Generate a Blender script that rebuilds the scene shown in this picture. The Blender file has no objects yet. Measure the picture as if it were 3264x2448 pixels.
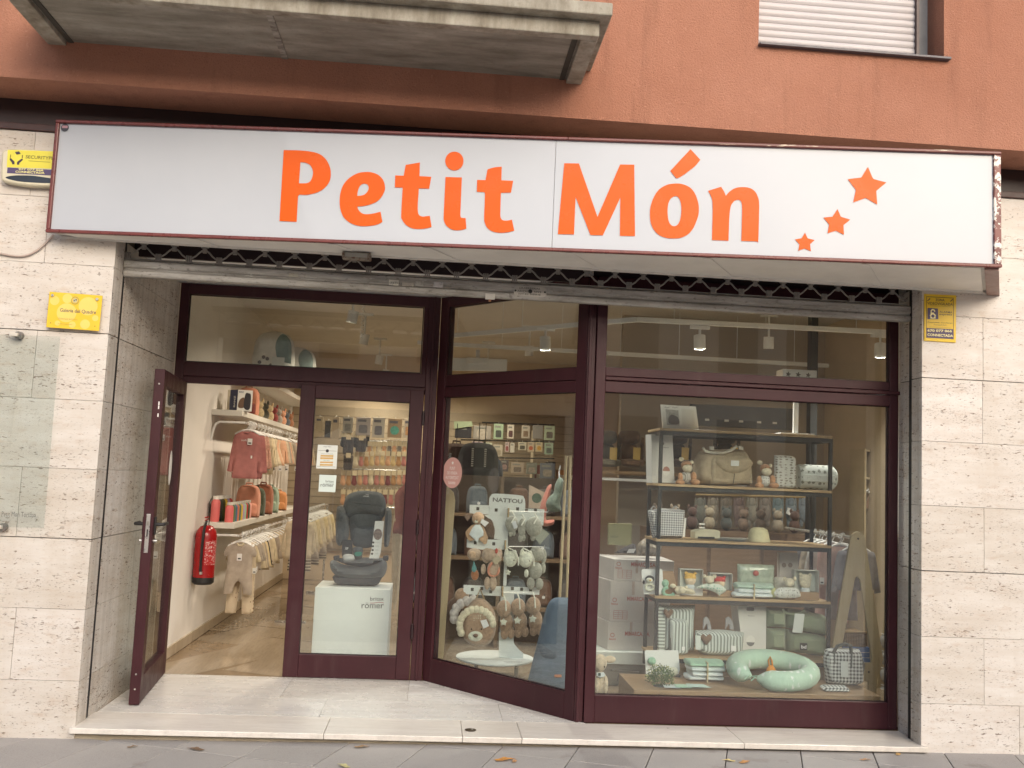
import bpy, math, random
import numpy as np
from mathutils import Vector, Matrix
random.seed(7)
R = math.radians
scene = bpy.context.scene
col = scene.collection

# ---------------------------------------------------------------- camera
FPX, CX, CY = 3050.0, 1632.0, 1224.0            # focal length and centre in photograph pixels
YAW, PITCH, ROLL = 0.07688553, 0.09664172, -0.0436511
CAM = Vector((0.0, -5.7121, 1.5))
_fw = Vector((math.sin(YAW)*math.cos(PITCH), math.cos(YAW)*math.cos(PITCH), math.sin(PITCH)))
_r0 = Vector((math.cos(YAW), -math.sin(YAW), 0)); _u0 = _r0.cross(_fw)
_rt = _r0*math.cos(ROLL) - _u0*math.sin(ROLL); _up = _r0*math.sin(ROLL) + _u0*math.cos(ROLL)
cd = bpy.data.cameras.new('camera'); cam = bpy.data.objects.new('camera', cd); col.objects.link(cam)
cd.sensor_fit = 'HORIZONTAL'; cd.sensor_width = 36.0; cd.lens = 36.0*FPX/3264.0
cd.clip_start = 0.05; cd.clip_end = 500
cam.matrix_world = Matrix(((_rt.x, _up.x, -_fw.x, CAM.x), (_rt.y, _up.y, -_fw.y, CAM.y), (_rt.z, _up.z, -_fw.z, CAM.z), (0, 0, 0, 1)))
scene.camera = cam

# ---------------------------------------------------------------- sky, sun, exposure
SUN_EL, SUN_AZ = R(26), R(162)                   # azimuth: where the sun stands, clockwise from +Y
world = bpy.data.worlds.new('World'); scene.world = world; world.use_nodes = True
wn = world.node_tree.nodes; wl = world.node_tree.links
sky = wn.new('ShaderNodeTexSky'); sky.sky_type = 'NISHITA'; sky.sun_disc = False
sky.sun_elevation = SUN_EL; sky.sun_rotation = SUN_AZ; sky.air_density = 1.0; sky.dust_density = 4.0; sky.ozone_density = 1.0
bg = wn['Background']; bg.inputs['Strength'].default_value = 0.15
wl.new(sky.outputs[0], bg.inputs['Color'])
sd = bpy.data.lights.new('sun', 'SUN'); sd.energy = 1.5; sd.angle = R(75); sd.color = (0.985, 0.985, 1.0)
sun = bpy.data.objects.new('sun', sd); col.objects.link(sun)
_sd = Vector((math.sin(SUN_AZ)*math.cos(SUN_EL), math.cos(SUN_AZ)*math.cos(SUN_EL), math.sin(SUN_EL)))
sun.rotation_euler = _sd.to_track_quat('Z', 'Y').to_euler(); sun.location = (0, -8, 20)
vs = scene.view_settings
vs.view_transform = 'Standard'; vs.look = 'None'; vs.gamma = 1.0; vs.use_curve_mapping = False; vs.exposure = 0.52
try:
    scene.cycles.max_bounces = 10; scene.cycles.transparent_max_bounces = 24
    scene.cycles.diffuse_bounces = 5; scene.cycles.glossy_bounces = 4
    scene.cycles.sample_clamp_indirect = 8.0
    scene.cycles.caustics_reflective = False; scene.cycles.caustics_refractive = False
except Exception: pass

# ---------------------------------------------------------------- measuring helpers: a sight line through the photograph meets a plane of the place
def _ray(x, y): return _fw*FPX + _rt*(x-CX) - _up*(y-CY)
def PY(x, y, Y): d = _ray(x, y); return CAM + d*((Y-CAM.y)/d.y)
def PZ(x, y, Z): d = _ray(x, y); return CAM + d*((Z-CAM.z)/d.z)
def PX(x, y, X): d = _ray(x, y); return CAM + d*((X-CAM.x)/d.x)
def PL(x, y, O, N): d = _ray(x, y); return CAM + d*((O-CAM).dot(N)/d.dot(N))

# ---------------------------------------------------------------- objects
WM = {}
def tag(o, label=None, cat=None, group=None, kind=None):
    if label: o['label'] = label
    if cat: o['category'] = cat
    if group: o['group'] = group
    if kind: o['kind'] = kind
    return o
def thing(name, label, cat, loc=(0, 0, 0), rz=0.0, group=None):
    o = bpy.data.objects.new(name, None); col.objects.link(o); o.empty_display_size = 0.05
    M = Matrix.Translation(Vector(loc)) @ Matrix.Rotation(rz, 4, 'Z')
    o.matrix_world = M; WM[o.name] = M
    return tag(o, label, cat, group)
def copy_tree(o, parent=None):
    c = o.copy(); col.objects.link(c)
    if parent is not None: c.parent = parent
    for ch in list(o.children): copy_tree(ch, c)
    return c
def place(o, loc, rz=0.0, s=1.0):
    o.location = loc; o.rotation_euler = (0, 0, rz); o.scale = (s, s, s)

class MB:
    def __init__(s): s.v = []; s.f = []
    def add(s, verts, faces, M=None):
        n = len(s.v)
        s.v += [tuple(M @ Vector(p)) for p in verts] if M is not None else [tuple(p) for p in verts]
        s.f += [tuple(i+n for i in f) for f in faces]; return s
    def box(s, x0, x1, y0, y1, z0, z1, M=None):
        return s.add([(x0,y0,z0),(x1,y0,z0),(x1,y1,z0),(x0,y1,z0),(x0,y0,z1),(x1,y0,z1),(x1,y1,z1),(x0,y1,z1)],
                     [(0,3,2,1),(4,5,6,7),(0,1,5,4),(1,2,6,5),(2,3,7,6),(3,0,4,7)], M)
    def prism(s, poly, a, b, M=None):                 # outline in X,Z pushed along Y from a to b
        n = len(poly)
        v = [(p[0], a, p[1]) for p in poly] + [(p[0], b, p[1]) for p in poly]
        f = [tuple(range(n)), tuple(range(2*n-1, n-1, -1))] + [(i, (i+1) % n, n+(i+1) % n, n+i)[::-1] for i in range(n)]
        return s.add(v, f, M)
    def tube(s, pts, r, n=8, cap=True, M=None):
        pts = [Vector(p) for p in pts]; k = len(pts); rs = r if isinstance(r, (list, tuple)) else [r]*k
        v = []; f = []; u = None
        for i, p in enumerate(pts):
            t = (pts[min(i+1, k-1)]-pts[max(i-1, 0)]).normalized()
            if u is None: u = t.orthogonal().normalized()
            else:
                u = u - t*u.dot(t); u = u.normalized() if u.length > 1e-6 else t.orthogonal().normalized()
            w = t.cross(u)
            for j in range(n):
                a = 2*math.pi*j/n; v.append(p + (u*math.cos(a) + w*math.sin(a))*rs[i])
        for i in range(k-1):
            for j in range(n): f.append((i*n+j, i*n+(j+1) % n, (i+1)*n+(j+1) % n, (i+1)*n+j))
        if cap: f += [tuple(range(n-1, -1, -1)), tuple(range((k-1)*n, k*n))]
        return s.add(v, f, M)
    def lathe(s, prof, n=16, c=(0, 0, 0), M=None):
        v = []; f = []; k = len(prof)
        for (r, z) in prof:
            for j in range(n):
                a = 2*math.pi*j/n; v.append((c[0]+r*math.cos(a), c[1]+r*math.sin(a), c[2]+z))
        for i in range(k-1):
            for j in range(n): f.append((i*n+j, i*n+(j+1) % n, (i+1)*n+(j+1) % n, (i+1)*n+j))
        f += [tuple(range(n-1, -1, -1)), tuple(range((k-1)*n, k*n))]
        return s.add(v, f, M)
    def ell(s, c, r, nu=14, nv=9, M=None):
        v = []; f = []
        if not isinstance(r, (list, tuple)): r = (r, r, r)
        for i in range(nv+1):
            t = math.pi*i/nv
            for j in range(nu):
                a = 2*math.pi*j/nu
                v.append((c[0]+r[0]*math.sin(t)*math.cos(a), c[1]+r[1]*math.sin(t)*math.sin(a), c[2]-r[2]*math.cos(t)))
        for i in range(nv):
            for j in range(nu): f.append((i*nu+j, i*nu+(j+1) % nu, (i+1)*nu+(j+1) % nu, (i+1)*nu+j))
        return s.add(v, f, M)
    def build(s, name, mat, parent=None, world=True, smooth=True, bevel=0, kind=None, angle=40):
        v = s.v
        if parent is not None and world:
            Mi = WM[parent.name].inverted(); v = [tuple(Mi @ Vector(p)) for p in v]
        me = bpy.data.meshes.new(name); me.from_pydata(v, [], s.f); me.update()
        me.materials.append(mat)
        if smooth:
            me.polygons.foreach_set('use_smooth', [True]*len(me.polygons))
            try: me.set_sharp_from_angle(angle=R(angle))
            except Exception: pass
        o = bpy.data.objects.new(name, me); col.objects.link(o)
        if parent is not None: o.parent = parent; WM[o.name] = WM[parent.name]
        else: WM[o.name] = Matrix()
        if bevel:
            b = o.modifiers.new('bevel', 'BEVEL'); b.width = bevel; b.segments = 2; b.limit_method = 'ANGLE'; b.angle_limit = R(50)
        if kind: o['kind'] = kind
        return o

def smooth_line(pts, n=6, closed=False):               # Catmull-Rom through points; a point with a third value is a corner
    P = [Vector((p[0], p[1])) for p in pts]; c = [len(p) > 2 for p in pts]; k = len(P); out = []
    for i in range(k if closed else k-1):
        p1, p2 = P[i], P[(i+1) % k]
        if c[i] and c[(i+1) % k]: out.append(p1); continue
        p0 = P[i-1] if (closed or i > 0) and not c[i] else p1 - (p2-p1)
        p3 = P[(i+2) % k] if (closed or i < k-2) and not c[(i+1) % k] else p2 + (p2-p1)
        for j in range(n):
            t = j/n
            out.append(0.5*((2*p1) + (p2-p0)*t + (2*p0-5*p1+4*p2-p3)*t*t + (3*p1-p0-3*p2+p3)*t*t*t))
    if not closed: out.append(P[-1])
    return [(p.x, p.y) for p in out]

def pillow(poly, t, step, wr=0.0, wf=9.0, seed=0, edge=None, y0=0.0, back=1.0, p=0.5, bow=0.0):
    """cushion-like solid filling an outline in X,Z: thickest inside, thin at the rim, wrinkled"""
    A = np.array(poly, float); B = np.roll(A, -1, axis=0)
    lo = A.min(0); hi = A.max(0); nx = max(3, int((hi[0]-lo[0])/step)+2); nz = max(3, int((hi[1]-lo[1])/step)+2)
    gx = np.linspace(lo[0]-step*.25, hi[0]+step*.25, nx); gz = np.linspace(lo[1]-step*.25, hi[1]+step*.25, nz)
    X, Z = np.meshgrid(gx, gz, indexing='ij'); Pt = np.stack([X.ravel(), Z.ravel()], 1)
    def inside(q):
        r = np.zeros(len(q), bool)
        for a, b in zip(A, B):
            c = ((a[1] > q[:, 1]) != (b[1] > q[:, 1]))
            with np.errstate(divide='ignore', invalid='ignore'):
                xi = (b[0]-a[0])*(q[:, 1]-a[1])/(b[1]-a[1]+1e-12)+a[0]
            r ^= c & (q[:, 0] < xi)
        return r
    def near(q):
        best = np.full(len(q), 1e9); bp = q.copy()
        for a, b in zip(A, B):
            d = b-a; L = max((d*d).sum(), 1e-12); u = np.clip(((q-a) @ d)/L, 0, 1)
            pp = a+u[:, None]*d; ds = np.sqrt(((q-pp)**2).sum(1)); m = ds < best
            best[m] = ds[m]; bp[m] = pp[m]
        return best, bp
    ins = inside(Pt)
    cxm = (X[:-1, :-1]+X[1:, 1:])/2; czm = (Z[:-1, :-1]+Z[1:, 1:])/2
    cin = inside(np.stack([cxm.ravel(), czm.ravel()], 1)).reshape(cxm.shape)
    use = {}; V = []; idx = lambda i, j: i*nz+j
    need = sorted({idx(i+a, j+b) for i in range(nx-1) for j in range(nz-1) if cin[i, j] for a in (0, 1) for b in (0, 1)})
    cnt = {}
    for i in range(nx-1):
        for j in range(nz-1):
            if cin[i, j]:
                for a in (0, 1):
                    for b in (0, 1): cnt[idx(i+a, j+b)] = cnt.get(idx(i+a, j+b), 0)+1
    need = np.array(need); q = Pt[need]; ds, bp = near(q); inn = ins[need]
    rim = np.array([cnt[k] < 4 for k in need]) | ~inn
    q = np.where(rim[:, None], bp, q); ds = np.where(rim, 0, ds)
    e = edge if edge else max(ds.max(), 1e-6)
    h = t*np.power(np.clip(ds/e, 0, 1), p)
    rs = np.random.RandomState(seed); ph = rs.rand(6)*6.28; fr = (rs.rand(6)-.5)*2*wf
    w = sum(np.sin(q[:, 0]*fr[i]*6+q[:, 1]*fr[(i+1) % 6]*(2 if i < 3 else 7)+ph[i]) for i in range(6))/6*wr
    bowv = bow*((q[:, 0]-(lo[0]+hi[0])/2)/max(hi[0]-lo[0], 1e-6)*2)**2
    use = {k: i for i, k in enumerate(need)}; n = len(need)
    vf = np.stack([q[:, 0], y0-h-w+bowv, q[:, 1]], 1); vb = np.stack([q[:, 0], y0+h*back-w*.5+bowv, q[:, 1]], 1)
    V = [tuple(x) for x in vf]+[tuple(x) for x in vb]; F = []; edg = {}
    for i in range(nx-1):
        for j in range(nz-1):
            if not cin[i, j]: continue
            a, b, c, d = (use[idx(i, j)], use[idx(i+1, j)], use[idx(i+1, j+1)], use[idx(i, j+1)])
            F.append((a, b, c, d)); F.append((d+n, c+n, b+n, a+n))
            for s_, e_ in ((a, b), (b, c), (c, d), (d, a)):
                if (e_, s_) in edg: del edg[(e_, s_)]
                else: edg[(s_, e_)] = 1
    for s_, e_ in edg: F.append((e_, s_, s_+n, e_+n))
    m = MB(); m.v = V; m.f = F
    return m

def rrect(x0, x1, z0, z1, r, n=5):
    out = []
    for cx_, cz_, a0 in ((x1-r, z1-r, 0), (x0+r, z1-r, 90), (x0+r, z0+r, 180), (x1-r, z0+r, 270)):
        for i in range(n+1):
            a = R(a0+90*i/n); out.append((cx_+r*math.cos(a), cz_+r*math.sin(a)))
    return out

def frame(O, U, V):                                     # a drawing plane: x along U, y along V, z towards the reader
    U = Vector(U).normalized(); V = Vector(V); V = (V-U*V.dot(U)).normalized(); N = U.cross(V)
    return Matrix(((U.x, V.x, N.x, O[0]), (U.y, V.y, N.y, O[1]), (U.z, V.z, N.z, O[2]), (0, 0, 0, 1)))

def lettering(s, name, mat, parent, F, x, y, w=None, h=None, bold=0.0, ext=0.0006, world=True, shear=0.0):
    """flat lettering whose lower-left corner is at x,y of frame F and that is w wide and h high"""
    cu = bpy.data.curves.new(name, 'FONT'); cu.body = s; cu.size = 1.0; cu.offset = bold; cu.shear = shear
    cu.resolution_u = 3
    tmp = bpy.data.objects.new(name, cu); me = bpy.data.meshes.new_from_object(tmp)
    bpy.data.objects.remove(tmp); bpy.data.curves.remove(cu)
    if not me.vertices: return None
    a = np.empty(len(me.vertices)*3); me.vertices.foreach_get('co', a); a = a.reshape(-1, 3)
    lo = a.min(0); hi = a.max(0); W = max(hi[0]-lo[0], 1e-6); H = max(hi[1]-lo[1], 1e-6)
    sx = (w/W) if w else None; sy = (h/H) if h else None
    sx = sx or sy; sy = sy or sx
    if parent is not None and world: F = WM[parent.name].inverted() @ F
    for v, p in zip(me.vertices, a):
        v.co = F @ Vector(((p[0]-lo[0])*sx+x, (p[1]-lo[1])*sy+y, ext))
    me.materials.clear(); me.materials.append(mat); me.name = name
    o = bpy.data.objects.new(name, me); col.objects.link(o)
    if parent is not None: o.parent = parent; WM[o.name] = WM[parent.name]
    return o
def flatshape(polys, name, mat, parent, F, ext=0.0006, world=True):
    """flat print: outlines (holes allowed) in frame F"""
    cu = bpy.data.curves.new(name, 'CURVE'); cu.dimensions = '2D'; cu.fill_mode = 'BOTH'
    for poly in polys:
        sp = cu.splines.new('POLY'); sp.points.add(len(poly)-1); sp.use_cyclic_u = True
        for q, p in zip(sp.points, poly): q.co = (p[0], p[1], 0, 1)
    tmp = bpy.data.objects.new(name, cu); me = bpy.data.meshes.new_from_object(tmp)
    bpy.data.objects.remove(tmp); bpy.data.curves.remove(cu)
    if parent is not None and world: F = WM[parent.name].inverted() @ F
    for v in me.vertices: v.co = F @ Vector((v.co.x, v.co.y, ext))
    me.materials.clear(); me.materials.append(mat); me.name = name
    o = bpy.data.objects.new(name, me); col.objects.link(o)
    if parent is not None: o.parent = parent; WM[o.name] = WM[parent.name]
    return o
def circ(x, y, r, n=20, ry=None): return [(x+r*math.cos(2*math.pi*i/n), y+(ry or r)*math.sin(2*math.pi*i/n)) for i in range(n)]
def rect(x0, y0, x1, y1): return [(x0, y0), (x1, y0), (x1, y1), (x0, y1)]
def star(x, y, r, r2=None, a0=90.0):
    r2 = r2 or r*.45
    return [(x+(r if i % 2 == 0 else r2)*math.cos(R(a0+36*i)), y+(r if i % 2 == 0 else r2)*math.sin(R(a0+36*i))) for i in range(10)]

# ---------------------------------------------------------------- materials
def nodes(name):
    m = bpy.data.materials.new(name); m.use_nodes = True
    nt = m.node_tree; b = nt.nodes['Principled BSDF']; return m, nt, b
def N(nt, t, **kw):
    n = nt.nodes.new(t)
    for k, v in kw.items():
        if k in n.inputs: n.inputs[k].default_value = v
        else: setattr(n, k, v)
    return n
def mathn(nt, op, a, b=None):
    n = nt.nodes.new('ShaderNodeMath'); n.operation = op
    for i, x in enumerate((a, b)):
        if x is None: continue
        if isinstance(x, (int, float)): n.inputs[i].default_value = x
        else: nt.links.new(x, n.inputs[i])
    return n.outputs[0]
def mixc(nt, fac, a, b, mode='MIX'):
    n = nt.nodes.new('ShaderNodeMix'); n.data_type = 'RGBA'; n.blend_type = mode
    for i, x in ((0, fac), (6, a), (7, b)):
        if isinstance(x, (int, float)): n.inputs[i].default_value = x
        elif isinstance(x, (tuple, list)): n.inputs[i].default_value = (*x[:3], 1)
        else: nt.links.new(x, n.inputs[i])
    return n.outputs[2]
def ramp(nt, x, p0, p1, c0=0.0, c1=1.0):
    n = nt.nodes.new('ShaderNodeMapRange'); n.clamp = True
    nt.links.new(x, n.inputs[0])
    for i, v in ((1, p0), (2, p1), (3, c0), (4, c1)): n.inputs[i].default_value = v
    return n.outputs[0]
def noise(nt, vec, scale, detail=4.0, rough=0.6):
    n = N(nt, 'ShaderNodeTexNoise', Scale=scale, Detail=detail, Roughness=rough)
    if vec is not None: nt.links.new(vec, n.inputs['Vector'])
    return n.outputs[0]
def coords(nt, kind='Object', scale=(1, 1, 1), rnd=False, rot=(0, 0, 0)):
    if kind == 'World': src = N(nt, 'ShaderNodeNewGeometry').outputs['Position']
    else: src = N(nt, 'ShaderNodeTexCoord').outputs[kind]
    mp = N(nt, 'ShaderNodeMapping'); mp.inputs['Scale'].default_value = scale; mp.inputs['Rotation'].default_value = rot
    nt.links.new(src, mp.inputs['Vector'])
    if rnd:
        oi = N(nt, 'ShaderNodeObjectInfo'); s = N(nt, 'ShaderNodeVectorMath', operation='SCALE')
        cmb = N(nt, 'ShaderNodeCombineXYZ')
        r = mathn(nt, 'MULTIPLY', oi.outputs['Random'], 37.0)
        nt.links.new(r, cmb.inputs[0]); nt.links.new(mathn(nt, 'MULTIPLY', oi.outputs['Random'], 71.0), cmb.inputs[2])
        nt.links.new(cmb.outputs[0], mp.inputs['Location'])
    return mp.outputs[0]
def bump(nt, b, h, strength=0.3, dist=0.01):
    n = N(nt, 'ShaderNodeBump', Strength=strength, Distance=dist); nt.links.new(h, n.inputs['Height']); nt.links.new(n.outputs[0], b.inputs['Normal'])
_MC = {}
def mat(c, rough=0.6, metal=0.0, var=0.10, scale=12.0, bmp=0.0, bs=150.0, name=None, coat=0.0, sheen=0.0, trans=0.0, emit=None):
    key = (tuple(c), rough, metal, var, scale, bmp, bs, coat, sheen, trans, emit)
    if key in _MC: return _MC[key]
    m, nt, b = nodes(name or 'surface')
    v = coords(nt)
    n1 = noise(nt, v, scale); lo = tuple(x*(1-var) for x in c); hi = tuple(min(1, x*(1+var)) for x in c)
    nt.links.new(mixc(nt, ramp(nt, n1, .3, .7), lo, hi), b.inputs['Base Color'])
    b.inputs['Metallic'].default_value = metal
    nt.links.new(ramp(nt, noise(nt, v, scale*2.3), .25, .75, max(0.02, rough-.08), min(1, rough+.08)), b.inputs['Roughness'])
    if bmp: bump(nt, b, noise(nt, v, bs, 3.0), bmp, 0.004)
    if coat: b.inputs['Coat Weight'].default_value = coat; b.inputs['Coat Roughness'].default_value = 0.05
    if sheen: b.inputs['Sheen Weight'].default_value = sheen; b.inputs['Sheen Roughness'].default_value = 0.4
    if emit: b.inputs['Emission Color'].default_value = (*emit[:3], 1); b.inputs['Emission Strength'].default_value = emit[3]
    _MC[key] = m
    return m
def srgb(r, g, b):
    f = lambda x: (x/255/12.92 if x <= 10 else ((x/255+.055)/1.055)**2.4)
    return (f(r), f(g), f(b))
def cloth(c, **k): return mat(c, rough=.9, var=k.pop('var', .12), scale=k.pop('scale', 18), bmp=k.pop('bmp', .35), bs=k.pop('bs', 260), sheen=k.pop('sheen', .25), **k)
def furm(c): return mat(c, rough=.95, var=.22, scale=55, bmp=.9, bs=240, sheen=.4)
def paper(c=(.78, .78, .76)): return mat(c, rough=.55, var=.02, scale=5)

def glass_mat(tint=(.955, .98, .968), f0=.085, dust_veil=.014):
    m = bpy.data.materials.new('window glass'); m.use_nodes = True; nt = m.node_tree; nt.nodes.clear()
    out = nt.nodes.new('ShaderNodeOutputMaterial')
    lw = N(nt, 'ShaderNodeLayerWeight'); p5 = mathn(nt, 'POWER', lw.outputs['Facing'], 5.0)
    fr = mathn(nt, 'ADD', mathn(nt, 'MULTIPLY', p5, 1-f0), f0)
    tr = N(nt, 'ShaderNodeBsdfTransparent'); tr.inputs[0].default_value = (*tint, 1)
    gl = N(nt, 'ShaderNodeBsdfGlossy'); gl.inputs['Roughness'].default_value = 0.0
    v = coords(nt, 'World'); bp = N(nt, 'ShaderNodeBump', Strength=.05, Distance=.01); nt.links.new(noise(nt, v, 1.6, 1.0), bp.inputs['Height']); nt.links.new(bp.outputs[0], gl.inputs['Normal'])
    mx = N(nt, 'ShaderNodeMixShader'); nt.links.new(fr, mx.inputs[0]); nt.links.new(tr.outputs[0], mx.inputs[1]); nt.links.new(gl.outputs[0], mx.inputs[2])
    df = N(nt, 'ShaderNodeBsdfDiffuse'); df.inputs[0].default_value = (.62, .60, .55, 1); m2 = N(nt, 'ShaderNodeMixShader')
    nt.links.new(ramp(nt, noise(nt, v, 3.2, 5, .65), .35, .75, dust_veil*.35, dust_veil*1.5), m2.inputs[0]); nt.links.new(mx.outputs[0], m2.inputs[1]); nt.links.new(df.outputs[0], m2.inputs[2])  # thin pale dust film, mixed in to carry the hazy veil of reflections
    nt.links.new(m2.outputs[0], out.inputs[0]); return m

def travertine(weather=0.0):
    m, nt, b = nodes('travertine')
    v = coords(nt, 'World', rnd=True); vs_ = N(nt, 'ShaderNodeMapping'); vs_.inputs['Scale'].default_value = (1, 1, 5.0); nt.links.new(v, vs_.inputs['Vector'])
    sv = vs_.outputs[0]
    band = noise(nt, sv, 2.2, 5); fine = noise(nt, sv, 14, 5, .7)
    c = mixc(nt, ramp(nt, band, .3, .7), (.58, .53, .475), (.70, .672, .635))
    c = mixc(nt, ramp(nt, fine, .35, .75, 0, .35), c, (.60, .50, .40))
    oi = N(nt, 'ShaderNodeObjectInfo')
    c = mixc(nt, 1.0, c, mixc(nt, oi.outputs['Random'], (.90, .89, .86), (1.0, 1.0, 1.0)), 'MULTIPLY')
    # pits: short dark dashes everywhere, thicker in some beds
    v2 = N(nt, 'ShaderNodeMapping'); v2.inputs['Scale'].default_value = (1, 1, 3.4); nt.links.new(v, v2.inputs['Vector'])
    zone = noise(nt, sv, 1.7, 4, .6); zf = ramp(nt, zone, .36, .70, .085, .0)
    p1 = ramp(nt, mathn(nt, 'SUBTRACT', noise(nt, v2.outputs[0], 21, 4, .62), zf), .566, .605)
    p2 = ramp(nt, mathn(nt, 'SUBTRACT', noise(nt, v2.outputs[0], 55, 3, .6), zf), .560, .615, 0, .7)
    pm = mathn(nt, 'MAXIMUM', p1, p2)
    soft = ramp(nt, mathn(nt, 'SUBTRACT', noise(nt, v2.outputs[0], 8, 5, .65), zf), .50, .66, 0, .42)
    c = mixc(nt, soft, c, (.44, .30, .20)); c = mixc(nt, mathn(nt, 'MULTIPLY', pm, .82), c, (.15, .095, .06))
    st_ = ramp(nt, noise(nt, coords(nt, 'World', (3.0, 3.0, .35)), 1.6, 5, .6), .52, .76, 0, .30); c = mixc(nt, st_, c, (.42, .33, .23))
    if weather:                                         # long grey-black rain stains on the returns
        g_ = ramp(nt, noise(nt, coords(nt, 'World', (9, 9, .28)), 1.5, 6, .7), .44, .70, 0, weather); c = mixc(nt, g_, c, (.19, .155, .11))
    nt.links.new(c, b.inputs['Base Color']); b.inputs['Roughness'].default_value = .62
    bump(nt, b, mathn(nt, 'MULTIPLY', pm, -1.0), .5, .004)
    return m
def render_mat():
    m, nt, b = nodes('pink render')
    v = coords(nt, 'World')
    big = noise(nt, v, 1.1, 5, .65); grit = noise(nt, v, 95, 4, .7)
    c = mixc(nt, ramp(nt, big, .3, .72), (.355, .153, .092), (.445, .212, .138))
    vv = N(nt, 'ShaderNodeMapping'); vv.inputs['Scale'].default_value = (5, 5, .55); nt.links.new(v, vv.inputs['Vector'])
    st = ramp(nt, noise(nt, vv.outputs[0], 2.2, 5, .6), .54, .74, 0, .38)
    c = mixc(nt, st, c, (.20, .085, .05))
    c = mixc(nt, ramp(nt, grit, .56, .74, 0, .6), c, (.20, .07, .04))
    c = mixc(nt, ramp(nt, noise(nt, v, 60, 3), .62, .75, 0, .35), c, (.66, .36, .25))
    nt.links.new(c, b.inputs['Base Color']); b.inputs['Roughness'].default_value = .9
    bump(nt, b, grit, .9, .010)
    return m
def concrete(base=(.34, .32, .27), dark=(.15, .135, .105), sc=2.0, streak=(1.0, 4.0, 1.0)):
    m, nt, b = nodes('concrete'); v = coords(nt, 'World', streak)
    n1 = noise(nt, v, sc, 6, .65); n2 = noise(nt, coords(nt, 'World'), 40, 4)
    c = mixc(nt, ramp(nt, n1, .32, .68), dark, base); c = mixc(nt, ramp(nt, n2, .55, .75, 0, .4), c, dark)
    nt.links.new(c, b.inputs['Base Color']); b.inputs['Roughness'].default_value = .85; bump(nt, b, n2, .35, .005); return m
def galvanised():
    m, nt, b = nodes('galvanised steel'); v = coords(nt, 'World', (1, 1, 8))
    n1 = noise(nt, v, 3.0, 6, .7); n2 = noise(nt, coords(nt, 'World', (1, 1, 2)), 30, 4)
    c = mixc(nt, ramp(nt, n1, .3, .7), (.20, .185, .155), (.50, .485, .45)); c = mixc(nt, ramp(nt, n2, .58, .72, 0, .6), c, (.08, .065, .05))
    c = mixc(nt, ramp(nt, noise(nt, coords(nt, 'World', (1, 1, 3)), 11, 5, .7), .62, .70, 0, .7), c, (.55, .54, .50))
    nt.links.new(c, b.inputs['Base Color']); b.inputs['Metallic'].default_value = .35; b.inputs['Roughness'].default_value = .55; bump(nt, b, n2, .2, .003); return m
def wood(c=(.42, .28, .15), d=(.28, .17, .08), axis=0, sc=3.0):
    m, nt, b = nodes('wood'); s = [14.0, 14.0, 14.0]; s[axis] = 1.0
    v = coords(nt, 'Object', tuple(s)); n1 = noise(nt, v, sc, 5, .6)
    nt.links.new(mixc(nt, ramp(nt, n1, .3, .7), d, c), b.inputs['Base Color']); b.inputs['Roughness'].default_value = .5; bump(nt, b, n1, .15, .002); return m
def stone_floor(a=(.62, .58, .52), d=(.47, .43, .37), rough=.22, streak=(1, 9, 1), rnd=True, rot=0):
    m, nt, b = nodes('veined stone floor'); v = coords(nt, 'World', streak, rnd=rnd, rot=(0, 0, rot))
    n1 = noise(nt, v, 2.4, 6, .62); n2 = noise(nt, v, 12, 5, .7)
    c = mixc(nt, ramp(nt, n1, .3, .7), d, a); c = mixc(nt, ramp(nt, n2, .46, .70, 0, .55), c, tuple(x*.74 for x in d))
    oi = N(nt, 'ShaderNodeObjectInfo'); c = mixc(nt, 1.0, c, mixc(nt, oi.outputs['Random'], (.9, .89, .87), (1, 1, 1)), 'MULTIPLY')
    c = mixc(nt, ramp(nt, noise(nt, coords(nt, 'World'), 2.3, 6, .7), .56, .76, 0, .16), c, tuple(x*.6 for x in d))
    nt.links.new(c, b.inputs['Base Color'])
    nt.links.new(ramp(nt, noise(nt, coords(nt, 'World'), 5, 4), .3, .7, rough*.9, rough*1.12), b.inputs['Roughness']); return m
def paving():
    m, nt, b = nodes('granite paving'); v = coords(nt, 'World', rnd=True)
    n1 = noise(nt, v, 1.6, 5); n2 = noise(nt, v, 140, 3, .7); n3 = noise(nt, coords(nt, 'World'), 3.3, 5, .62)
    c = mixc(nt, ramp(nt, n1, .3, .7), (.29, .268, .245), (.385, .358, .33)); c = mixc(nt, ramp(nt, n2, .35, .7), c, (.42, .40, .38)); c = mixc(nt, ramp(nt, n2, .6, .75, 0, .75), c, (.12, .11, .10))
    c = mixc(nt, ramp(nt, n3, .60, .72, 0, .45), c, (.16, .12, .09))
    oi = N(nt, 'ShaderNodeObjectInfo'); c = mixc(nt, 1.0, c, mixc(nt, oi.outputs['Random'], (.86, .86, .87), (1, 1, 1)), 'MULTIPLY')
    vo = N(nt, 'ShaderNodeTexVoronoi', Scale=3.1); nt.links.new(coords(nt, 'World', (1, 1, 0)), vo.inputs['Vector']); c = mixc(nt, ramp(nt, vo.outputs['Distance'], .035, .05, .55, 0), c, (.10, .085, .075))
    nt.links.new(c, b.inputs['Base Color']); b.inputs['Roughness'].default_value = .7; bump(nt, b, n2, .45, .004); return m
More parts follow.
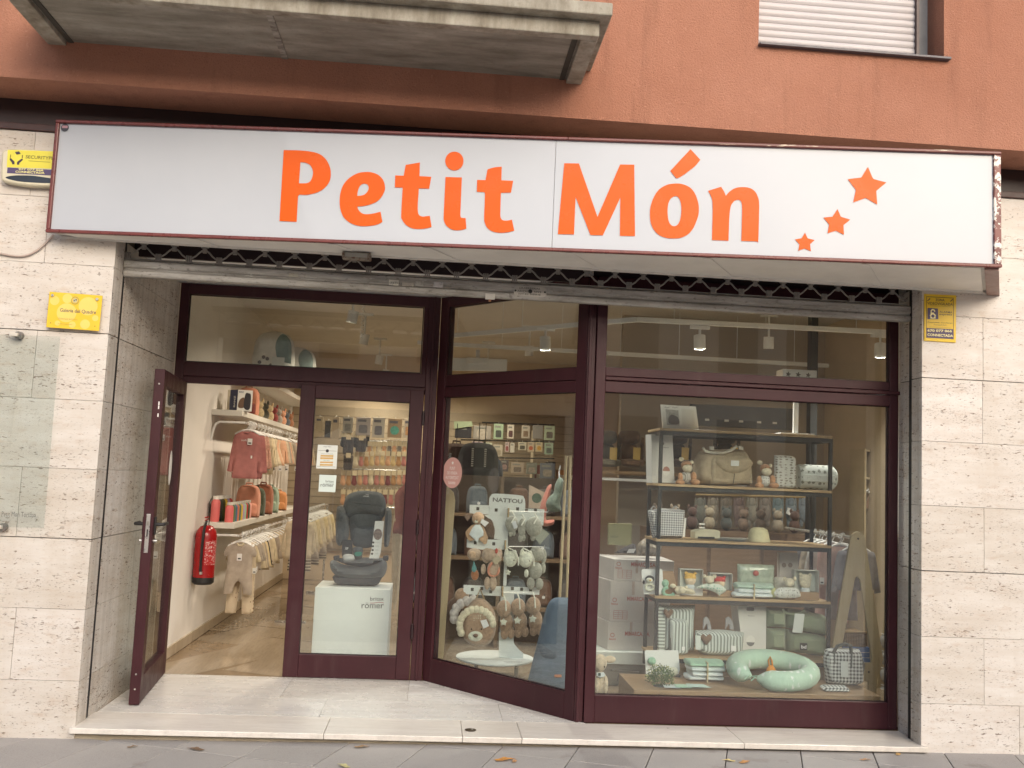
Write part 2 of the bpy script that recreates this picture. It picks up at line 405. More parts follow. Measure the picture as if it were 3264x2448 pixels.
def check_mat(c1, c2, size, name='gingham', kind='gingham', rot=0.0):
    m, nt, b = nodes(name); v = coords(nt, 'Object', rot=(0, rot, 0)); sp = N(nt, 'ShaderNodeSeparateXYZ'); nt.links.new(v, sp.inputs[0])
    def stripe(o):
        f = mathn(nt, 'FRACT', mathn(nt, 'DIVIDE', mathn(nt, 'ADD', o, 50.0), size)); return mathn(nt, 'LESS_THAN', f, .5)
    sx = stripe(mathn(nt, 'ADD', sp.outputs[0], sp.outputs[1]))
    fac = sx
    if kind == 'gingham': fac = mathn(nt, 'MULTIPLY', mathn(nt, 'ADD', sx, stripe(sp.outputs[2])), .5)
    if kind == 'rows': fac = stripe(sp.outputs[2])
    nt.links.new(mixc(nt, fac, c1, c2), b.inputs['Base Color']); b.inputs['Roughness'].default_value = .9; b.inputs['Sheen Weight'].default_value = .2
    bump(nt, b, noise(nt, v, 300, 2), .3, .003); return m
def sprig_mat(c1, c2, size, thr=.32, stretch=(1, 1, 1)):
    m, nt, b = nodes('printed fabric'); v = coords(nt, 'Object', stretch)
    vo = N(nt, 'ShaderNodeTexVoronoi', Scale=1/size, Randomness=.35); nt.links.new(v, vo.inputs['Vector'])
    n = noise(nt, v, 4/size, 2); d = mathn(nt, 'ADD', vo.outputs['Distance'], mathn(nt, 'MULTIPLY', mathn(nt, 'SUBTRACT', n, .5), .55))
    nt.links.new(mixc(nt, ramp(nt, d, thr-.06, thr), c2, c1), b.inputs['Base Color']); b.inputs['Roughness'].default_value = .9; b.inputs['Sheen Weight'].default_value = .2
    bump(nt, b, mathn(nt, 'ADD', noise(nt, v, 200, 2), mathn(nt, 'MULTIPLY', noise(nt, v, 28, 3), 3.0)), .5, .004); return m
def chipped_paint(c=(.19, .045, .035), c2=(.62, .58, .5), thr=.6, rough=.4, sc=18.0, st=(1, 1, 1)):
    m, nt, b = nodes('chipped paint'); v = coords(nt, 'World', st)
    n1 = noise(nt, v, sc, 5, .7)
    nt.links.new(mixc(nt, ramp(nt, n1, thr, thr+.04), mixc(nt, ramp(nt, noise(nt, v, 7), .3, .7), c, tuple(x*.7 for x in c)), c2), b.inputs['Base Color']); b.inputs['Roughness'].default_value = rough; bump(nt, b, n1, .1, .002); return m

M_TRAV = travertine(); M_TRAVW = travertine(.36); M_RENDER = render_mat(); M_CONC = concrete(); M_CONCL = concrete((.40, .375, .31), (.17, .145, .105), 3.0, (3, 3, 1))
M_GALV = galvanised(); M_GLASS = glass_mat(); M_PAV = paving()
def frame_mat():
    m, nt, b = nodes('maroon powder coat'); v = coords(nt, 'World')
    c = mixc(nt, ramp(nt, noise(nt, v, 3.5, 5), .3, .7), (.037, .0095, .013), (.050, .0135, .018))
    c = mixc(nt, ramp(nt, noise(nt, coords(nt, 'World', (2, 2, .25)), 5, 5, .65), .56, .78, 0, .22), c, (.105, .075, .07))
    c = mixc(nt, ramp(nt, noise(nt, v, 70, 3, .7), .70, .74, 0, .5), c, (.16, .12, .11))
    nt.links.new(c, b.inputs['Base Color']); nt.links.new(ramp(nt, noise(nt, v, 9, 4), .3, .7, .34, .52), b.inputs['Roughness']); b.inputs['Specular IOR Level'].default_value = .3
    bump(nt, b, noise(nt, v, 500, 2), .06, .003); return m
M_FRAME = frame_mat()
M_FRAMED = mat((.016, .007, .009), rough=.4, var=.1, name='dark gasket')
M_WHITE = mat((.78, .78, .76), rough=.5, var=.03, scale=4, name='white paint')
M_BLACK = mat((.012, .012, .013), rough=.5, name='black')
M_INK = mat((.03, .03, .035), rough=.5, var=.02, name='dark ink')
M_STEEL = mat((.62, .61, .58), rough=.3, metal=.9, var=.05, name='steel')
M_CREAM = cloth((.70, .63, .50)); M_WOODL = wood((.50, .36, .20), (.36, .24, .12)); M_PLY = wood((.52, .43, .27), (.44, .35, .21), axis=2)

# ================================================================ the ground
GS = 0.0052
def gz(x): return -0.057+GS*x
m = MB(); m.add([(-90,-120,gz(-90)-.013),(90,-120,gz(90)-.013),(90,30,gz(90)-.013),(-90,30,gz(-90)-.013)],[(0,1,2,3)])
def ground_mat():                                       # dark joint bed under the slabs at the shopfront, plain pale paving beyond
    m_, nt, b = nodes('paving bed'); v = coords(nt, 'World'); sp_ = N(nt, 'ShaderNodeSeparateXYZ'); nt.links.new(v, sp_.inputs[0])
    near_ = mathn(nt, 'GREATER_THAN', sp_.outputs[1], -1.72); n_ = ramp(nt, noise(nt, v, 2.0, 6), .3, .7)
    nt.links.new(mixc(nt, near_, mixc(nt, n_, (.44,.41,.37), (.54,.50,.45)), mixc(nt, n_, (.055,.05,.045), (.10,.09,.08))), b.inputs['Base Color']); b.inputs['Roughness'].default_value = .9; return m_
pavement = m.build('pavement', ground_mat(), smooth=False); pavement['kind'] = 'structure'
TH = R(19.3); PU = Vector((math.cos(TH), -math.sin(TH))); PV = Vector((math.sin(TH), math.cos(TH)))
for i in range(-16, 16):
    for j in range(-6, 7):
        u0, v0 = .035+.4185*i, -.60+.62*j
        c = PU*(u0+.21)+PV*(v0+.31)
        if not (-3.6 < c.x < 4.9 and -1.75 < c.y < .33): continue
        g = .0028; dz = random.uniform(-.0015, .0015); m = MB(); vs_ = []
        for (a, b) in ((g, g), (.4185-g, g), (.4185-g, .62-g), (g, .62-g)):
            p = PU*(u0+a)+PV*(v0+b); vs_.append((p.x, p.y, gz(p.x)+dz))
        vs_ = [(x, y, z-.05) for x, y, z in vs_]+vs_
        m.add(vs_, [(0,3,2,1),(4,5,6,7),(0,1,5,4),(1,2,6,5),(2,3,7,6),(3,0,4,7)])
        m.build('paving_slab', M_PAV, pavement, smooth=False, bevel=.003)

# ================================================================ the building
bld = thing('apartment_building', 'terracotta rendered apartment block with pale stone ground floor, concrete balcony and shuttered window', 'building', (0, 0, 0))
OL, OR = -1.935, 3.0                                  # sides of the shop opening
WY = -.325                                            # face of the rendered upper wall
m = MB()
wx0, wx1, wz0, wz1 = 1.807, 2.965, 4.135, 5.5
m.box(-26, wx0, WY, .3, 3.604, 10.5); m.box(wx1, 26, WY, .3, 3.604, 10.5); m.box(wx0, wx1, WY, .3, 3.604, wz0); m.box(wx0, wx1, WY, .3, wz1, 10.5)
m.build('upper_wall', M_RENDER, bld, smooth=False)
# dark band over the stone
M_BAND = mat((.030, .014, .012), rough=.45, var=.25, scale=3, name='dark brown painted steel')
m = MB(); m.box(-26, 26, .004, .3, 3.452, 3.603); m.build('lintel_band', M_BAND, bld, smooth=False)
m = MB(); m.box(-26, 26, -.018, .004, 3.412, 3.452); m.build('lintel_lip', mat((.055, .022, .018), rough=.45, var=.2), bld, smooth=False, bevel=.004)
# balcony
bal = MB().box(-2.19, .655, -.89, WY+.002, 3.835, 3.94).build('balcony', M_CONC, bld, smooth=False)
m = MB(); m.box(-2.29, .745, -.95, -.89, 3.81, 3.895); m.build('balcony_front_rim', M_CONCL, bal, smooth=False, bevel=.006)
for x0, x1 in ((-2.29, -2.19), (.655, .745)):
    MB().box(x0, x1, -.89, WY+.002, 3.81, 3.895).build('balcony_side_rim', M_CONCL, bal, smooth=False, bevel=.005)
MB().box(-2.34, .80, -1.02, WY+.002, 3.895, 3.965).build('balcony_top_slab', M_CONCL, bal, smooth=False, bevel=.008)
MB().box(-.99, -.955, -.885, WY+.004, 3.829, 3.836).build('formwork_seam', concrete((.42,.40,.35), (.08,.065,.05), 6.0), bal, smooth=False)
for x in (-2.18, .615): MB().box(x, x+.03, -.885, WY+.004, 3.829, 3.836).build('drip_groove', mat((.05,.045,.035), rough=.9), bal, smooth=False)
m = MB()
for i in range(22): m.box(-2.2+i*.135, -2.2+i*.135+.014, -.96, -.946, 3.965, 4.95)
m.box(-2.25, .72, -.975, -.93, 4.95, 4.98)
m.build('balcony_railing', mat((.10, .03, .025), rough=.5), bal, smooth=False)
# flat window with a lowered white roller shutter
win = MB().box(wx0+.001, wx1-.001, -.13, -.10, wz0+.001, wz1-.001).build('window', mat((.25,.25,.25), rough=.6), bld, smooth=False)
M_SLAT = mat((.49, .455, .45), rough=.45, var=.03, scale=3, name='white shutter slat')
sz = wz0+.012
while sz < wz1-.02:
    m = MB(); prof = [(-.152, sz), (-.159, sz+.012), (-.160, sz+.028), (-.152, sz+.0435), (-.139, sz+.0435), (-.139, sz)]
    m.add([(wx0+.002, y, z) for y, z in prof]+[(wx1-.1, y, z) for y, z in prof], [tuple(range(6)), tuple(range(11, 5, -1))]+[(i, (i+1) % 6, 6+(i+1) % 6, 6+i)[::-1] for i in range(6)])
    m.build('shutter_slat', M_SLAT, win); sz += .0452
MB().box(wx1-.1, wx1-.083, -.185, -.13, wz0+.012, wz1-.001).build('shutter_guide', mat((.06,.035,.035), rough=.4), win, smooth=False)
MB().box(wx0-.002, wx1+.03, WY-.035, -.13, wz0-.004, wz0+.012).build('window_sill', mat((.075,.065,.075), rough=.4), win, smooth=False, bevel=.003)
# stone cladding, laid in courses of 0.397 m
courses = [gz(0)-.07, .247, .643, 1.040, 1.436, 1.833, 2.229, 2.626, 3.02, 3.411]
JL = [[-2.9], [PY(33, 2147, 0).x], [-2.6], [PY(70, 1500, 0).x], [-2.62], [PY(115, 1100, 0).x], [-2.7], [PY(142, 820, 0).x], [-2.45]]
JR = [[3.62], [PY(3137, 2150, 0).x], [3.66], [PY(3137, 1750, 0).x], [3.68], [PY(3132, 1310, 0).x], [PY(3133, 990, 0).x], [3.7], [3.45]]
def panel(x0, x1, y0, y1, z0, z1, ma=M_TRAV):
    MB().box(x0, x1, y0, y1, z0, z1).build('stone_panel', ma, bld, smooth=False, bevel=.0015)
g = .0009
for k in range(9):
    z0, z1 = courses[k]+g, courses[k+1]-g
    if k in (2, 5): z1 -= .003                          # the two wider joints
    j = JL[k][0]; xs = sorted([-5.6, j-2.2 if j-2.2 > -5.4 else j-1.2, j-1.1, j, OL])
    for a, b in zip(xs, xs[1:]):
        if b-a > .06: panel(a+g, b-g if b < OL else b, 0, .032, z0, z1)
    j = JR[k][0]; xs = sorted([OR, j, j+1.15, 6.4])
    for a, b in zip(xs, xs[1:]): panel(a+g if a > OR else a, b-g, 0, .032, z0, z1)
    if z0 < 2.8:
        zt = min(z1, 2.818)
        panel(OL-.032, OL, .034, .165, z0, zt, M_TRAVW); panel(OL-.034, OL-.002, .207, 1.432, z0, zt, M_TRAVW)
        panel(OR, OR+.032, .034, .128, z0, zt, M_TRAVW); panel(OR+.03, OR+.062, .168, .353, z0, zt, M_TRAVW)
for a, b, y in ((-26, OL-.036, .5), (OR+.064, 26, .33)): MB().box(a, b, .034, y, -.6, 3.45).build('wall_core', mat((.22,.18,.14), rough=.9), bld, smooth=False)
m = MB(); m.box(OL-.03, OL-.003, .1655, .2065, 0, 2.82); m.build('shutter_guide_channel', M_BLACK, bld, smooth=False)  # groove shade put in as a near-flush black fill, both sides
m = MB(); m.box(OR+.003, OR+.03, .1285, .1675, 0, 2.82); m.build('shutter_guide_channel', M_BLACK, bld, smooth=False)
# step with stone nosing, porch floor of long veined slabs
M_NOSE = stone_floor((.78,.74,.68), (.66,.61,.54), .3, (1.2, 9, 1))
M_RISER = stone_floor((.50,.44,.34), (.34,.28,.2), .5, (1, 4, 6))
M_PORCH = stone_floor((.80,.79,.76), (.64,.615,.57), .27, (.8, 14, 1))
xs = [OL-.02, -.55, .24, PZ(1656, 2330, 0).x, 1.9, OR+.03]
for a, b in zip(xs, xs[1:]):
    MB().box(a+.001, b-.001, -.038, .335, -.032, 0).build('floor_slab', M_NOSE, bld, smooth=False, bevel=.004)
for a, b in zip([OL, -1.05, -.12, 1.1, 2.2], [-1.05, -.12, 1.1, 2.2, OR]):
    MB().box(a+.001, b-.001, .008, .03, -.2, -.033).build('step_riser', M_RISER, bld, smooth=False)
def dg(y): return (1.445-y)*(.955/1.085)-.01            # the slanting window's line on the floor
def slab(poly): MB().add([(x, y, -.03) for x, y in poly]+[(x, y, 0) for x, y in poly],
    [tuple(range(len(poly)-1, -1, -1)), tuple(range(len(poly), 2*len(poly)))]+[(i, (i+1) % len(poly), len(poly)+(i+1) % len(poly), len(poly)+i) for i in range(len(poly))]).build('floor_slab', M_PORCH, bld, smooth=False)
e = .001
for (y0, y1, cuts) in ((.337, .80, (-1.93, -.62, .50)), (.802, 1.43, (-1.93, -.93, -.10))):
    for a, b in zip(cuts, cuts[1:]+(None,)):
        slab([(a+e, y0), ((b-e) if b else dg(y0)+.05, y0), ((b-e) if b else dg(y1)+.05, y1), (a+e, y1)])
c = PZ(1500, 2328, 0)
lock = MB().lathe([(.0, .0005), (.030, .0005), (.034, .004), (.026, .006), (.008, .005), (.0, .005)], 24, (c.x, c.y, 0)).build('floor_bolt_plate', mat((.10,.075,.05), rough=.35, metal=.7), None)
tag(lock, 'small round brass floor plate set in the pale stone step', 'floor plate')
MB().lathe([(.0, 0), (.007, 0), (.007, .004), (.0, .004)], 10, (c.x+.008, c.y, .004)).build('bolt', M_STEEL, lock)
# porch ceiling, shutter slot
M_PCEIL = mat((.76,.76,.74), rough=.6, var=.05, scale=2)
pc = MB(); poly = [(OL-.03, .46), (dg(.46)+.05, .46), (dg(1.43)+.05, 1.43), (OL-.03, 1.43)]
pc.add([(x, y, 2.832) for x, y in poly]+[(x, y, 2.86) for x, y in poly], [(3,2,1,0),(4,5,6,7),(0,1,5,4),(1,2,6,5),(2,3,7,6),(3,0,4,7)])
pc.build('porch_ceiling', M_PCEIL, bld, smooth=False)
MB().box(OL-.03, OR+.06, .43, .455, 2.79, 3.45).box(OL-.03, OR+.06, .0, .43, 3.30, 3.33).build('shutter_housing', mat((.03,.016,.018), rough=.6), bld, smooth=False)

# ================================================================ the shop's shell
M_WALLIN = mat((.78,.75,.70), rough=.7, var=.04, scale=2, name='interior wall paint')
M_BEIGE = mat((.40,.335,.26), rough=.8, var=.06, scale=2, name='beige wall')
M_WARM = mat((.62,.50,.35), rough=.8, var=.06, scale=2)
def struct(name, mb, ma, bev=0): o = mb.build(name, ma, None, smooth=False, bevel=bev); o['kind'] = 'structure'; return o
fl = struct('shop_floor', MB().box(-2.2, 4.0, .30, 9, -.12, -.004), mat((.26,.19,.12), rough=.2))
M_INFL = stone_floor((.40,.325,.235), (.33,.26,.18), .09, (5, .6, 1), rot=R(24))
dv = Vector((math.sin(R(24)), math.cos(R(24)))); du = Vector((dv.y, -dv.x))
for i in range(-9, 9):
    for j in range(0, 11):
        a = du*(i*.5)+dv*(j*.9+(.45 if i % 2 else 0)); b = a+du*.497; c = b+dv*.897; d = a+dv*.897
        ctr = (a+c)/2
        if not (-1.9 < ctr.x < 3.4 and 1.6 < ctr.y < 7.7): continue
        MB().add([(p.x, max(p.y, 1.447), -.0039+.0015*((i+j) % 2)) for p in (a, b, c, d)], [(3, 2, 1, 0)]).build('floor_tile', M_INFL, fl, smooth=False)
ls = struct('shop_wall_left', MB().box(-2.15, -1.972, 1.50, 9, 0, 3.1), M_WALLIN)
MB().box(-1.972, -1.957, 1.52, 8, 0, .085).build('baseboard', stone_floor((.55,.47,.36), (.42,.34,.24), .3), ls, smooth=False, bevel=.002)
struct('shop_wall_back', MB().box(-2.15, 4.0, 7.6, 7.75, 0, 3.1), M_WARM)
struct('shop_wall_right', MB().box(3.75, 3.9, .34, 7.6, 0, 3.1), M_WARM)
struct('shop_partition', MB().box(1.75, 3.75, 3.3, 3.4, 0, 3.1), M_BEIGE)
struct('shop_ceiling', MB().box(-2.3, 4.1, 1.47, 9, 3.1, 3.3).box(1.1, 4.1, .46, 1.47, 3.1, 3.3).box(.0, 1.1, 1.4, 1.47, 3.1, 3.3), mat((.64,.59,.52), rough=.8, var=.06, scale=2))
m = MB()                                                # wall strips between the window heads and the ceiling
m.box(-2.0, -.0, 1.45, 1.47, 2.825, 3.29); m.box(1.0, 3.75, .46, .475, 2.825, 3.29)
A = Vector((-.01, 1.445, 0)); B = Vector((.945, .37, 0)); DU = (B-A).normalized(); DN = Vector((DU.y, -DU.x, 0))
FD = Matrix(((DU.x, -DN.x, 0, A.x), (DU.y, -DN.y, 0, A.y), (0, 0, 1, 0), (0, 0, 0, 1)))      # along the slanting window, y goes inwards
DL = (B-A).length
m.box(0, DL, .02, .04, 2.825, 3.29, FD)
struct('shop_wall_front', m, M_WALLIN)
struct('shop_wall_side', MB().box(3.064, 3.75, .34, .46, 0, 3.29), M_WALLIN)
MB().box(-2.3, 4.1, .3, 9, 3.31, 3.6).build('upper_floor', M_CONC, bld, smooth=False)
MB().box(-2.3, -2.16, .51, 9, 0, 3.3).build('side_wall', M_CONC, bld, smooth=False)

# ================================================================ shopfront: doors and windows
def bar(m, x0, x1, z0, z1, y0, y1, M=None): m.box(x0, x1, y0, y1, z0, z1, M)
Y1 = 1.437
def sill_part(nm, t, x0, x1, z0, z1, y0, y1, M=None, ma=None, bev=.004):
    mb = MB(); mb.box(x0, x1, y0, y1, z0, z1, M); return mb.build(nm, ma or M_FRAME, t, smooth=False, bevel=bev)
def pane(t, x0, x1, z0, z1, y, M=None):
    mb = MB(); mb.box(x0, x1, y, y+.006, z0, z1, M); o = mb.build('glass_pane', M_GLASS, t, smooth=False)
    k = .007
    bm = MB()
    for a, b, c, d in ((x0, x1, z0, z0+k), (x0, x1, z1-k, z1), (x0, x0+k, z0+k, z1-k), (x1-k, x1, z0+k, z1-k)): bm.box(a, b, y-.008, y-.001, c, d, M)
    bm.build('gasket', M_FRAMED, o, smooth=False); return o
# entrance frame with fixed light over the doors
t = thing('entrance_frame', 'maroon aluminium doorway frame with a wide fixed glass light above the doors', 'door frame', (-.98, Y1, 0))
sill_part('jamb', t, -1.932, -1.868, 0, 2.822, Y1, Y1+.07)
sill_part('jamb', t, -.098, -.012, 0, 2.822, Y1-.006, Y1+.07)
sill_part('jamb_bead', t, -.062, -.044, 0, 2.822, Y1-.02, Y1-.006)
sill_part('top_rail', t, -1.868, -.098, 2.745, 2.822, Y1, Y1+.07)
sill_part('transom_rail', t, -1.868, -.098, 2.135, 2.238, Y1, Y1+.07)
sill_part('transom_rail', t, -1.868, -.098, 2.084, 2.135, Y1+.012, Y1+.07)
sill_part('mullion', t, -.135, -.098, 2.238, 2.745, Y1, Y1+.07)
pane(t, -1.866, -.137, 2.24, 2.743, Y1+.03)
# closed leaf
t = thing('entrance_door', 'closed maroon glazed door leaf with notices on its glass', 'door', (-.56, Y1, 0))
sill_part('stile', t, -1.010, -.903, .004, 2.112, Y1-.018, Y1+.045); sill_part('stile', t, -.204, -.104, .004, 2.112, Y1-.018, Y1+.045)
sill_part('bottom_rail', t, -.903, -.204, .004, .167, Y1-.017, Y1+.044); sill_part('top_rail', t, -.903, -.204, 2.016, 2.112, Y1-.017, Y1+.044)
pane(t, -.905, -.202, .165, 2.018, Y1+.012)
for z in (.30, 1.05, 1.85):
    MB().tube([(-.1, Y1-.024, z), (-.1, Y1-.024, z+.105)], .011, 10).build('hinge', mat((.022,.010,.012), rough=.35), t)
MB().box(-1.0115, -1.0095, Y1-.012, Y1-.004, .78, 1.02).build('strike_plate', M_STEEL, t, smooth=False)
# open leaf, swung out towards the street
hx, hy = -1.862, Y1-.005; tip = Vector((-1.765, .492, 0)); ang = math.atan2(tip.y-hy, tip.x-hx)
t = thing('entrance_door', 'open maroon glazed door leaf swung outwards with lever handle and lock plate', 'door', (hx, hy, 0), ang)
LW = (Vector((hx, hy, 0))-tip).length
def lbox(nm, x0, x1, y0, y1, z0, z1, ma=M_FRAME, bev=.004, par=None):
    mb = MB(); mb.box(x0, x1, y0, y1, z0, z1); o = mb.build(nm, ma, par or t, world=False, smooth=False, bevel=bev); return o
lbox('stile', 0, .1, -.03, .03, .006, 2.085); lbox('stile', LW-.1, LW, -.031, .031, .006, 2.085)
lbox('bottom_rail', .1, LW-.1, -.03, .03, .006, .17); lbox('top_rail', .1, LW-.1, -.03, .03, 1.985, 2.085)
gp = MB().box(.098, LW-.098, -.003, .003, .168, 1.987).build('glass_pane', M_GLASS, t, world=False, smooth=False)
st = MB(); st.add([(.30+.055*math.cos(a), .0045, 1.46+.12*math.sin(a)) for a in [i*math.pi/12 for i in range(24)]], [tuple(range(24))]); st.build('oval_sticker', paper(), gp, world=False, smooth=False)
lp = lbox('lock_plate', LW, LW+.003, -.012, .012, .93, 1.17, M_STEEL, .001)
lbox('keyhole', LW+.003, LW+.004, -.004, .004, 1.03, 1.075, M_BLACK, 0, lp); lbox('latch', LW+.003, LW+.009, -.006, .006, 1.10, 1.125, mat((.5,.48,.42), rough=.3, metal=.9), .001, lp)
for z in (.10, .19, 1.99): MB().lathe([(0, 0), (.006, 0), (.005, .003), (0, .003)], 10, M=Matrix.Translation((LW, 0, z)) @ Matrix.Rotation(R(90), 4, 'Y')).build('screw', M_STEEL, t, world=False)
for z in (1.78, 1.83, 1.855): lbox('paint_chip', LW+.0002, LW+.0012, .005, .012, z, z+.022, M_WHITE, 0)
for s in (-1, 1):
    hd = MB(); hd.box(LW-.075, LW-.035, s*.031 if s > 0 else -.04, .04 if s > 0 else -.031, 1.04, 1.15)
    hd.tube([(LW-.055, s*.035, 1.105), (LW-.055, s*.075, 1.105), (LW-.058, s*.085, 1.105), (LW-.19, s*.085, 1.105)], .011, 10)
    hd.build('lever_handle', M_BLACK, t, world=False, bevel=.002)
    MB().lathe([(0, 0), (.011, 0), (.011, .022), (0, .022)], 12, M=Matrix.Translation((LW-.055, s*.031, 1.0)) @ Matrix.Rotation(R(-90*s), 4, 'X')).build('lock_cylinder', M_STEEL, t, world=False)
# slanting display window
t = thing('display_window', 'slanting maroon framed shop window beside the closed door', 'window', tuple((A+B)/2))
sill_part('stile', t, .0, .085, 0, 2.822, 0, .07, FD); sill_part('stile', t, DL-.085, DL-.004, 0, 2.822, 0, .07, FD)
sill_part('bottom_rail', t, .085, DL-.085, 0, .166, 0, .07, FD); sill_part('mid_rail', t, .085, DL-.085, 2.066, 2.142, 0, .07, FD); sill_part('mid_rail', t, .085, DL-.085, 2.146, 2.230, .006, .07, FD)
sill_part('top_rail', t, .085, DL-.085, 2.745, 2.822, 0, .07, FD)
pane(t, .083, DL-.083, .164, 2.068, .03, FD); pane(t, .083, DL-.083, 2.228, 2.747, .03, FD)
sill_part('corner_post', t, .946, 1.0, 0, 2.822, .362, .43); sill_part('corner_bead', t, .955, .975, 0, 2.822, .352, .362)
# wide display window
t = thing('display_window', 'wide maroon framed shop window with one big lower pane and a strip of glass above', 'window', (2.0, .355, 0))
YW = .355
sill_part('stile', t, 1.003, 1.069, 0, 2.822, YW-.01, YW+.06); sill_part('stile', t, 2.966, 3.027, 0, 2.822, YW, YW+.06)
sill_part('bottom_rail', t, 1.069, 2.966, 0, .169, YW, YW+.06); sill_part('mid_rail', t, 1.069, 2.966, 2.070, 2.142, YW, YW+.06)
sill_part('mid_rail', t, 1.069, 3.034, 2.146, 2.170, YW-.014, YW+.06); sill_part('mid_rail', t, 1.069, 2.966, 2.174, 2.230, YW, YW+.06); sill_part('top_rail', t, 1.069, 2.966, 2.70, 2.822, YW, YW+.06)
pane(t, 1.067, 2.968, .167, 2.072, YW+.03); pane(t, 1.067, 2.968, 2.228, 2.702, YW+.03)

# ================================================================ rolled-up lattice shutter
t = thing('roller_shutter', 'rolled up galvanised steel shutter with dented bottom bar and curved rod lattice', 'roller shutter', (.53, .17, 2.6))
SY = .17
zb = 2.602; prof = [(-.022, 0), (-.026, .012), (-.026, .034), (-.016, .046), (-.016, .052), (-.028, .058), (-.028, .096), (-.014, .106), (.02, .106), (.02, 0)]
n = len(prof); m = MB(); m.add([(OL+.004, SY+y, zb+z) for y, z in prof]+[(OR+.002, SY+y, zb+z) for y, z in prof], [tuple(range(n)), tuple(range(2*n-1, n-1, -1))]+[(i, (i+1) % n, n+(i+1) % n, n+i)[::-1] for i in range(n)])
barp = m.build('bottom_bar', M_GALV, t, smooth=False, bevel=.004)
MB().box(OL+.01, OR-.01, SY+.0, SY+.01, zb+.112, zb+.118).build('lattice_rod', M_GALV, t, smooth=False)
xa = PY(505.6, 822, SY).x; xb = PY(602.6, 828, SY).x; st_ = xb-xa
zt = zb+.106
M_LAT = mat((.30,.28,.25), rough=.5, metal=.35, var=.2, scale=30)
link = MB()
pts = [(0, 0, .03), (st_*.10, 0, .033), (st_*.22, 0, .048), (st_*.33, 0, .07), (st_*.42, 0, .082), (st_*.5, 0, .085), (st_*.58, 0, .082), (st_*.67, 0, .07), (st_*.78, 0, .048), (st_*.90, 0, .033), (st_, 0, .03)]
link.tube([(x, -.004, z) for x, _, z in pts], .0055, 6)
for dx in (-.012, 0, .012): link.box(dx-.0045, dx+.0045, -.014, .006, .002, .046)
link.box(-.024, .024, -.012, .006, .0, .01)
link.box(st_*.5-.012, st_*.5+.012, -.012, .006, .07, .1); link.box(st_*.5-.022, st_*.5+.022, -.010, .004, .1, .106)
link = link.build('lattice_link', M_LAT, t, world=False, smooth=False)
k0 = -1; k1 = int((OR-xa)/st_)
for k in range(k0, k1):
    o = link if k == k0 else link.copy()
    if k != k0: col.objects.link(o); o.parent = t; WM[o.name] = WM[t.name]
    o.location = Vector((xa+k*st_, SY, zt))-Vector((.53, .17, 2.6))
FB = frame((0, SY-.029, zb), (1, 0, 0), (0, 0, 1))
def barx(x, y): return PY(x, y, SY-.029)
for (x, y, w, h, c_) in ((935, 877, .058, .022, (.5,.47,.38)), (1255, 901, .06, .035, (.6,.58,.5)), (1300, 908, .07, .02, (.42,.39,.33)), (1337, 905, .05, .03, (.5,.48,.42)), (1397, 908, .06, .034, (.55,.53,.52))):
    p = barx(x, y); flatshape([rect(p.x-w/2, p.z-zb-h/2, p.x+w/2, p.z-zb+h/2)], 'worn_sticker', chipped_paint(c_, tuple(v*.55 for v in c_), .55, .6, 60.0), barp, FB)
p = barx(1255, 901); lettering('6.30.68.70.34', 'sticker_text', M_INK, barp, FB, p.x-.024, p.z-zb-.008, .048, .014, .015, .001)
p = barx(1690, 929)
pl = flatshape([[(p.x+x, p.z-zb+y) for x, y in rrect(-.105, .105, -.032, .032, .028)]], 'maker_plate', mat((.44,.42,.38), rough=.4, metal=.5, var=.15), barp, FB, .0012)
lettering('J.A.HERRERIAS', 'plate_text', mat((.13,.12,.11)), barp, FB, p.x-.07, p.z-zb+.010, .13, .015, .02, .0022)
lettering('ARIZALA   Nº73', 'plate_text', mat((.13,.12,.11)), barp, FB, p.x-.082, p.z-zb-.008, .15, .013, .02, .0022)
lettering('SANT BOI  BARNA 08', 'plate_text', mat((.13,.12,.11)), barp, FB, p.x-.075, p.z-zb-.024, .14, .011, .02, .0022)
flatshape([circ(p.x, p.z-zb, .013)], 'lock_hole', M_BLACK, barp, FB, .003)
for s in (-.092, .092): flatshape([circ(p.x+s, p.z-zb, .006)], 'rivet', M_BLACK, barp, FB, .003)
p = barx(1562, 946); br = MB().box(p.x-.03, p.x+.03, SY-.038, SY-.028, p.z-.018, p.z+.02).build('sensor_box', mat((.55,.53,.48), rough=.5), barp, smooth=False, bevel=.002)
MB().box(p.x-.008, p.x+.008, SY-.034, SY-.026, p.z-.032, p.z-.018).build('sensor_tab', mat((.25,.12,.06), rough=.8), barp, smooth=False)

# ================================================================ the sign
FLp, FRp = Vector((-2.294, -.095, 2.787)), Vector((3.093, -.66, 2.787)); SH = .668; BLx, BRx = -2.253, 3.49
SU = (FRp-FLp).normalized(); SL = (FRp-FLp).length
SF = frame(FLp, SU, (0, 0, 1)); SN = Vector((SF[0][2], SF[1][2], SF[2][2]))
def S2(x, y): p = PL(x, y, FLp, SN)-FLp; return (p.dot(SU), p.z)
sign = thing('shop_sign', 'long white light box shop sign with orange Petit Món lettering and three stars', 'sign', ((FLp+FRp)/2))
pl_ = [(FLp.x, FLp.y+.012), (FRp.x, FRp.y+.012), (BRx, -.004), (BLx, -.004)]
m = MB(); m.add([(x, y, 2.795) for x, y in pl_]+[(x, y, 3.44) for x, y in pl_], [(3,2,1,0),(4,5,6,7),(0,1,5,4),(1,2,6,5),(2,3,7,6),(3,0,4,7)])
m.build('casing', mat((.55,.53,.49), rough=.5, var=.06), sign, smooth=False)
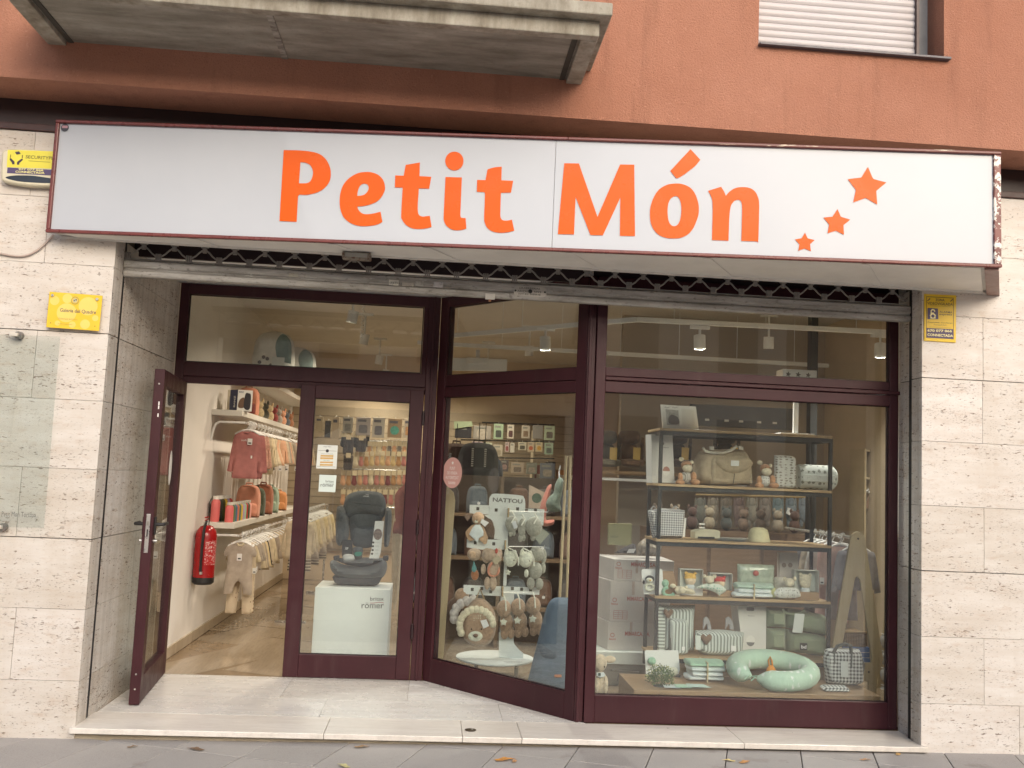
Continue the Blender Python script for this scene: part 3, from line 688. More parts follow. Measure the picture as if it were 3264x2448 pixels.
def acr():
    m_, nt, b = nodes('white acrylic'); v = coords(nt, 'World'); c = mixc(nt, ramp(nt, noise(nt, v, 1.2, 4), .3, .7), (.445,.47,.51), (.48,.505,.54))
    nt.links.new(c, b.inputs['Base Color']); b.inputs['Roughness'].default_value = .015; b.inputs['Specular IOR Level'].default_value = .27; bump(nt, b, noise(nt, v, .9, 1), .04, .05); return m_
M_ACR = acr(); sj = S2(1765, 640)[0]
for a, b in ((.006, sj-.0012), (sj+.0012, SL-.006)):
    MB().box(a, b, .008, SH-.008, -.012, -.003, SF).build('acrylic_panel', M_ACR, sign, smooth=False, bevel=.001)
M_TRIM = mat((.155,.038,.033), rough=.3, var=.15, scale=8, name='oxide red trim'); M_TRIMW = chipped_paint((.17,.045,.037), (.62,.55,.40), .62, .35, 16.0, (.25, .25, 3))
MB().box(-.004, SL+.02, -.002, .018, -.012, .016, SF).build('bottom_trim', M_TRIM, sign, smooth=False, bevel=.005)
MB().box(-.004, SL*.55, SH-.018, SH, -.012, .016, SF).build('top_trim', M_TRIM, sign, smooth=False, bevel=.005)
MB().box(SL*.55, SL+.02, SH-.018, SH, -.012, .016, SF).build('top_trim', M_TRIMW, sign, smooth=False, bevel=.005)
MB().box(-.004, .018, .018, SH-.018, -.012, .014, SF).build('side_trim', M_TRIM, sign, smooth=False, bevel=.005)
MB().box(SL-.022, SL+.018, .018, SH-.018, -.014, .012, SF).build('side_trim', chipped_paint((.19,.05,.04), (.75,.72,.64), .50, .4, 20.0), sign, smooth=False, bevel=.004)
# underside: painted sheets and cross strips
M_SOF = mat((.76,.74,.69), rough=.55, var=.08, scale=3, name='painted soffit sheet')
def pq(a, b, y0=0., y1=1.):                             # part of the underside between fractions a,b of its length
    f = lambda s, d: (FLp.x+(FRp.x-FLp.x)*s+((BLx+(BRx-BLx)*s)-(FLp.x+(FRp.x-FLp.x)*s))*d, (FLp.y+(FRp.y-FLp.y)*s)*(1-d)-.004*d+.014*(1-d))
    return [f(a, y0), f(b, y0), f(b, y1), f(a, y1)]
cut = [.015, .155, .305, .405, .555, .70, .865, .985]
for i, (a, b) in enumerate(zip(cut, cut[1:])):
    q = pq(a+.001, b-.001, .02, .96); m = MB(); m.add([(x, y, 2.787+.002*(i % 2)) for x, y in q]+[(x, y, 2.795) for x, y in q], [(3,2,1,0),(4,5,6,7),(0,1,5,4),(1,2,6,5),(2,3,7,6),(3,0,4,7)]); m.build('soffit_sheet', M_SOF, sign, smooth=False)
for s in cut[1:-1]:
    q = pq(s-.004, s+.004, .02, .95); m = MB(); m.add([(x, y, 2.783) for x, y in q]+[(x, y, 2.7865) for x, y in q], [(3,2,1,0),(4,5,6,7),(0,1,5,4),(1,2,6,5),(2,3,7,6),(3,0,4,7)]); m.build('soffit_strip', M_SOF, sign, smooth=False)
for s0, s1, d0 in ((.0, 1.0, .955),):
    q = pq(s0, s1, d0, 1.0); m = MB(); m.add([(x, y, 2.776) for x, y in q]+[(x, y, 2.790) for x, y in q], [(3,2,1,0),(4,5,6,7),(0,1,5,4),(1,2,6,5),(2,3,7,6),(3,0,4,7)]); m.build('soffit_angle', mat((.64,.62,.57), rough=.5), sign, smooth=False)
q = pq(.988, 1.003, 0., 1.0); m = MB(); m.add([(x, y, 2.772) for x, y in q]+[(x, y, 2.792) for x, y in q], [(3,2,1,0),(4,5,6,7),(0,1,5,4),(1,2,6,5),(2,3,7,6),(3,0,4,7)]); m.build('end_trim', mat((.26,.155,.13), rough=.5, var=.2), sign, smooth=False)
# lettering, cut vinyl
M_ORANGE = mat((.72,.104,.002), rough=.3, var=.03, scale=3, name='orange vinyl'); M_ORANGE.node_tree.nodes['Principled BSDF'].inputs['Specular IOR Level'].default_value = .2
def glyph(name, loops, org, s, n=6):
    polys = []
    for lp_ in loops:
        sm = smooth_line([(org[0]+p[0]/s, org[1]+p[1]/s)+(('c',) if len(p) > 2 else ()) for p in lp_], n, True)
        polys.append([S2(*p) for p in sm])
    return flatshape(polys, name, M_ORANGE, sign, SF, .0006)
c = 'c'; s1 = 5.821; o1 = (880, 460)
glyph('letter_p', [[(141,107,c),(400,112),(620,132),(800,178),(930,285),(1000,430),(1015,560),(990,690),(910,800),(780,885),(620,930),(540,938),(430,932,c),(408,960,c),(382,1438,c),(63,1422,c)],
    [(452,332,c),(540,340),(630,385),(680,480),(682,570),(650,660),(600,710),(530,724),(425,724,c)]], o1, s1)
glyph('letter_e', [[(1938,1250,c),(1800,1285),(1660,1297),(1580,1270),(1525,1210),(1508,1155,c),(1620,1145),(1780,1105),(1910,1030),(2000,900),(2022,800),(1990,670),(1900,570),(1780,522),(1680,512),(1520,535),(1360,625),(1250,750),(1195,900),(1180,1060),(1195,1210),(1250,1345),(1350,1440),(1480,1500),(1620,1520),(1800,1505),(1900,1478),(1973,1440,c)],
    [(1506,957,c),(1518,870),(1555,775),(1620,730),(1690,745),(1718,800),(1700,870),(1640,930),(1570,952)]], o1, s1)
s2 = 5.144; o2 = (1230, 460)
glyph('letter_t', [[(325,338,c),(558,297,c),(550,522,c),(745,532,c),(710,726,c),(540,724,c),(524,960,c),(524,1090),(545,1160),(600,1185),(650,1180),(720,1172,c),(750,1356,c),(650,1380),(530,1388),(420,1372),(320,1310),(262,1225),(252,1150),(275,710,c),(146,706,c),(154,510,c),(292,514,c)]], o2, s2)
glyph('letter_i', [[(978,535,c),(1246,544,c),(1220,1150,c),(1228,1195),(1260,1207,c),(1307,1210,c),(1320,1380,c),(1250,1402),(1160,1410),(1070,1390),(990,1330),(950,1240),(948,1160,c)]], o2, s2)
glyph('letter_dot', [circ(1123, 274, 150, 16, 154)], o2, s2)
glyph('letter_t', [[(1667,410,c),(1780,378),(1900,367,c),(1894,590,c),(2087,598,c),(2052,792,c),(1886,794,c),(1875,1150,c),(1885,1210),(1920,1245),(1980,1250),(2067,1238,c),(2106,1415,c),(2000,1442),(1870,1450),(1750,1428),(1660,1365),(1618,1270),(1612,1180),(1624,830),(1605,782,c),(1492,778,c),(1497,584,c),(1634,586,c)]], o2, s2)
s3 = 5.153; o3 = (1740, 460)
glyph('letter_m', [[(302,311,c),(543,315,c),(848,1192,c),(1220,331,c),(1452,334,c),(1464,1508,c),(1216,1503,c),(1224,872,c),(936,1496,c),(733,1491,c),(488,864,c),(462,1480,c),(196,1476,c)]], o3, s3)
s4 = 5.0275; o4 = (2040, 460)
glyph('letter_o', [[(565,628),(430,650),(300,730),(215,860),(170,1000),(160,1130),(175,1260),(225,1370),(310,1455),(430,1500),(550,1508),(660,1495),(770,1440),(850,1350),(905,1230),(938,1120),(942,1000),(920,890),(870,770),(790,685),(680,638)],
    [(565,830),(505,860),(460,930),(444,1030),(444,1130),(460,1230),(495,1290),(545,1312),(600,1290),(640,1220),(660,1120),(664,1020),(650,920),(615,850)]], o4, s4)
glyph('letter_accent', [[(810,78,c),(967,247,c),(890,340),(780,430),(650,520),(584,548,c),(485,426,c)]], o4, s4)
glyph('letter_n', [[(1090,745,c),(1300,680,c),(1350,760,c),(1375,824,c),(1450,745),(1540,698),(1660,685),(1770,705),(1850,765),(1898,870),(1910,980),(1908,1100,c),(1896,1540),(1880,1556,c),(1625,1548,c),(1636,1130,c),(1636,980),(1615,910),(1570,888),(1510,910),(1462,975),(1442,1060),(1430,1200,c),(1418,1544,c),(1155,1534,c),(1164,1000),(1145,850)]], o4, s4)
s5 = 5.353; o5 = (2500, 510)
for nm, pts in (('star', [(1427,117),(1505,300),(1525,325),(1742,383),(1572,525),(1570,545),(1587,760),(1387,646),(1175,725),(1220,520),(1215,500),(1083,326),(1300,300),(1320,290)]),
                ('star', [(909,836),(962,962),(975,972),(1127,1017),(1012,1108),(1010,1120),(1019,1278),(878,1204),(738,1252),(765,1105),(760,1092),(668,982),(822,966)]),
                ('star', [(353,1240),(393,1328),(405,1338),(519,1366),(442,1432),(440,1445),(454,1556),(343,1508),(238,1549),(258,1440),(253,1432),(182,1354),(290,1336),(300,1328)])):
    glyph(nm, [[(x, y, c) for x, y in pts]], o5, s5, 1)
a = S2(207, 407)
flatshape([circ(a[0], a[1], .024)], 'round_sticker', mat((.05,.05,.06), rough=.4), sign, SF, .001); flatshape([rect(a[0]-.016, a[1]-.003, a[0]+.016, a[1]+.012)], 'sticker_band', mat((.45,.25,.28), rough=.5), sign, SF, .0015)
# small bulkhead lamp under the sign
a = PZ(1140, 812, 2.783)
t = thing('soffit_lamp', 'small square bulkhead lamp with rusty rim under the sign', 'lamp', (a.x, -.06, 2.74))
M_RUST = chipped_paint((.24,.21,.17), (.12,.06,.035), .52, .6, 40.0)
MB().box(a.x-.085, a.x+.085, -.10, -.03, 2.742, 2.782).build('housing', M_RUST, t, smooth=False, bevel=.006)
MB().box(a.x-.065, a.x+.065, -.107, -.1, 2.750, 2.776).build('lens', mat((.28,.28,.25), rough=.3), t, smooth=False, bevel=.003)
for s in (-.075, .07): MB().box(a.x+s, a.x+s+.006, -.108, -.1, 2.756, 2.77).build('clip', M_RUST, t, smooth=False)

# ================================================================ things fixed to the stone walls
class ZQ:
    """a zoomed view of the photograph: pixel of the zoom -> point on the plane at depth Y"""
    def __init__(s, ox, oy, k, Y): s.o = (ox, oy); s.k = k; s.Y = Y; s.m = (Y-CAM.y)/FPX/k
    def __call__(s, x, y): p = PY(s.o[0]+x/s.k, s.o[1]+y/s.k, s.Y); return (p.x, p.z)
    def v(s, x, y, dy=0.0): p = s(x, y); return (p[0], s.Y+dy, p[1])
    def at(s, Y): return ZQ(s.o[0], s.o[1], s.k, Y)
    def poly(s, pts): return [s(*p[:2])+tuple(p[2:]) for p in pts]
    def ell(s, mb, cx, cy, rx, ry, dk=.8, dy=0.0, **k): mb.ell(s.v(cx, cy, dy), (rx*s.m, dk*min(rx, ry)*s.m, ry*s.m), **k); return mb
def FY(Y): return frame((0, Y, 0), (1, 0, 0), (0, 0, 1))          # print on a plane facing the street
def base(q, x, y, dy=0): p = q(x, y); return (p[0], q.Y+dy, p[1])

# alarm siren
q = ZQ(0, 460, 11.642, -.05)
t = thing('alarm_siren', 'cream alarm siren box with yellow label on the stone beside the sign', 'alarm box', base(q, 1000, 1560, .05))
out = smooth_line(q.poly([(60,300),(180,190),(500,155),(1100,165),(1900,240),(2300,330),(2500,600),(2480,1200),(2380,1500),(2000,1570),(1100,1545),(400,1455),(90,1360),(20,1200),(25,700)]), 5, True)
MB().prism(out, -.05, -.0005).build('case', mat((.62,.57,.42), rough=.45, var=.04), t, bevel=.012)
lens = smooth_line(q.poly([(205,1240),(500,1160),(1100,1160),(1700,1230),(2300,1330),(2350,1400),(1900,1440),(1200,1420),(600,1360)]), 5, True)
flatshape([lens], 'flash_lens', mat((.012,.018,.03), rough=.12), t, FY(-.05), .001)
flatshape([q.poly([(290,205),(2330,270),(2290,920),(250,850)])], 'yellow_label', mat((.72,.64,.055), rough=.35, var=.04), t, FY(-.05), .001)
flatshape([q.poly([(280,860),(2280,960),(2260,1180),(260,1070)])], 'violet_band', mat((.075,.05,.13), rough=.35), t, FY(-.05), .0012)
Ms = mat((.13,.115,.02), rough=.5); p = q(960, 560)
FS = frame((0, -.05, 0), Vector(PY(160, 510, -.05))-Vector(PY(80, 506.2, -.05)), (0, 0, 1)); 
def rot_frame(q, x, y, x2, y2): a = Vector(q.v(x, y)); b = Vector(q.v(x2, y2)); return frame(a, b-a, (0, 0, 1)), (b-a).length
F_, L_ = rot_frame(q, 955, 525, 2260, 600); lettering('SECURITYPLAN', 'label_text', Ms, t, F_, 0, 0, L_, 125*q.m, .01, .002)
F_, L_ = rot_frame(q, 1060, 620, 1860, 672); flatshape([rect(0, -.0005, L_, .0016)], 'label_line', Ms, t, F_, .002)
F_, L_ = rot_frame(q, 690, 960, 1610, 1005); lettering('977 077 066', 'label_text', mat((.75,.70,.30)), t, F_, 0, 0, L_, 75*q.m, .03, .0025)
F_, L_ = rot_frame(q, 575, 1060, 1660, 1110); lettering('CONNECTADA', 'label_text', mat((.75,.70,.30)), t, F_, 0, 0, L_, 85*q.m, .03, .0025)
Mv = mat((.045,.03,.045), rough=.5)
flatshape([q.poly([(560,290),(715,262),(775,355),(620,390)])], 'label_mark', Mv, t, FY(-.05), .002)
flatshape([q.poly([(370,520),(420,525),(545,650),(540,750),(455,745),(450,690),(365,580)])], 'label_mark', Mv, t, FY(-.05), .002)
flatshape([q.poly([(850,540),(800,540),(635,660),(635,760),(720,760),(725,700),(850,590)])], 'label_mark', Mv, t, FY(-.05), .002)
flatshape([q.poly([(385,385),(415,385),(405,510),(375,505)])], 'label_mark', Ms, t, FY(-.05), .002); flatshape([q.poly([(820,400),(860,405),(845,520),(815,515)])], 'label_mark', Ms, t, FY(-.05), .002)
# cable looping from the sign
pts = [PY(x, y, -.012) for x, y in ((-60, 800), (0, 808), (40, 815), (80, 815), (115, 800), (145, 775), (170, 748))]
sm = smooth_line([(p.x, p.z) for p in pts], 5); o = MB().tube([(x, -.012, z) for x, z in sm], .006, 8).build('cable', mat((.45,.36,.31), rough=.6), None)
tag(o, 'loose pinkish cable drooping across the stone from the corner of the sign', 'cable')
# yellow acrylic plaque
q = ZQ(140, 920, 11.06, -.03)
t = thing('plaque', 'yellow acrylic plaque on steel studs reading Galeria del Quadre', 'plaque', base(q, 1000, 1430, .03))
P_ = q.poly([(195,105),(2065,245),(1940,1495),(75,1360)])
MB().prism(P_, -.03, -.024).build('acrylic_plate', mat((.76,.52,.055), rough=.15, var=.03, scale=4, name='yellow acrylic'), t, smooth=False, bevel=.001)
for (x, y, r_) in ((830,345,165),(380,420,160),(800,850,330),(1560,620,320),(1450,1255,165),(480,1215,90),(1810,1040,105),(1000,1270,115)):
    a = q(x, y); flatshape([circ(a[0], a[1], r_*q.m, 24)], 'pale_bubble', mat((.80,.60,.16), rough=.15, var=.03), t, FY(-.03), .0004+.00008*(r_ % 7))
for i, (x, y) in enumerate(((318,240),(1885,380))):
    a = q(x, y); MB().lathe([(0,0),(.0075,0),(.0085,.004),(.0085,.03),(.0,.03)], 14, M=Matrix.Translation((a[0], -.040, a[1])) @ Matrix.Rotation(R(-90), 4, 'X')).build('stud', M_STEEL, t)
for x, y in ((238,1208),(1800,1325)):
    a = q(x, y); flatshape([circ(a[0], a[1], .003)], 'screw_hole', mat((.2,.11,.02)), t, FY(-.03), .0015)
Mp = mat((.16,.12,.10), rough=.5)
F_, L_ = rot_frame(q, 560, 835, 1830, 925); lettering('Galeria del Quadre', 'plaque_text', Mp, t, F_, 0, 0, L_, 150*q.m, .012, .0015)
F_, L_ = rot_frame(q, 515, 1095, 1180, 1140); lettering('Equipament de lli-lliure', 'plaque_text', mat((.38,.27,.08)), t, F_, 0, 0, L_, 75*q.m, .0, .0015)
F_, L_ = rot_frame(q, 495, 1235, 1000, 1272); flatshape([rect(0, -.0004, L_, .0012)], 'plaque_rule', mat((.3,.22,.05)), t, F_, .0015)
a = q(1100, 420); flatshape([circ(a[0], a[1], 135*q.m, 24), circ(a[0], a[1], 112*q.m, 24)], 'seal_ring', mat((.34,.27,.08)), t, FY(-.03), .0015)
flatshape([circ(a[0], a[1], 82*q.m, 20)], 'seal_disc', mat((.5,.45,.25)), t, FY(-.03), .0014)
for x, y in ((1075,425),(1140,398)): b_ = q(x, y); flatshape([circ(b_[0], b_[1], 24*q.m, 12)], 'seal_dot', Mv, t, FY(-.03), .002)
# glass panel with the shop's name
q = ZQ(0, 1040, 2.4397, -.045)
t = thing('glass_panel', 'clear greenish glass panel held off the stone by steel clips, shop name printed low down', 'glass panel', base(q, -150, 1565, .045))
P_ = q.poly([(-520,45),(465,80),(338,1568),(-640,1545)])
def sheet_glass():
    m_ = glass_mat((.962,.984,.978), .055, .005); return m_
MB().prism(P_, -.045, -.037).build('glass_sheet', sheet_glass(), t, smooth=False)
for x, y in ((118,65),(-8,1562),(-420,42),(-560,1545)):
    a = q(x, y)
    cl = MB().lathe([(0,0),(.022,0),(.022,.034),(0,.034)], 16, M=Matrix.Translation((a[0]+.012, -.036, a[1])) @ Matrix.Rotation(R(-90), 4, 'X')).build('standoff', mat((.22,.20,.18), rough=.4, metal=.5), t)
    MB().box(a[0]-.03, a[0]+.016, -.056, -.03, a[1]-.010, a[1]+.010).build('clip', mat((.62,.58,.50), rough=.4, metal=.3), t, smooth=False, bevel=.003)
F_, L_ = rot_frame(q, 12, 1478, 278, 1484); lettering('Petit Mon Tortosa', 'glass_text', mat((.13,.13,.12)), t, F_, 0, 0, L_, 36*q.m, .0, .0012)
# video surveillance sign
q = ZQ(2930, 930, 9.762, -.012)
t = thing('video_sign', 'yellow and violet video surveillance sign screwed to the stone under the sign end', 'sign', base(q, 660, 1550, .012))
P_ = q.poly([(170,60),(1165,105),(1155,1580),(165,1520)])
MB().prism(P_, -.008, -.001).build('sign_plate', mat((.70,.47,.02), rough=.4, var=.05, scale=9, name='yellow plastic'), t, smooth=False, bevel=.002)
Fv = FY(-.008); Mk = mat((.07,.05,.03), rough=.5); Mvi = mat((.045,.025,.085), rough=.4); Mye = mat((.78,.70,.35), rough=.5)
flatshape([q.poly([(228,140),(1085,185),(1080,1472),(228,1428)]), q.poly([(243,158),(1070,202),(1065,1455),(243,1412)])], 'sign_border', Mk, t, Fv, .0008)
for tx, x, y, x2, y2, h, mm, b in (('ZONA',515,290,800,298,88,Mk,.02),('VIDEOVIGILADA',258,395,1055,432,88,Mk,.012),('ALARMA',640,652,1040,672,68,Mk,.005),('express',635,740,1035,755,62,Mk,.012),
    ('Proximitat  Confiança',265,968,1040,1000,52,Mk,.0),('Tranquil·litat',455,1052,860,1065,52,Mk,.0)):
    F_, L_ = rot_frame(q, x, y, x2, y2); F_.translation.y = -.008; lettering(tx, 'sign_text', mm, t, F_, 0, 0, L_, h*q.m, b, .001, shear=.25 if tx in ('express','Proximitat  Confiança','Tranquil·litat') else 0)
for a_, b_ in (((345,432),(980,468)),((320,1090),(1000,1125))):
    F_, L_ = rot_frame(q, *a_, *b_); F_.translation.y = -.008; flatshape([rect(0, 0, L_, .0011)], 'sign_rule', Mk, t, F_, .001)
flatshape([q.poly([(240,1125),(1075,1160),(1080,1470),(235,1425)])], 'violet_panel', Mvi, t, Fv, .0012)
F_, L_ = rot_frame(q, 262, 1240, 1025, 1262); F_.translation.y = -.008; lettering('670 077 066', 'sign_text', Mye, t, F_, 0, 0, L_, 82*q.m, .03, .002)
F_, L_ = rot_frame(q, 262, 1372, 1060, 1412); F_.translation.y = -.008; lettering('CONNECTADA', 'sign_text', Mye, t, F_, 0, 0, L_, 85*q.m, .03, .002)
flatshape([q.poly([(280,498),(590,520),(605,850),(265,850),(265,515)])], 'violet_square', Mvi, t, Fv, .001)
flatshape([q.poly([(355,830),(350,740),(335,735),(360,700),(360,580),(395,540),(430,530),(480,550),(505,590),(500,625),(475,620),(460,585),(425,575),(395,595),(395,660),(435,635),(535,735),(515,745),(515,830)])], 'padlock_mark', Mye, t, Fv, .0016)
a = q(430, 755); flatshape([circ(a[0], a[1], 55*q.m, 14)], 'padlock_hands', Mvi, t, Fv, .002)
for x, y in ((215,105),(1120,160),(215,1475),(1122,1520)): a = q(x, y); flatshape([circ(a[0], a[1], .0016, 8)], 'sign_screw', Mk, t, Fv, .001)
for x, y in ((300,230),(1010,250)): flatshape([q.poly([(x-50,y+50),(x+40,y-40),(x+55,y-5),(x-20,y+55)])], 'corner_mark', Mk, t, Fv, .001)

# fallen leaves and litter on the pavement
def leaf(px, py, L, rot, c_, label, curl=.25):
    p = PZ(px, py, gz(0)); p = PZ(px, py, gz(p.x)+.002); out_ = []
    for i in range(18):
        a_ = 2*math.pi*i/18; r_ = L*(.34+.16*abs(math.cos(2.5*a_)))*(1.25 if abs(math.cos(a_)) > .8 else .9); out_.append((r_*math.cos(a_)*1.15, r_*math.sin(a_)*.75))
    mb = MB(); mb.add([(0, 0, .006)]+[(x, y, .004+curl*abs(y)*.6+.003*math.sin(5*x/L)) for x, y in out_], [(0, i+1, (i+1) % 18+1) for i in range(18)])
    mb.tube([(L*.5, 0, .006), (L*.85, .004, .004)], .0012, 5)
    o_ = mb.build('fallen_leaf', mat(c_, rough=.8, var=.3, scale=40), None, world=False, smooth=False); o_.location = p; o_.rotation_euler = (0, 0, rot); WM[o_.name] = Matrix()
    tag(o_, label, 'leaf', 'fallen leaves on the pavement')
leaf(1605, 2423, .085, .3, (.48,.22,.05), 'orange plane leaf on the paving below the slanting window')
leaf(1640, 2428, .04, 1.2, (.40,.22,.10), 'shrivelled brown leaf stalk beside the orange leaf')
leaf(1150, 2382, .06, .2, (.30,.20,.11), 'curled dry brown leaf on the paving below the closed door')
leaf(1098, 2443, .06, 2.4, (.48,.44,.22), 'pale yellow leaf at the slab joint below the closed door')
leaf(2327, 2426, .05, 2.9, (.62,.50,.22), 'small yellow leaf on the paving below the wide window')
leaf(2372, 2431, .06, .5, (.46,.24,.09), 'rusty orange leaf below the wide window beside the yellow one')
leaf(2755, 2423, .045, 0, (.44,.26,.14), 'thin tan leaf lying across a paving joint')
leaf(2863, 2406, .045, .8, (.45,.28,.10), 'small ochre leaf by the right end of the step')
leaf(628, 2390, .07, 2.8, (.16,.10,.06), 'flattened dark brown leaf on the paving near the open door')
leaf(420, 2382, .04, .4, (.22,.15,.09), 'tiny crumpled brown leaf near the left end of the step')

# ================================================================ the other side of the street (seen only in the glass)
def block(name, label, x0, x1, y, h, ma, wma, cols_, rows, depth=8):
    b_ = thing(name, label, 'building', ((x0+x1)/2, y, 0))
    MB().box(x0, x1, y-depth, y, -1, h).build('wall', ma, b_, smooth=False)
    dx = (x1-x0)/cols_; dz = (h-1.0)/rows
    for i in range(cols_):
        for j in range(rows):
            MB().box(x0+dx*(i+.3), x0+dx*(i+.7), y-.02, y+.02, 1.0+dz*(j+.2), 1.0+dz*(j+.75)).build('window', wma, b_, smooth=False)
    MB().box(x0, x1, y-.3, y+.35, h, h+.25).build('cornice', ma, b_, smooth=False)
block('street_building', 'pale cream house across the square', -20, 12.5, -27, 8.6, mat((.62,.55,.42), rough=.8, var=.05, scale=1), mat((.10,.09,.08), rough=.3), 9, 2)
block('street_building', 'taller brown house across the square', 14, 38, -29, 9, mat((.24,.17,.12), rough=.8, var=.1, scale=1), mat((.05,.05,.055), rough=.3), 6, 4)
block('street_building', 'grey house across the square beyond the gap', -52, -22, -28, 7.5, mat((.45,.42,.38), rough=.8, var=.05, scale=1), mat((.08,.08,.09), rough=.3), 7, 3)
def parasol(x, y, label):
    t = thing('parasol', label, 'parasol', (x, y, gz(x)), 0, 'parasols on the square'); MB().tube([(x, y, gz(x)), (x, y, 2.75)], .03, 8).build('pole', M_WHITE, t)
    r_ = 1.6; mb = MB(); mb.add([(x, y, 2.75)]+[(x+r_*math.cos(R(45*i)), y+r_*math.sin(R(45*i)), 2.0) for i in range(8)]+[(x+r_*math.cos(R(45*i)), y+r_*math.sin(R(45*i)), 1.85) for i in range(8)], [(0, 1+i, 1+(i+1) % 8) for i in range(8)]+[(1+i, 9+i, 9+(i+1) % 8, 1+(i+1) % 8) for i in range(8)]); mb.build('canopy', cloth((.66,.60,.46)), t, smooth=False)
    MB().lathe([(0,0),(.3,0),(.3,.08),(0,.08)], 16, (x, y, gz(x))).build('foot', M_CONC, t)
parasol(-13.2, -22, 'cream parasol out on the sunny square'); parasol(-3.0, -21, 'cream parasol on the square opposite the doors')


# ================================================================ inside: lamps on tracks
def spot_head(loc, aim, energy, label, stem=.05, size=.045, h=.105, colr=(1.0,.74,.46), angle=120):
    t = thing('track_spotlight', label, 'spotlight', loc, 0, 'white cylinder spotlights on the ceiling tracks')
    d = (Vector(aim)-Vector(loc)).normalized(); Mr = Matrix.Translation(loc) @ d.to_track_quat('-Z', 'Y').to_matrix().to_4x4()
    MB().lathe([(0, .055), (size, .055), (size, -h+.055), (size*.86, -h+.055), (size*.82, -h+.09), (0, -h+.09)], 24, M=Mr).build('lamp_head', M_WHITE, t)
    m = MB(); m.tube([(loc[0], loc[1], loc[2]+.03), (loc[0], loc[1], loc[2]+.06+stem)], .010, 8); m.build('stem', M_WHITE, t)
    MB().box(loc[0]-.075, loc[0]+.075, loc[1]-.015, loc[1]+.015, loc[2]+.055+stem, loc[2]+.08+stem).build('adapter', M_WHITE, t, smooth=False)
    if energy:
        ld = bpy.data.lights.new('spot', 'SPOT'); ld.energy = energy; ld.color = colr; ld.spot_size = R(angle); ld.spot_blend = .8; ld.shadow_soft_size = .04
        lo = bpy.data.objects.new('spotlight_beam', ld); col.objects.link(lo); lo.parent = t
        lo.matrix_local = WM[t.name].inverted() @ Mr @ Matrix.Translation((0, 0, -h+.05))
    return t
def track(pts, label, w=.034):
    pts = [Vector(p) for p in pts]; t = thing('lighting_track', label, 'lighting track', tuple(pts[0]))
    for a, b in zip(pts, pts[1:]):
        d = (b-a); n_ = Vector((-d.y, d.x, 0)).normalized()*w/2; h = Vector((0, 0, .036))
        MB().add([a-n_, a+n_, b+n_, b-n_, a-n_+h, a+n_+h, b+n_+h, b-n_+h], [(0,1,2,3),(7,6,5,4),(0,4,5,1),(1,5,6,2),(2,6,7,3),(3,7,4,0)]).build('rail', M_WHITE, t, smooth=False)
        k = max(2, int(d.length/.55))
        for i in range(k):
            p = a+d*((i+.4)/k); MB().tube([(p.x, p.y, p.z+.036), (p.x, p.y, 3.1)], .003, 6).build('hanging_wire', M_WHITE, t)
    return t
ca = PY(2030, 1026, 1.45)
e1 = PY(2900, 1070, 1.45); e0 = PY(1380, 1082, 2.55)
track([(e0.x, 2.55, e0.z), (ca.x, 1.45, ca.z), (e1.x, 1.45, e1.z)], 'white lighting track hung on wires along the shop windows')
for x, y, Y_, lb, tip_ in ((2230, 1092, 1.45, 'white cylinder spotlight hung over the middle of the wide window', 0), (2806, 1118, 1.45, 'white cylinder spotlight tilted at the end of the track over the wide window', -.05), (1738, 1096, 1.9, 'white cylinder spotlight hung behind the slanting window', .03)):
    p = PY(x, y, Y_); spot_head(tuple(p), (p.x+tip_*4, p.y-.35, 0), 75, lb, colr=(1.0,.95,.87), angle=140)
b0 = PY(1330, 1098, 3.0); b1 = PY(2640, 1172, 3.0)
track([(b0.x, 3.0, b0.z), (b1.x, 3.0, b1.z)], 'white lighting track in front of the beige partition')
# floodlight panel on the far track
q = ZQ(1350, 700, 2.458, 2.96)
t = thing('flood_lamp', 'flat white rectangular flood lamp under the track behind the slanting window', 'lamp', base(q, 425, 1190))
MB().prism(q.poly([(60,1078),(655,1095),(652,1188),(60,1180)]), 2.94, 2.99).build('lamp_panel', M_WHITE, t, smooth=False, bevel=.006)
MB().prism(q.poly([(335,1085),(505,1090),(505,1138),(335,1133)]), 2.90, 2.94).build('driver_box', M_WHITE, t, smooth=False, bevel=.004)
MB().prism(q.poly([(410,1020),(440,1020),(440,1090),(410,1088)]), 2.955, 2.975).build('stem', M_WHITE, t, smooth=False)
# deeper lamps that light the shop floor
for i, (x, y, e_) in enumerate(((-.75, 2.35, 50), (-.75, 3.7, 70), (-.7, 5.4, 75), (.55, 5.2, 50), (.9, 3.9, 30), (.1, 6.7, 50), (2.9, 2.5, 4), (-.7, 6.9, 55))):
    spot_head((x, y, 2.78), (x+(-.45 if x < -.6 else .1), y+.35, 0), e_, 'white cylinder spotlight on the ceiling over the shop aisle', .18, colr=(1.0,.85,.66), angle=150)
# spiral cable
p = PY(1155, 1035, 2.2); m = MB(); m.tube([(p.x+.012*math.cos(i*.9), 2.2+.012*math.sin(i*.9), p.z-.12+i*.0055) for i in range(90)], .004, 5)
tag(m.build('spiral_cable', M_WHITE, None), 'white coiled cable hanging from the ceiling behind the glass above the door', 'cable')

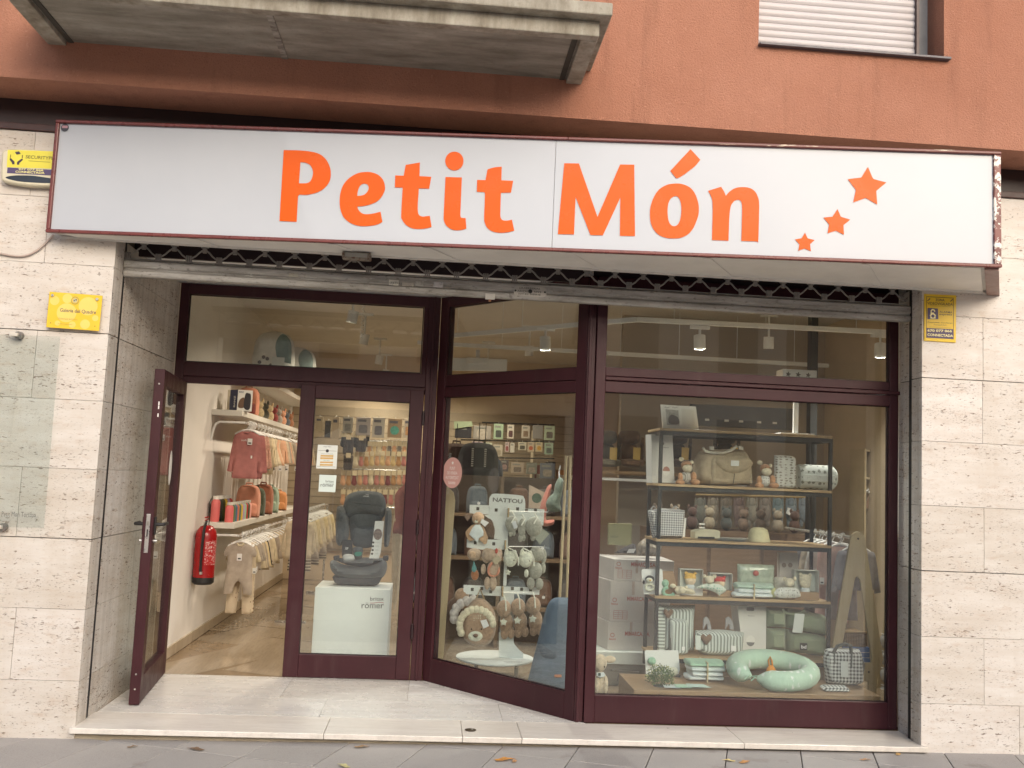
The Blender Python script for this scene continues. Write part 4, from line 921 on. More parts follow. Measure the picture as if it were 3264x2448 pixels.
# ================================================================ left wall: shelves, rails, clothes
XI = -1.972
def wall_shelf(z, y0, y1, d, label):
    o = MB().box(XI+.001, XI+d, y0, y1, z-.05, z).build('wall_shelf', mat((.66,.64,.58), rough=.4, var=.03), None, smooth=False, bevel=.003); tag(o, label, 'shelf'); return o
SZ1, SZ2 = 1.978, .995
wall_shelf(SZ1, 2.86, 7.3, .265, 'long white upper wall shelf above the pink sweaters')
wall_shelf(SZ2, 2.86, 7.3, .265, 'long white lower wall shelf carrying the drinking bottles')
wall_shelf(2.36, 3.6, 7.3, .30, 'white top shelf near the ceiling on the left wall')
def rail(z, label):
    t = thing('clothes_rail', label, 'clothes rail', (XI, 2.9, z-.17))
    pts = [(XI, 2.90, z-.165), (XI+.02, 2.90, z-.06), (XI+.035, 2.90, z-.02), (XI+.07, 2.90, z), (XI+.30, 2.90, z)]
    MB().tube(pts, .011, 10).build('bracket', M_WHITE, t)
    MB().tube([(XI+.30, 2.89, z), (XI+.30, 7.2, z)], .012, 10).build('bar', mat((.66,.64,.6), rough=.25, metal=.6), t)
    for y in (4.6, 6.2): MB().tube([(XI, y, z-.1), (XI, y, z), (XI+.30, y, z)], .010, 8).build('bracket', M_WHITE, t)
rail(1.872, 'chromed upper clothes rail under the wall shelf'); rail(.885, 'chromed lower clothes rail under the bottle shelf')
def hanger(t, w=.11, ma=None):
    m = MB(); m.tube([(.0, 0, -.012+.0)]+[(.018*math.sin(a), 0, .006+.018*math.cos(a)) for a in [R(x) for x in range(250, -20, -30)]]+[(.012, 0, -.02), (0, 0, -.04), (0, 0, -.055)], .0035, 6)
    m.tube([(-w, 0, -.098), (-w*.45, 0, -.065), (0, 0, -.055), (w*.45, 0, -.065), (w, 0, -.098)], .0075, 6)
    m.build('hanger', ma or M_WHITE, t, world=False)
def ptag(t, x, z, y=-.03, w=.034, h=.05):
    o = MB().box(x-w/2, x+w/2, y-.001, y, z-h, z).build('price_tag', paper(), t, world=False, smooth=False)
    MB().box(x-w*.3, x+w*.3, y-.0016, y-.001, z-h*.82, z-h*.62).build('barcode', M_INK, o, world=False, smooth=False); return o
def mirror(h): return h+[(-p[0],)+tuple(p[1:]) for p in reversed(h)]
def sweater_out(w=.14, h=.34, sl=.24, fl=.05):
    return smooth_line(mirror([(.035,-.075,1),(.05,-.07,1),(w*.78,-.095),(w*1.02,-.125),(w+fl*.8,-.09-sl*.85),(w+fl,-.09-sl,1),(w+fl-.055,-.10-sl,1),(w*.98,-.20,1),(w*.99,-h+.03),(w*.94,-h,1)]), 4, True)
def romper_out(w=.105, h=.40):
    return smooth_line(mirror([(.03,-.08,1),(.045,-.07,1),(w*.9,-.085),(w*1.22,-.15),(w*1.2,-.19,1),(w*.92,-.18,1),(w*.95,-.28),(w*1.05,-h+.08),(w*1.08,-h,1),(w*.45,-h+.01,1),(w*.28,-h+.09),(.0,-h+.125,1)])[:], 4, True)
def pants_out(w=.085, h=.30): return [(-w,-.07),(w,-.07),(w*1.15,-h),(w*.35,-h),(0,-.17),(-w*.35,-h),(-w*1.15,-h)]
def skirt_out(w=.1, h=.3): return smooth_line(mirror([(.03,-.08,1),(.06,-.07,1),(w*.9,-.1),(w*.85,-.18),(w*1.5,-h,1)]), 4, True)
def hang(name, label, cat, outl, ma, loc, rz=0, group=None, t_=.014, wr=.006, seed=1, tagp=True, step=.014):
    t = thing(name, label, cat, loc, rz, group); hanger(t)
    pillow(outl, t_, step, wr, 9, seed, edge=.03).build('garment', ma, t, world=False)
    return t
Mpk = cloth(srgb(172,112,108)); Mpe = furm(srgb(206,164,146)); Mcr = cloth(srgb(214,200,170)); Mpc = cloth(srgb(214,170,140)); Mgr = cloth(srgb(172,160,146)); Mbe = cloth(srgb(200,184,158)); Mdk = cloth(srgb(60,54,52)); Mye2 = cloth(srgb(220,202,160)); Mspk = sprig_mat((.62,.52,.38), (.22,.12,.07), .035, .25)
gl = 'sweaters and jackets on the upper rail'
CN = {Mpk.name: 'dusty pink', Mpe.name: 'peach', Mcr.name: 'cream', Mpc.name: 'apricot', Mgr.name: 'grey beige', Mbe.name: 'beige', Mdk.name: 'black', Mye2.name: 'pale yellow', Mspk.name: 'printed cream'}
y = 2.985; RX = XI+.30
for i in range(34):
    if i < 5: ou, ma, lab, nm = sweater_out(.115, .49, .34, .045), Mpk, 'dusty pink baby sweater behind another on the upper rail', 'sweater'
    elif i < 9: ou, ma, lab, nm = sweater_out(.112, .44, .3), Mpe, 'fluffy peach baby jacket on the upper rail', 'jacket'
    elif i < 14: ou, ma, lab, nm = sweater_out(.112, .45, .28), (Mcr, Mbe, Mye2)[i % 3], '%s baby cardigan beyond the peach jackets on the upper rail', 'cardigan'
    elif i < 20: ou, ma, lab, nm = skirt_out(.1, .36), (Mpc, Mcr)[i % 2], '%s baby dress far along the upper rail', 'dress'
    else: ou, ma, lab, nm = sweater_out(.12, .34), (Mbe, Mgr, Mpc)[i % 3], '%s small top at the far end of the upper rail', 'top'
    if i == 0: lab = 'dusty pink baby sweater with white price tag, foremost on the upper rail'
    if '%s' in lab: lab = lab % CN[ma.name]
    t = hang(nm, lab, nm, ou, ma, (RX+random.uniform(-.012, .012), y, 1.872), random.uniform(-.15, .15) if i else -.03, gl, seed=i)
    if i == 0:
        ptag(t, .03, -.135, -.022, .042, .055); MB().box(.045, .058, -.0165, -.0155, -.31, -.285).build('hem_label', paper(), t, world=False, smooth=False)
        lettering('soft', 'chest_print', paper(), t, frame((0, -.0225, 0), (1, 0, 0), (0, 0, 1)), -.045, -.16, .05, .018, 0, .001, world=False)
        MB().tube([(-.028, -.012, -.074), (-.012, -.016, -.088), (.012, -.016, -.088), (.028, -.012, -.074)], .005, 6).build('collar', Mpk, t, world=False)
    elif i % 4 == 2: ptag(t, .11, -.36, -.02)
    y += .045 if i < 5 else (.07 if i < 14 else .1)
    if i > 22: y += .1
y = 2.985; gl2 = 'baby suits and trousers on the lower rail'
for i in range(34):
    if i < 3: ou, ma, lab, nm = romper_out(.115, .52), Mgr, 'grey beige knitted romper behind another on the lower rail', 'romper'
    elif i < 6: ou, ma, lab, nm = pants_out(.10, .70), Mspk, 'cream baby trousers with small print on the lower rail', 'trousers'
    elif i < 9: ou, ma, lab, nm = sweater_out(.12, .34, .16, .05), (Mcr, Mgr, Mgr)[i % 3], '%s knitted baby top beyond the printed trousers on the lower rail', 'top'
    elif i < 13: ou, ma, lab, nm = sweater_out(.12, .30), (Mye2, Mcr, Mbe, Mgr)[i % 4], '%s hooded baby jacket on the lower rail', 'jacket'
    elif i < 15: ou, ma, lab, nm = sweater_out(.11, .32), Mdk, 'black baby cardigan on the lower rail', 'cardigan'
    else: ou, ma, lab, nm = (sweater_out(.11, .32), pants_out(.09, .4), skirt_out(.1, .36))[i % 3], (Mbe, Mgr, Mcr, Mspk)[i % 4], '%s '+('baby top', 'baby trousers', 'baby dress')[i % 3]+' far along the lower rail', 'garment'
    if i == 0: lab = 'grey beige knitted romper with price tag, foremost on the lower rail'
    if '%s' in lab: lab = lab % CN[ma.name]
    t = hang(nm, lab, nm, ou, ma, (RX+random.uniform(-.012, .012), y, .885), random.uniform(-.15, .15) if i else -.04, gl2, seed=40+i)
    if i == 0: ptag(t, .0, -.16, -.024, .042, .06); MB().tube([(-.03, -.014, -.073), (-.015, -.018, -.09), (.015, -.018, -.09), (.03, -.014, -.073)], .008, 6).build('collar', Mcr, t, world=False)
    elif i % 3 == 1: ptag(t, .1, -.30, -.02)
    y += .045 if i < 6 else .075
    if i > 19: y += .12
# drinking bottles
def bottle_proto(c_, capc, h, r):
    t = thing('drinking_bottle', 'x', 'bottle', (0, 0, 0))
    MB().lathe([(0,0),(r*.94,0),(r,.006),(r,h*.72),(r*.9,h*.80),(r*.62,h*.86),(r*.62,h*.87),(0,h*.87)], 18).build('body', mat(c_, rough=.45, var=.05), t, world=False)
    MB().lathe([(0,h*.87),(r*.74,h*.87),(r*.74,h*.97),(r*.6,h),(0,h)], 16).build('cap', mat(capc, rough=.4), t, world=False); return t
gb = 'drinking bottles on the lower shelf'
cc = dict(pink=srgb(214,110,108), dark=srgb(52,56,50), green=srgb(96,120,84), blue=srgb(80,110,140), salmon=srgb(205,120,90), teal=srgb(70,110,105), yellow=srgb(215,180,60), lilac=srgb(170,150,180), mint=srgb(150,185,160), red=srgb(170,52,44), forest=srgb(45,84,58), rose=srgb(222,160,150), olive=srgb(84,84,48))
for k, (nm, lab) in enumerate((('pink','tall coral pink drinking bottle with white cap and strap'),('dark','tall black drinking bottle behind the tall coral pink one'),('olive','tall olive drinking bottle in the back row'),('yellow','tall yellow drinking bottle in the back row'),('lilac','tall lilac drinking bottle in the back row'),('red','tall red drinking bottle in the back row'))):
    t = bottle_proto(cc[nm], (.7,.68,.62), .225, .039); t['label'] = lab; t['group'] = gb; place(t, (-1.90+.004*k, 2.965+.085*k, SZ2))
    if k == 0: MB().tube([(-.04, -.01, .2), (-.055, -.01, .16), (-.05, -.01, .1), (-.045, 0, .07)], .004, 6).build('strap', M_BLACK, t, world=False)
for k, nm in enumerate(('pink','green','blue','salmon','teal','yellow','lilac','mint','red','forest','rose')):
    t = bottle_proto(cc[nm], (.62,.6,.52), .172, .0365); t['label'] = 'small %s drinking bottle in the front row on the lower shelf' % ({'pink':'coral pink','rose':'pale pink','forest':'dark green'}.get(nm, nm)); t['group'] = gb
    place(t, (-1.775, 2.95+.083*k, SZ2))
# backpacks on shelves
def backpack(label, loc, w, h, d, c_, rz=0, c2=None, group=None, front=True, badge=True):
    t = thing('backpack', label, 'backpack', loc, rz, group); ma = cloth(c_); mb_ = cloth(c2) if c2 else ma
    ou = smooth_line([(-w/2,0,1),(w/2,0,1),(w/2*1.03,h*.5),(w/2*.9,h*.85),(w/2*.5,h),(-w/2*.5,h),(-w/2*.9,h*.85),(-w/2*1.03,h*.5)], 5, True)
    pillow(ou, d/2, w/14, .003, 5, 3, edge=w*.12).build('body', ma, t, world=False)
    if front: pillow(smooth_line([(-w*.36,h*.06,1),(w*.36,h*.06,1),(w*.38,h*.3),(w*.28,h*.44),(-w*.28,h*.44),(-w*.38,h*.3)], 5, True), .022, w/16, .002, 5, 4, edge=w*.08, y0=-d/2).build('front_pocket', mb_, t, world=False)
    MB().tube([(-w*.14,0,h*.98),(-w*.12,0,h*1.07),(w*.12,0,h*1.07),(w*.14,0,h*.98)], .008, 6).build('top_handle', ma, t, world=False)
    if badge:
        MB().lathe([(0,0),(.014,0),(.014,.004),(0,.004)], 14, M=Matrix.Translation((0, -d/2-.028, h*.38)) @ Matrix.Rotation(R(90), 4, 'X')).build('badge', M_WHITE, t, world=False)
        MB().tube([(.0, -d/2-.028, h*.39), (.012, -d/2-.03, h*.5)], .004, 5).build('zip_pull', M_BLACK, t, world=False)
    return t
backpack('salmon pink child backpack beside the drinking bottles', (-1.80, 3.92, SZ2), .23, .31, .13, srgb(208,146,122), .25)
backpack('dark green child backpack behind the salmon one on the shelf', (-1.80, 4.3, SZ2), .2, .28, .12, srgb(70,78,60), .2)
backpack('rust orange child backpack on the lower shelf', (-1.79, 4.65, SZ2), .22, .31, .12, srgb(160,102,78), .2)
backpack('pale mint child backpack on the lower shelf', (-1.79, 5.1, SZ2), .2, .28, .12, srgb(150,170,150), .2)
backpack('orange child backpack far along the lower shelf', (-1.79, 5.7, SZ2), .2, .22, .12, srgb(196,136,88), .2)
backpack('orange and wine red child backpack on the upper shelf', (-1.83, 3.72, SZ1), .21, .27, .12, srgb(186,124,98), .1, srgb(112,54,48))
# boxed ear defenders
q = ZQ(550, 1200, 3.3175, 2.93)
t = thing('product_box', 'navy and white product box with lettering on the upper shelf', 'box', base(q, 700, 345))
a = q(585, 345); b = q(680, 345); c_ = q(828, 350); zt_ = q(680, 138)[1]; zb_ = SZ1+.001
MB().add([(a[0], 2.99, zb_), (b[0], 2.93, zb_), (c_[0], 2.97, zb_), (c_[0]-.04, 3.06, zb_), (a[0], 2.99, zt_), (b[0], 2.93, zt_), (c_[0], 2.97, zt_), (c_[0]-.04, 3.06, zt_)], [(0,1,5,4),(1,2,6,5),(2,3,7,6),(3,0,4,7),(4,5,6,7),(3,2,1,0)]).build('carton', paper((.72,.71,.68)), t, smooth=False)
F1 = frame((a[0], 2.99, zb_), Vector((b[0]-a[0], -.06, 0)), (0, 0, 1)); W1 = math.hypot(b[0]-a[0], .06); F2 = frame((b[0], 2.93, zb_), Vector((c_[0]-b[0], .04, 0)), (0, 0, 1)); W2 = math.hypot(c_[0]-b[0], .04); H_ = zt_-zb_
flatshape([rect(0, 0, W1, H_)], 'navy_side', mat(srgb(28,34,78), rough=.35), t, F1, .001)
Fr = F1 @ Matrix.Translation((W1*.85, 0, 0)) @ Matrix.Rotation(R(90), 4, 'Z'); lettering('BANZ', 'box_text', M_WHITE, t, Fr, .03, .01, H_*.55, W1*.22, .02, .002)
lettering('SHOUT', 'box_text', mat((.4,.45,.6)), t, Fr, .03, .08, H_*.5, W1*.12, .0, .002)
flatshape([smooth_line([(W2*.08,.03),(W2*.45,.03),(W2*.5,.09),(W2*.38,.12),(W2*.12,.09)], 4, True)], 'box_picture', mat((.14,.08,.05)), t, F2, .001)
flatshape([smooth_line([(W2*.45,.03),(W2*.85,.02),(W2*.88,.14),(W2*.72,.16),(W2*.5,.15)], 4, True)], 'box_picture', mat((.025,.022,.03)), t, F2, .0012)
lettering('BANZ', 'box_text', mat((.05,.06,.15)), t, F2, W2*.08, H_*.86, W2*.3, .014, .02, .001)
# other goods on the upper shelf
for k, (lab, w, h, c_, x, y) in enumerate((('white night light in rabbit shape on the upper shelf', .075, .16, (.72,.68,.58), -1.80, 3.30), ('tall cream package on the upper shelf', .09, .2, (.66,.60,.48), -1.86, 3.18), ('round headed white figure on the upper shelf', .06, .19, (.74,.70,.62), -1.87, 3.42))):
    t = thing('boxed_toy' if k == 1 else 'night_light', lab, 'package' if k == 1 else 'lamp', (x, y, SZ1))
    if k == 1: MB().box(-w/2, w/2, -.04, .04, 0, h).build('carton', paper(c_), t, world=False, smooth=False, bevel=.003); MB().box(-w*.3, w*.3, -.0412, -.04, h*.2, h*.7).build('printed_window', mat((.45,.38,.24)), t, world=False, smooth=False)
    else:
        m = MB(); m.lathe([(0,0),(w*.5,0),(w*.55,h*.2),(w*.45,h*.55),(w*.3,h*.68),(0,h*.7)], 16); m.build('body', mat(c_, rough=.4), t, world=False)
        MB().ell((0, 0, h*.82), (w*.42, w*.4, w*.42)).build('head', mat(c_, rough=.4), t, world=False)
for k in range(9):
    c_ = (srgb(190,90,80), srgb(176,158,122), srgb(110,110,100), srgb(214,190,150), srgb(140,64,60), srgb(150,140,128), srgb(204,150,120), srgb(96,100,104), srgb(170,120,90))[k]; y = 4.0+.3*k
    t = thing('soft_toy', 'small %s eared toy in the row on the upper shelf' % ('red', 'sand', 'olive grey', 'cream', 'wine red', 'stone grey', 'salmon', 'slate', 'caramel')[k], 'toy', (-1.82, y, SZ1), 0, 'toys along the upper shelf')
    MB().ell((0, 0, .06), (.05, .045, .06)).build('body', furm(c_), t, world=False); MB().ell((0, -.01, .145), (.04, .038, .04)).build('head', furm(c_), t, world=False)
    for s in (-1, 1): MB().ell((s*.028, 0, .19), (.012, .008, .025)).build('ear', furm(c_), t, world=False)
# big rounded bags up by the ceiling
for k, (x, y, w, h, c1, c2, lab) in enumerate(((-1.62, 3.75, .40, .46, (.66,.66,.62), (.16,.24,.23), 'white and teal play tent in a rounded clear bag on the top shelf'), (-1.45, 4.15, .38, .36, (.62,.62,.58), (.20,.26,.25), 'second rounded play tent bag behind the larger one on the top shelf'))):
    t = thing('play_tent_bag', lab, 'bag', (x, y, 2.362))
    ou = smooth_line([(-w/2,0,1),(w/2,0,1),(w/2*1.02,h*.5),(w*.38,h*.88),(0,h),(-w*.38,h*.88),(-w/2*1.02,h*.5)], 6, True)
    pillow(ou, .07, .03, .006, 4, k, edge=.1).build('tent_fabric', cloth(c1), t, world=False)
    pillow(smooth_line([(w*.12,h*.35,1),(w*.45,h*.3,1),(w*.42,h*.75),(w*.2,h*.93),(w*.05,h*.7)], 4, True), .012, .02, .003, 5, k, edge=.03, y0=-.07).build('teal_panel', cloth(c2), t, world=False)
    MB().box(w*.0, w*.3, -.092, -.09, h*.16, h*.42).build('printed_card', paper((.55,.60,.60)), t, world=False, smooth=False)
    for i in range(5):
        a_ = .4*i; MB().ell((-w*.3+w*.09*i, -.075, h*(.3+.12*math.sin(a_*3))), (.018, .006, .018)).build('printed_dot', mat((.10,.09,.09)), t, world=False)
# emergency exit sticker
o = MB().box(XI+.0005, XI+.002, 1.62, 1.74, 2.04, 2.32).build('fire_sign', mat(srgb(190,60,38), rough=.4), None, smooth=False); tag(o, 'red fire extinguisher sign on the white wall by the doorway', 'sign')
MB().box(XI+.002, XI+.0025, 1.65, 1.71, 2.2, 2.29).build('pictogram', M_WHITE, o, smooth=False)

# fire extinguisher
a = PX(652, 1780, -1.880); EX, EY = -1.880, a.y
t = thing('fire_extinguisher', 'red fire extinguisher with black hose and base hung on the white wall', 'fire extinguisher', (EX, EY, .50))
M_RED = mat((.30,.008,.010), rough=.22, var=.05, name='red enamel')
MB().lathe([(0,.03),(.086,.03),(.088,.05),(.088,.40),(.078,.44),(.05,.475),(.025,.485),(0,.485)], 28).build('cylinder', M_RED, t, world=False)
MB().lathe([(0,-.005),(.07,-.005),(.088,.012),(.0895,.055),(.084,.056),(0,.056)], 28).build('base_cap', M_BLACK, t, world=False)
MB().lathe([(0,.485),(.02,.485),(.02,.515),(.014,.53),(0,.53)], 14).build('valve', M_STEEL, t, world=False)
MB().box(-.008, .008, -.075, .02, .545, .557).box(-.007, .007, -.07, .02, .525, .533).build('grip', M_RED, t, world=False, smooth=False, bevel=.002)
MB().tube([(0, -.02, .515), (.005, -.08, .50), (0, -.098, .44), (-.005, -.1, .3), (-.004, -.098, .12), (0, -.094, .10)], .011, 8).build('hose', M_BLACK, t, world=False)
MB().lathe([(0,0),(.013,0),(.013,.022),(0,.022)], 10, (0, -.094, .085)).build('hose_clip', M_STEEL, t, world=False)
lab_ = MB(); nn = 9; pts = []
for zz_ in (.16, .36):
    for i in range(nn): a_ = R(-78+i*9); pts.append((.0885*math.cos(a_), .0885*math.sin(a_), zz_))
lab_.add(pts, [(i, i+1, nn+i+1, nn+i) for i in range(nn-1)]); 
def label_mat():
    m_, nt, b = nodes('printed label'); v = coords(nt, 'Object', (1, 1, 1)); n_ = noise(nt, v, 60, 4, .8); nt.links.new(mixc(nt, ramp(nt, n_, .52, .58), (.40,.012,.014), (.65,.6,.58)), b.inputs['Base Color']); b.inputs['Roughness'].default_value = .3; return m_
lab_.build('instruction_label', label_mat(), t, world=False)
MB().box(-.09, -.08, -.02, .02, .3, .34).build('wall_bracket', M_STEEL, t, world=False, smooth=False)

# ================================================================ notices on the closed door's glass
YG = Y1+.0115
q = ZQ(990, 1400, 9.22, YG)
t = thing('opening_hours_notice', 'white opening hours notice with ochre bars stuck on the closed door', 'notice', base(q, 460, 870)); Fg = FY(YG)
MB().prism(q.poly([(215,158),(800,185),(760,876),(160,856)]), YG-.0008, YG-.0002).build('sheet', paper((.74,.78,.75)), t, smooth=False); Fg.translation.y = YG-.0008
for x0, y0, x1, y1 in ((295,462,672,520),(288,530,665,590),(282,655,660,708),(275,728,655,785)): flatshape([q.poly([(x0,y0),(x1,y0+6),(x1-4,y1),(x0-4,y1-8)])], 'ochre_bar', mat((.62,.40,.13), rough=.6), t, Fg, .0005)
a = q(492, 342); flatshape([circ(a[0], a[1], 46*q.m)], 'black_dot', M_INK, t, Fg, .0005)
for tx, x, y, x2, y2, h in (('Petit Món',388,235,605,240,35),('Dilluns a divendres',315,436,665,446,26),('Dissabtes',390,636,565,640,22)):
    F_, L_ = rot_frame(q, x, y, x2, y2); F_.translation.y = YG-.0008; lettering(tx, 'notice_text', mat((.2,.22,.22)), t, F_, 0, 0, L_, h*q.m, 0, .0006)
for x, y, x2, y2 in ((225,330,440,336),(545,345,765,355),(190,795,730,822)): F_, L_ = rot_frame(q, x, y, x2, y2); F_.translation.y = YG-.0008; flatshape([rect(0, 0, L_, 7*q.m)], 'notice_rule', M_INK, t, F_, .0006)
def britax(t, q, F0y, bx, rx, ink, red):
    (x, y, x2, y2, h) = bx; F_, L_ = rot_frame(q, x, y, x2, y2); F_.translation.y = F0y; lettering('britax', 'logo_text', ink, t, F_, 0, 0, L_, h*q.m, .004, .0007)
    (x, y, x2, y2, h) = rx; F_, L_ = rot_frame(q, x, y, x2, y2); F_.translation.y = F0y; lettering('römer', 'logo_text', ink, t, F_, 0, 0, L_, h*q.m, .004, .0007)
    x, y, x2, y2, h = bx; yy = (y+rx[1]-rx[4]*.75)/2; k = (x2-x)/6; th = max(4, h*.09)
    up_ = [(x+k*i, yy+h*.12*math.sin(i*1.05+.5)+(y2-y)*i/6) for i in range(7)]
    flatshape([smooth_line(q.poly(up_), 4)+[(p[0], p[1]-th*q.m) for p in reversed(smooth_line(q.poly(up_), 4))]], 'logo_wave', red, t, FY(F0y), .0007)
t = thing('brand_sticker', 'square pale sticker with britax römer lettering on the closed door', 'sticker', base(q, 490, 1550))
MB().prism(q.poly([(262,1040),(765,1060),(725,1558),(230,1540)]), YG-.0008, YG-.0002).build('sheet', paper((.64,.74,.71)), t, smooth=False)
britax(t, q, YG-.0008, (442,1268,682,1275,66), (293,1392,680,1402,100), mat((.10,.12,.12)), mat((.12,.14,.14)))
# plinth and car seat behind it
q = ZQ(880, 1600, 2.552, 1.75); a = q(318, 715); b = q(935, 722)
px0, px1, pz = a[0], b[0]-.005, .603
o = MB().box(px0, px1, 1.75, 2.22, .0, pz).build('plinth', mat((.74,.78,.76), rough=.4, var=.02, name='white laminate'), None, smooth=False, bevel=.002); tag(o, 'white display cube with britax römer lettering behind the closed door', 'plinth')
britax(o, q, 1.749, (765,803,876,803,30), (695,865,876,866,45), mat((.06,.065,.07)), mat((.40,.03,.04)))
q = ZQ(1040, 1560, 4.878, 1.93)
t = thing('car_seat', 'dark grey child car seat with high back and white hang tag on the display cube', 'car seat', (base(q, 490, 1540)[0], 1.93, pz))
M_SEAT = mat((.075,.082,.085), rough=.92, var=.18, scale=60, bmp=.5, bs=300, sheen=.3, name='grey melange fabric'); M_SEATP = mat((.035,.035,.038), rough=.5)
zs = q(0, 1540)[1]; dz_ = pz+.001-zs
def sp(pts): return [(x, z+dz_) for x, z in smooth_line(q.poly(pts), 5, True)]
def seatpad(nm, pts, th, y0, ma=M_SEAT, step=.016, e_=.03, par=None): return pillow(sp(pts), th, step, .0012, 6, len(pts), edge=e_, y0=y0).build(nm, ma, par or t)
seatpad('side_bolster', [(135,370),(190,330),(270,360),(320,520),(325,800),(240,930),(150,940),(118,800)], .07, 2.05)
seatpad('side_bolster', [(905,390),(960,350),(1000,400),(1000,640),(960,930),(905,970),(880,900)], .07, 2.05)
seatpad('backrest', [(340,420),(600,400),(860,420),(800,700),(735,960),(400,960),(330,700)], .05, 2.10, e_=.06)
seatpad('lumbar_pad', [(385,520),(440,450),(560,440),(700,450),(760,520),(740,640),(600,680),(460,660)], .02, 2.05)
hr = seatpad('headrest', [(250,260),(320,140),(500,85),(640,85),(830,120),(905,240),(905,420),(860,510),(740,470),(560,440),(420,470),(300,510),(240,420)], .055, 2.07, e_=.035)
MB().tube([(p[0], 2.012, p[1]+dz_) for p in (q(390,258),q(560,285),q(700,300),(q(860,325)))], .0035, 5).build('seam', M_SEATP, hr)
seatpad('lower_back_pad', [(400,690),(560,690),(730,670),(710,960),(410,950)], .022, 2.05)
seatpad('crotch_pad', [(400,990),(440,960),(540,965),(560,1020),(530,1150),(430,1150)], .03, 1.98)
bp_ = q(490, 1060); flatshape([[(x, z+dz_) for x, z in smooth_line(q.poly([(440,1040),(540,1035),(530,1090),(450,1095)]), 4, True)]], 'green_buckle_label', mat((.02,.20,.15), rough=.4), t, FY(1.945), .003)
seatpad('seat_cushion', [(50,1190),(110,1165),(260,1230),(500,1260),(720,1235),(870,1170),(935,1200),(930,1330),(860,1440),(700,1470),(480,1465),(250,1450),(110,1380),(50,1280)], .12, 1.97, step=.018, e_=.05)
seatpad('seat_top', [(100,1150),(300,1140),(650,1130),(880,1140),(900,1180),(700,1250),(500,1270),(280,1240)], .12, 2.02, step=.02)
MB().prism([(x, z+dz_) for x, z in q.poly([(90,1410),(870,1420),(815,1520),(780,1538),(170,1530),(130,1500)])], 1.90, 2.12).build('base_shell', M_SEATP, t, bevel=.008)
for x in (130, 905): MB().prism([(p_[0], p_[1]+dz_) for p_ in q.poly([(x-40,1110),(x+50,1100),(x+50,1180),(x-30,1180)])], 1.99, 2.06).build('belt_guide', M_SEATP, t, bevel=.006)
MB().prism([(p_[0], p_[1]+dz_) for p_ in q.poly([(235,850),(390,850),(400,1110),(230,1110)])], 1.98, 1.99).build('booklet', M_BLACK, t, smooth=False)
F_, L_ = rot_frame(q, 275, 1000, 350, 1008); F_.translation.y = 1.979; F_.translation.z += dz_; lettering('XP', 'booklet_text', M_WHITE, t, F_, 0, 0, L_*.7, 38*q.m, .03, .001)
pillow([(p_[0], p_[1]+dz_) for p_ in smooth_line(q.poly([(250,1110),(290,1065),(390,1060),(440,1100),(430,1160),(300,1185)]), 4, True)], .02, .01, .006, 30, 2, y0=1.90).build('plastic_bag', mat((.35,.36,.36), rough=.12, coat=.5), t)
tg = MB().prism([(p_[0], p_[1]+dz_) for p_ in q.poly([(755,552),(895,548),(862,845),(845,1030),(812,1135),(662,1130),(700,980)])], 1.938, 1.940).build('hang_tag', paper((.74,.76,.75)), t, smooth=False)
a = q(797, 757); flatshape([circ(a[0], a[1]+dz_, 66*q.m, 20, 85*q.m)], 'tag_photo', mat((.20,.15,.13), var=.8, scale=90), tg, FY(1.938), .001)
for x, y in ((727,885),(722,943),(717,1003),(708,1060)): a = q(x, y); flatshape([circ(a[0], a[1]+dz_, 17*q.m, 12)], 'tag_icon', M_INK, tg, FY(1.938), .001)
for y in (880, 890, 938, 948, 998, 1008, 1055, 1065): a = q(755, y); b = q(840-(y-880)*.08, y); flatshape([rect(a[0], a[1]+dz_, b[0]-.01, a[1]+dz_+.0022)], 'tag_line', mat((.5,.52,.52)), tg, FY(1.938), .001)
F_, L_ = rot_frame(q, 600, 150, 650, 150); F_.translation.y = 2.0095; F_.translation.z += dz_; lettering('britax', 'logo_text', paper(), t, F_, 0, 0, L_, 22*q.m, 0, .001)
F_, L_ = rot_frame(q, 560, 178, 650, 178); F_.translation.y = 2.0095; F_.translation.z += dz_; lettering('römer', 'logo_text', paper(), t, F_, 0, 0, L_, 24*q.m, 0, .001)

# free standing rack with more baby clothes behind the closed door
p = PY(992, 1632, 4.0); RZ = p.z
t = thing('clothes_rack', 'free standing chromed clothes rack behind the closed door', 'clothes rack', (p.x-.1, 4.0, 0)); Mch = mat((.6,.58,.54), rough=.25, metal=.7)
MB().tube([(p.x-.12, 3.9, 0), (p.x-.12, 3.9, RZ), (p.x-.08, 6.2, RZ), (p.x-.08, 6.2, 0)], .013, 10).build('frame', Mch, t)
for y in (3.9, 6.2): MB().box(p.x-.27, p.x+.03, y-.02, y+.02, 0, .02).build('foot', Mch, t, smooth=False)
Mst = check_mat((.60,.54,.42), (.16,.13,.10), .03, 'stripe', 'rows')
for i in range(15):
    ou, ma, cn_ = ((sweater_out(.13, .46, .3), Mbe, 'beige'), (pants_out(.1, .6), Mst, 'striped'), (sweater_out(.12, .44, .28), Mcr, 'cream'), (skirt_out(.11, .5), Mgr, 'grey'), (sweater_out(.13, .42, .26), Mye2, 'pale yellow'))[i % 5]
    hang('baby_garment', '%s baby %s on the free standing rack' % (cn_, ('sweater', 'trousers', 'shirt', 'dress', 'jacket')[i % 5]), 'garment', ou, ma, (p.x-.10, 3.98+.14*i, RZ), random.uniform(-.2, .2), 'baby clothes on the free standing rack', seed=200+i)

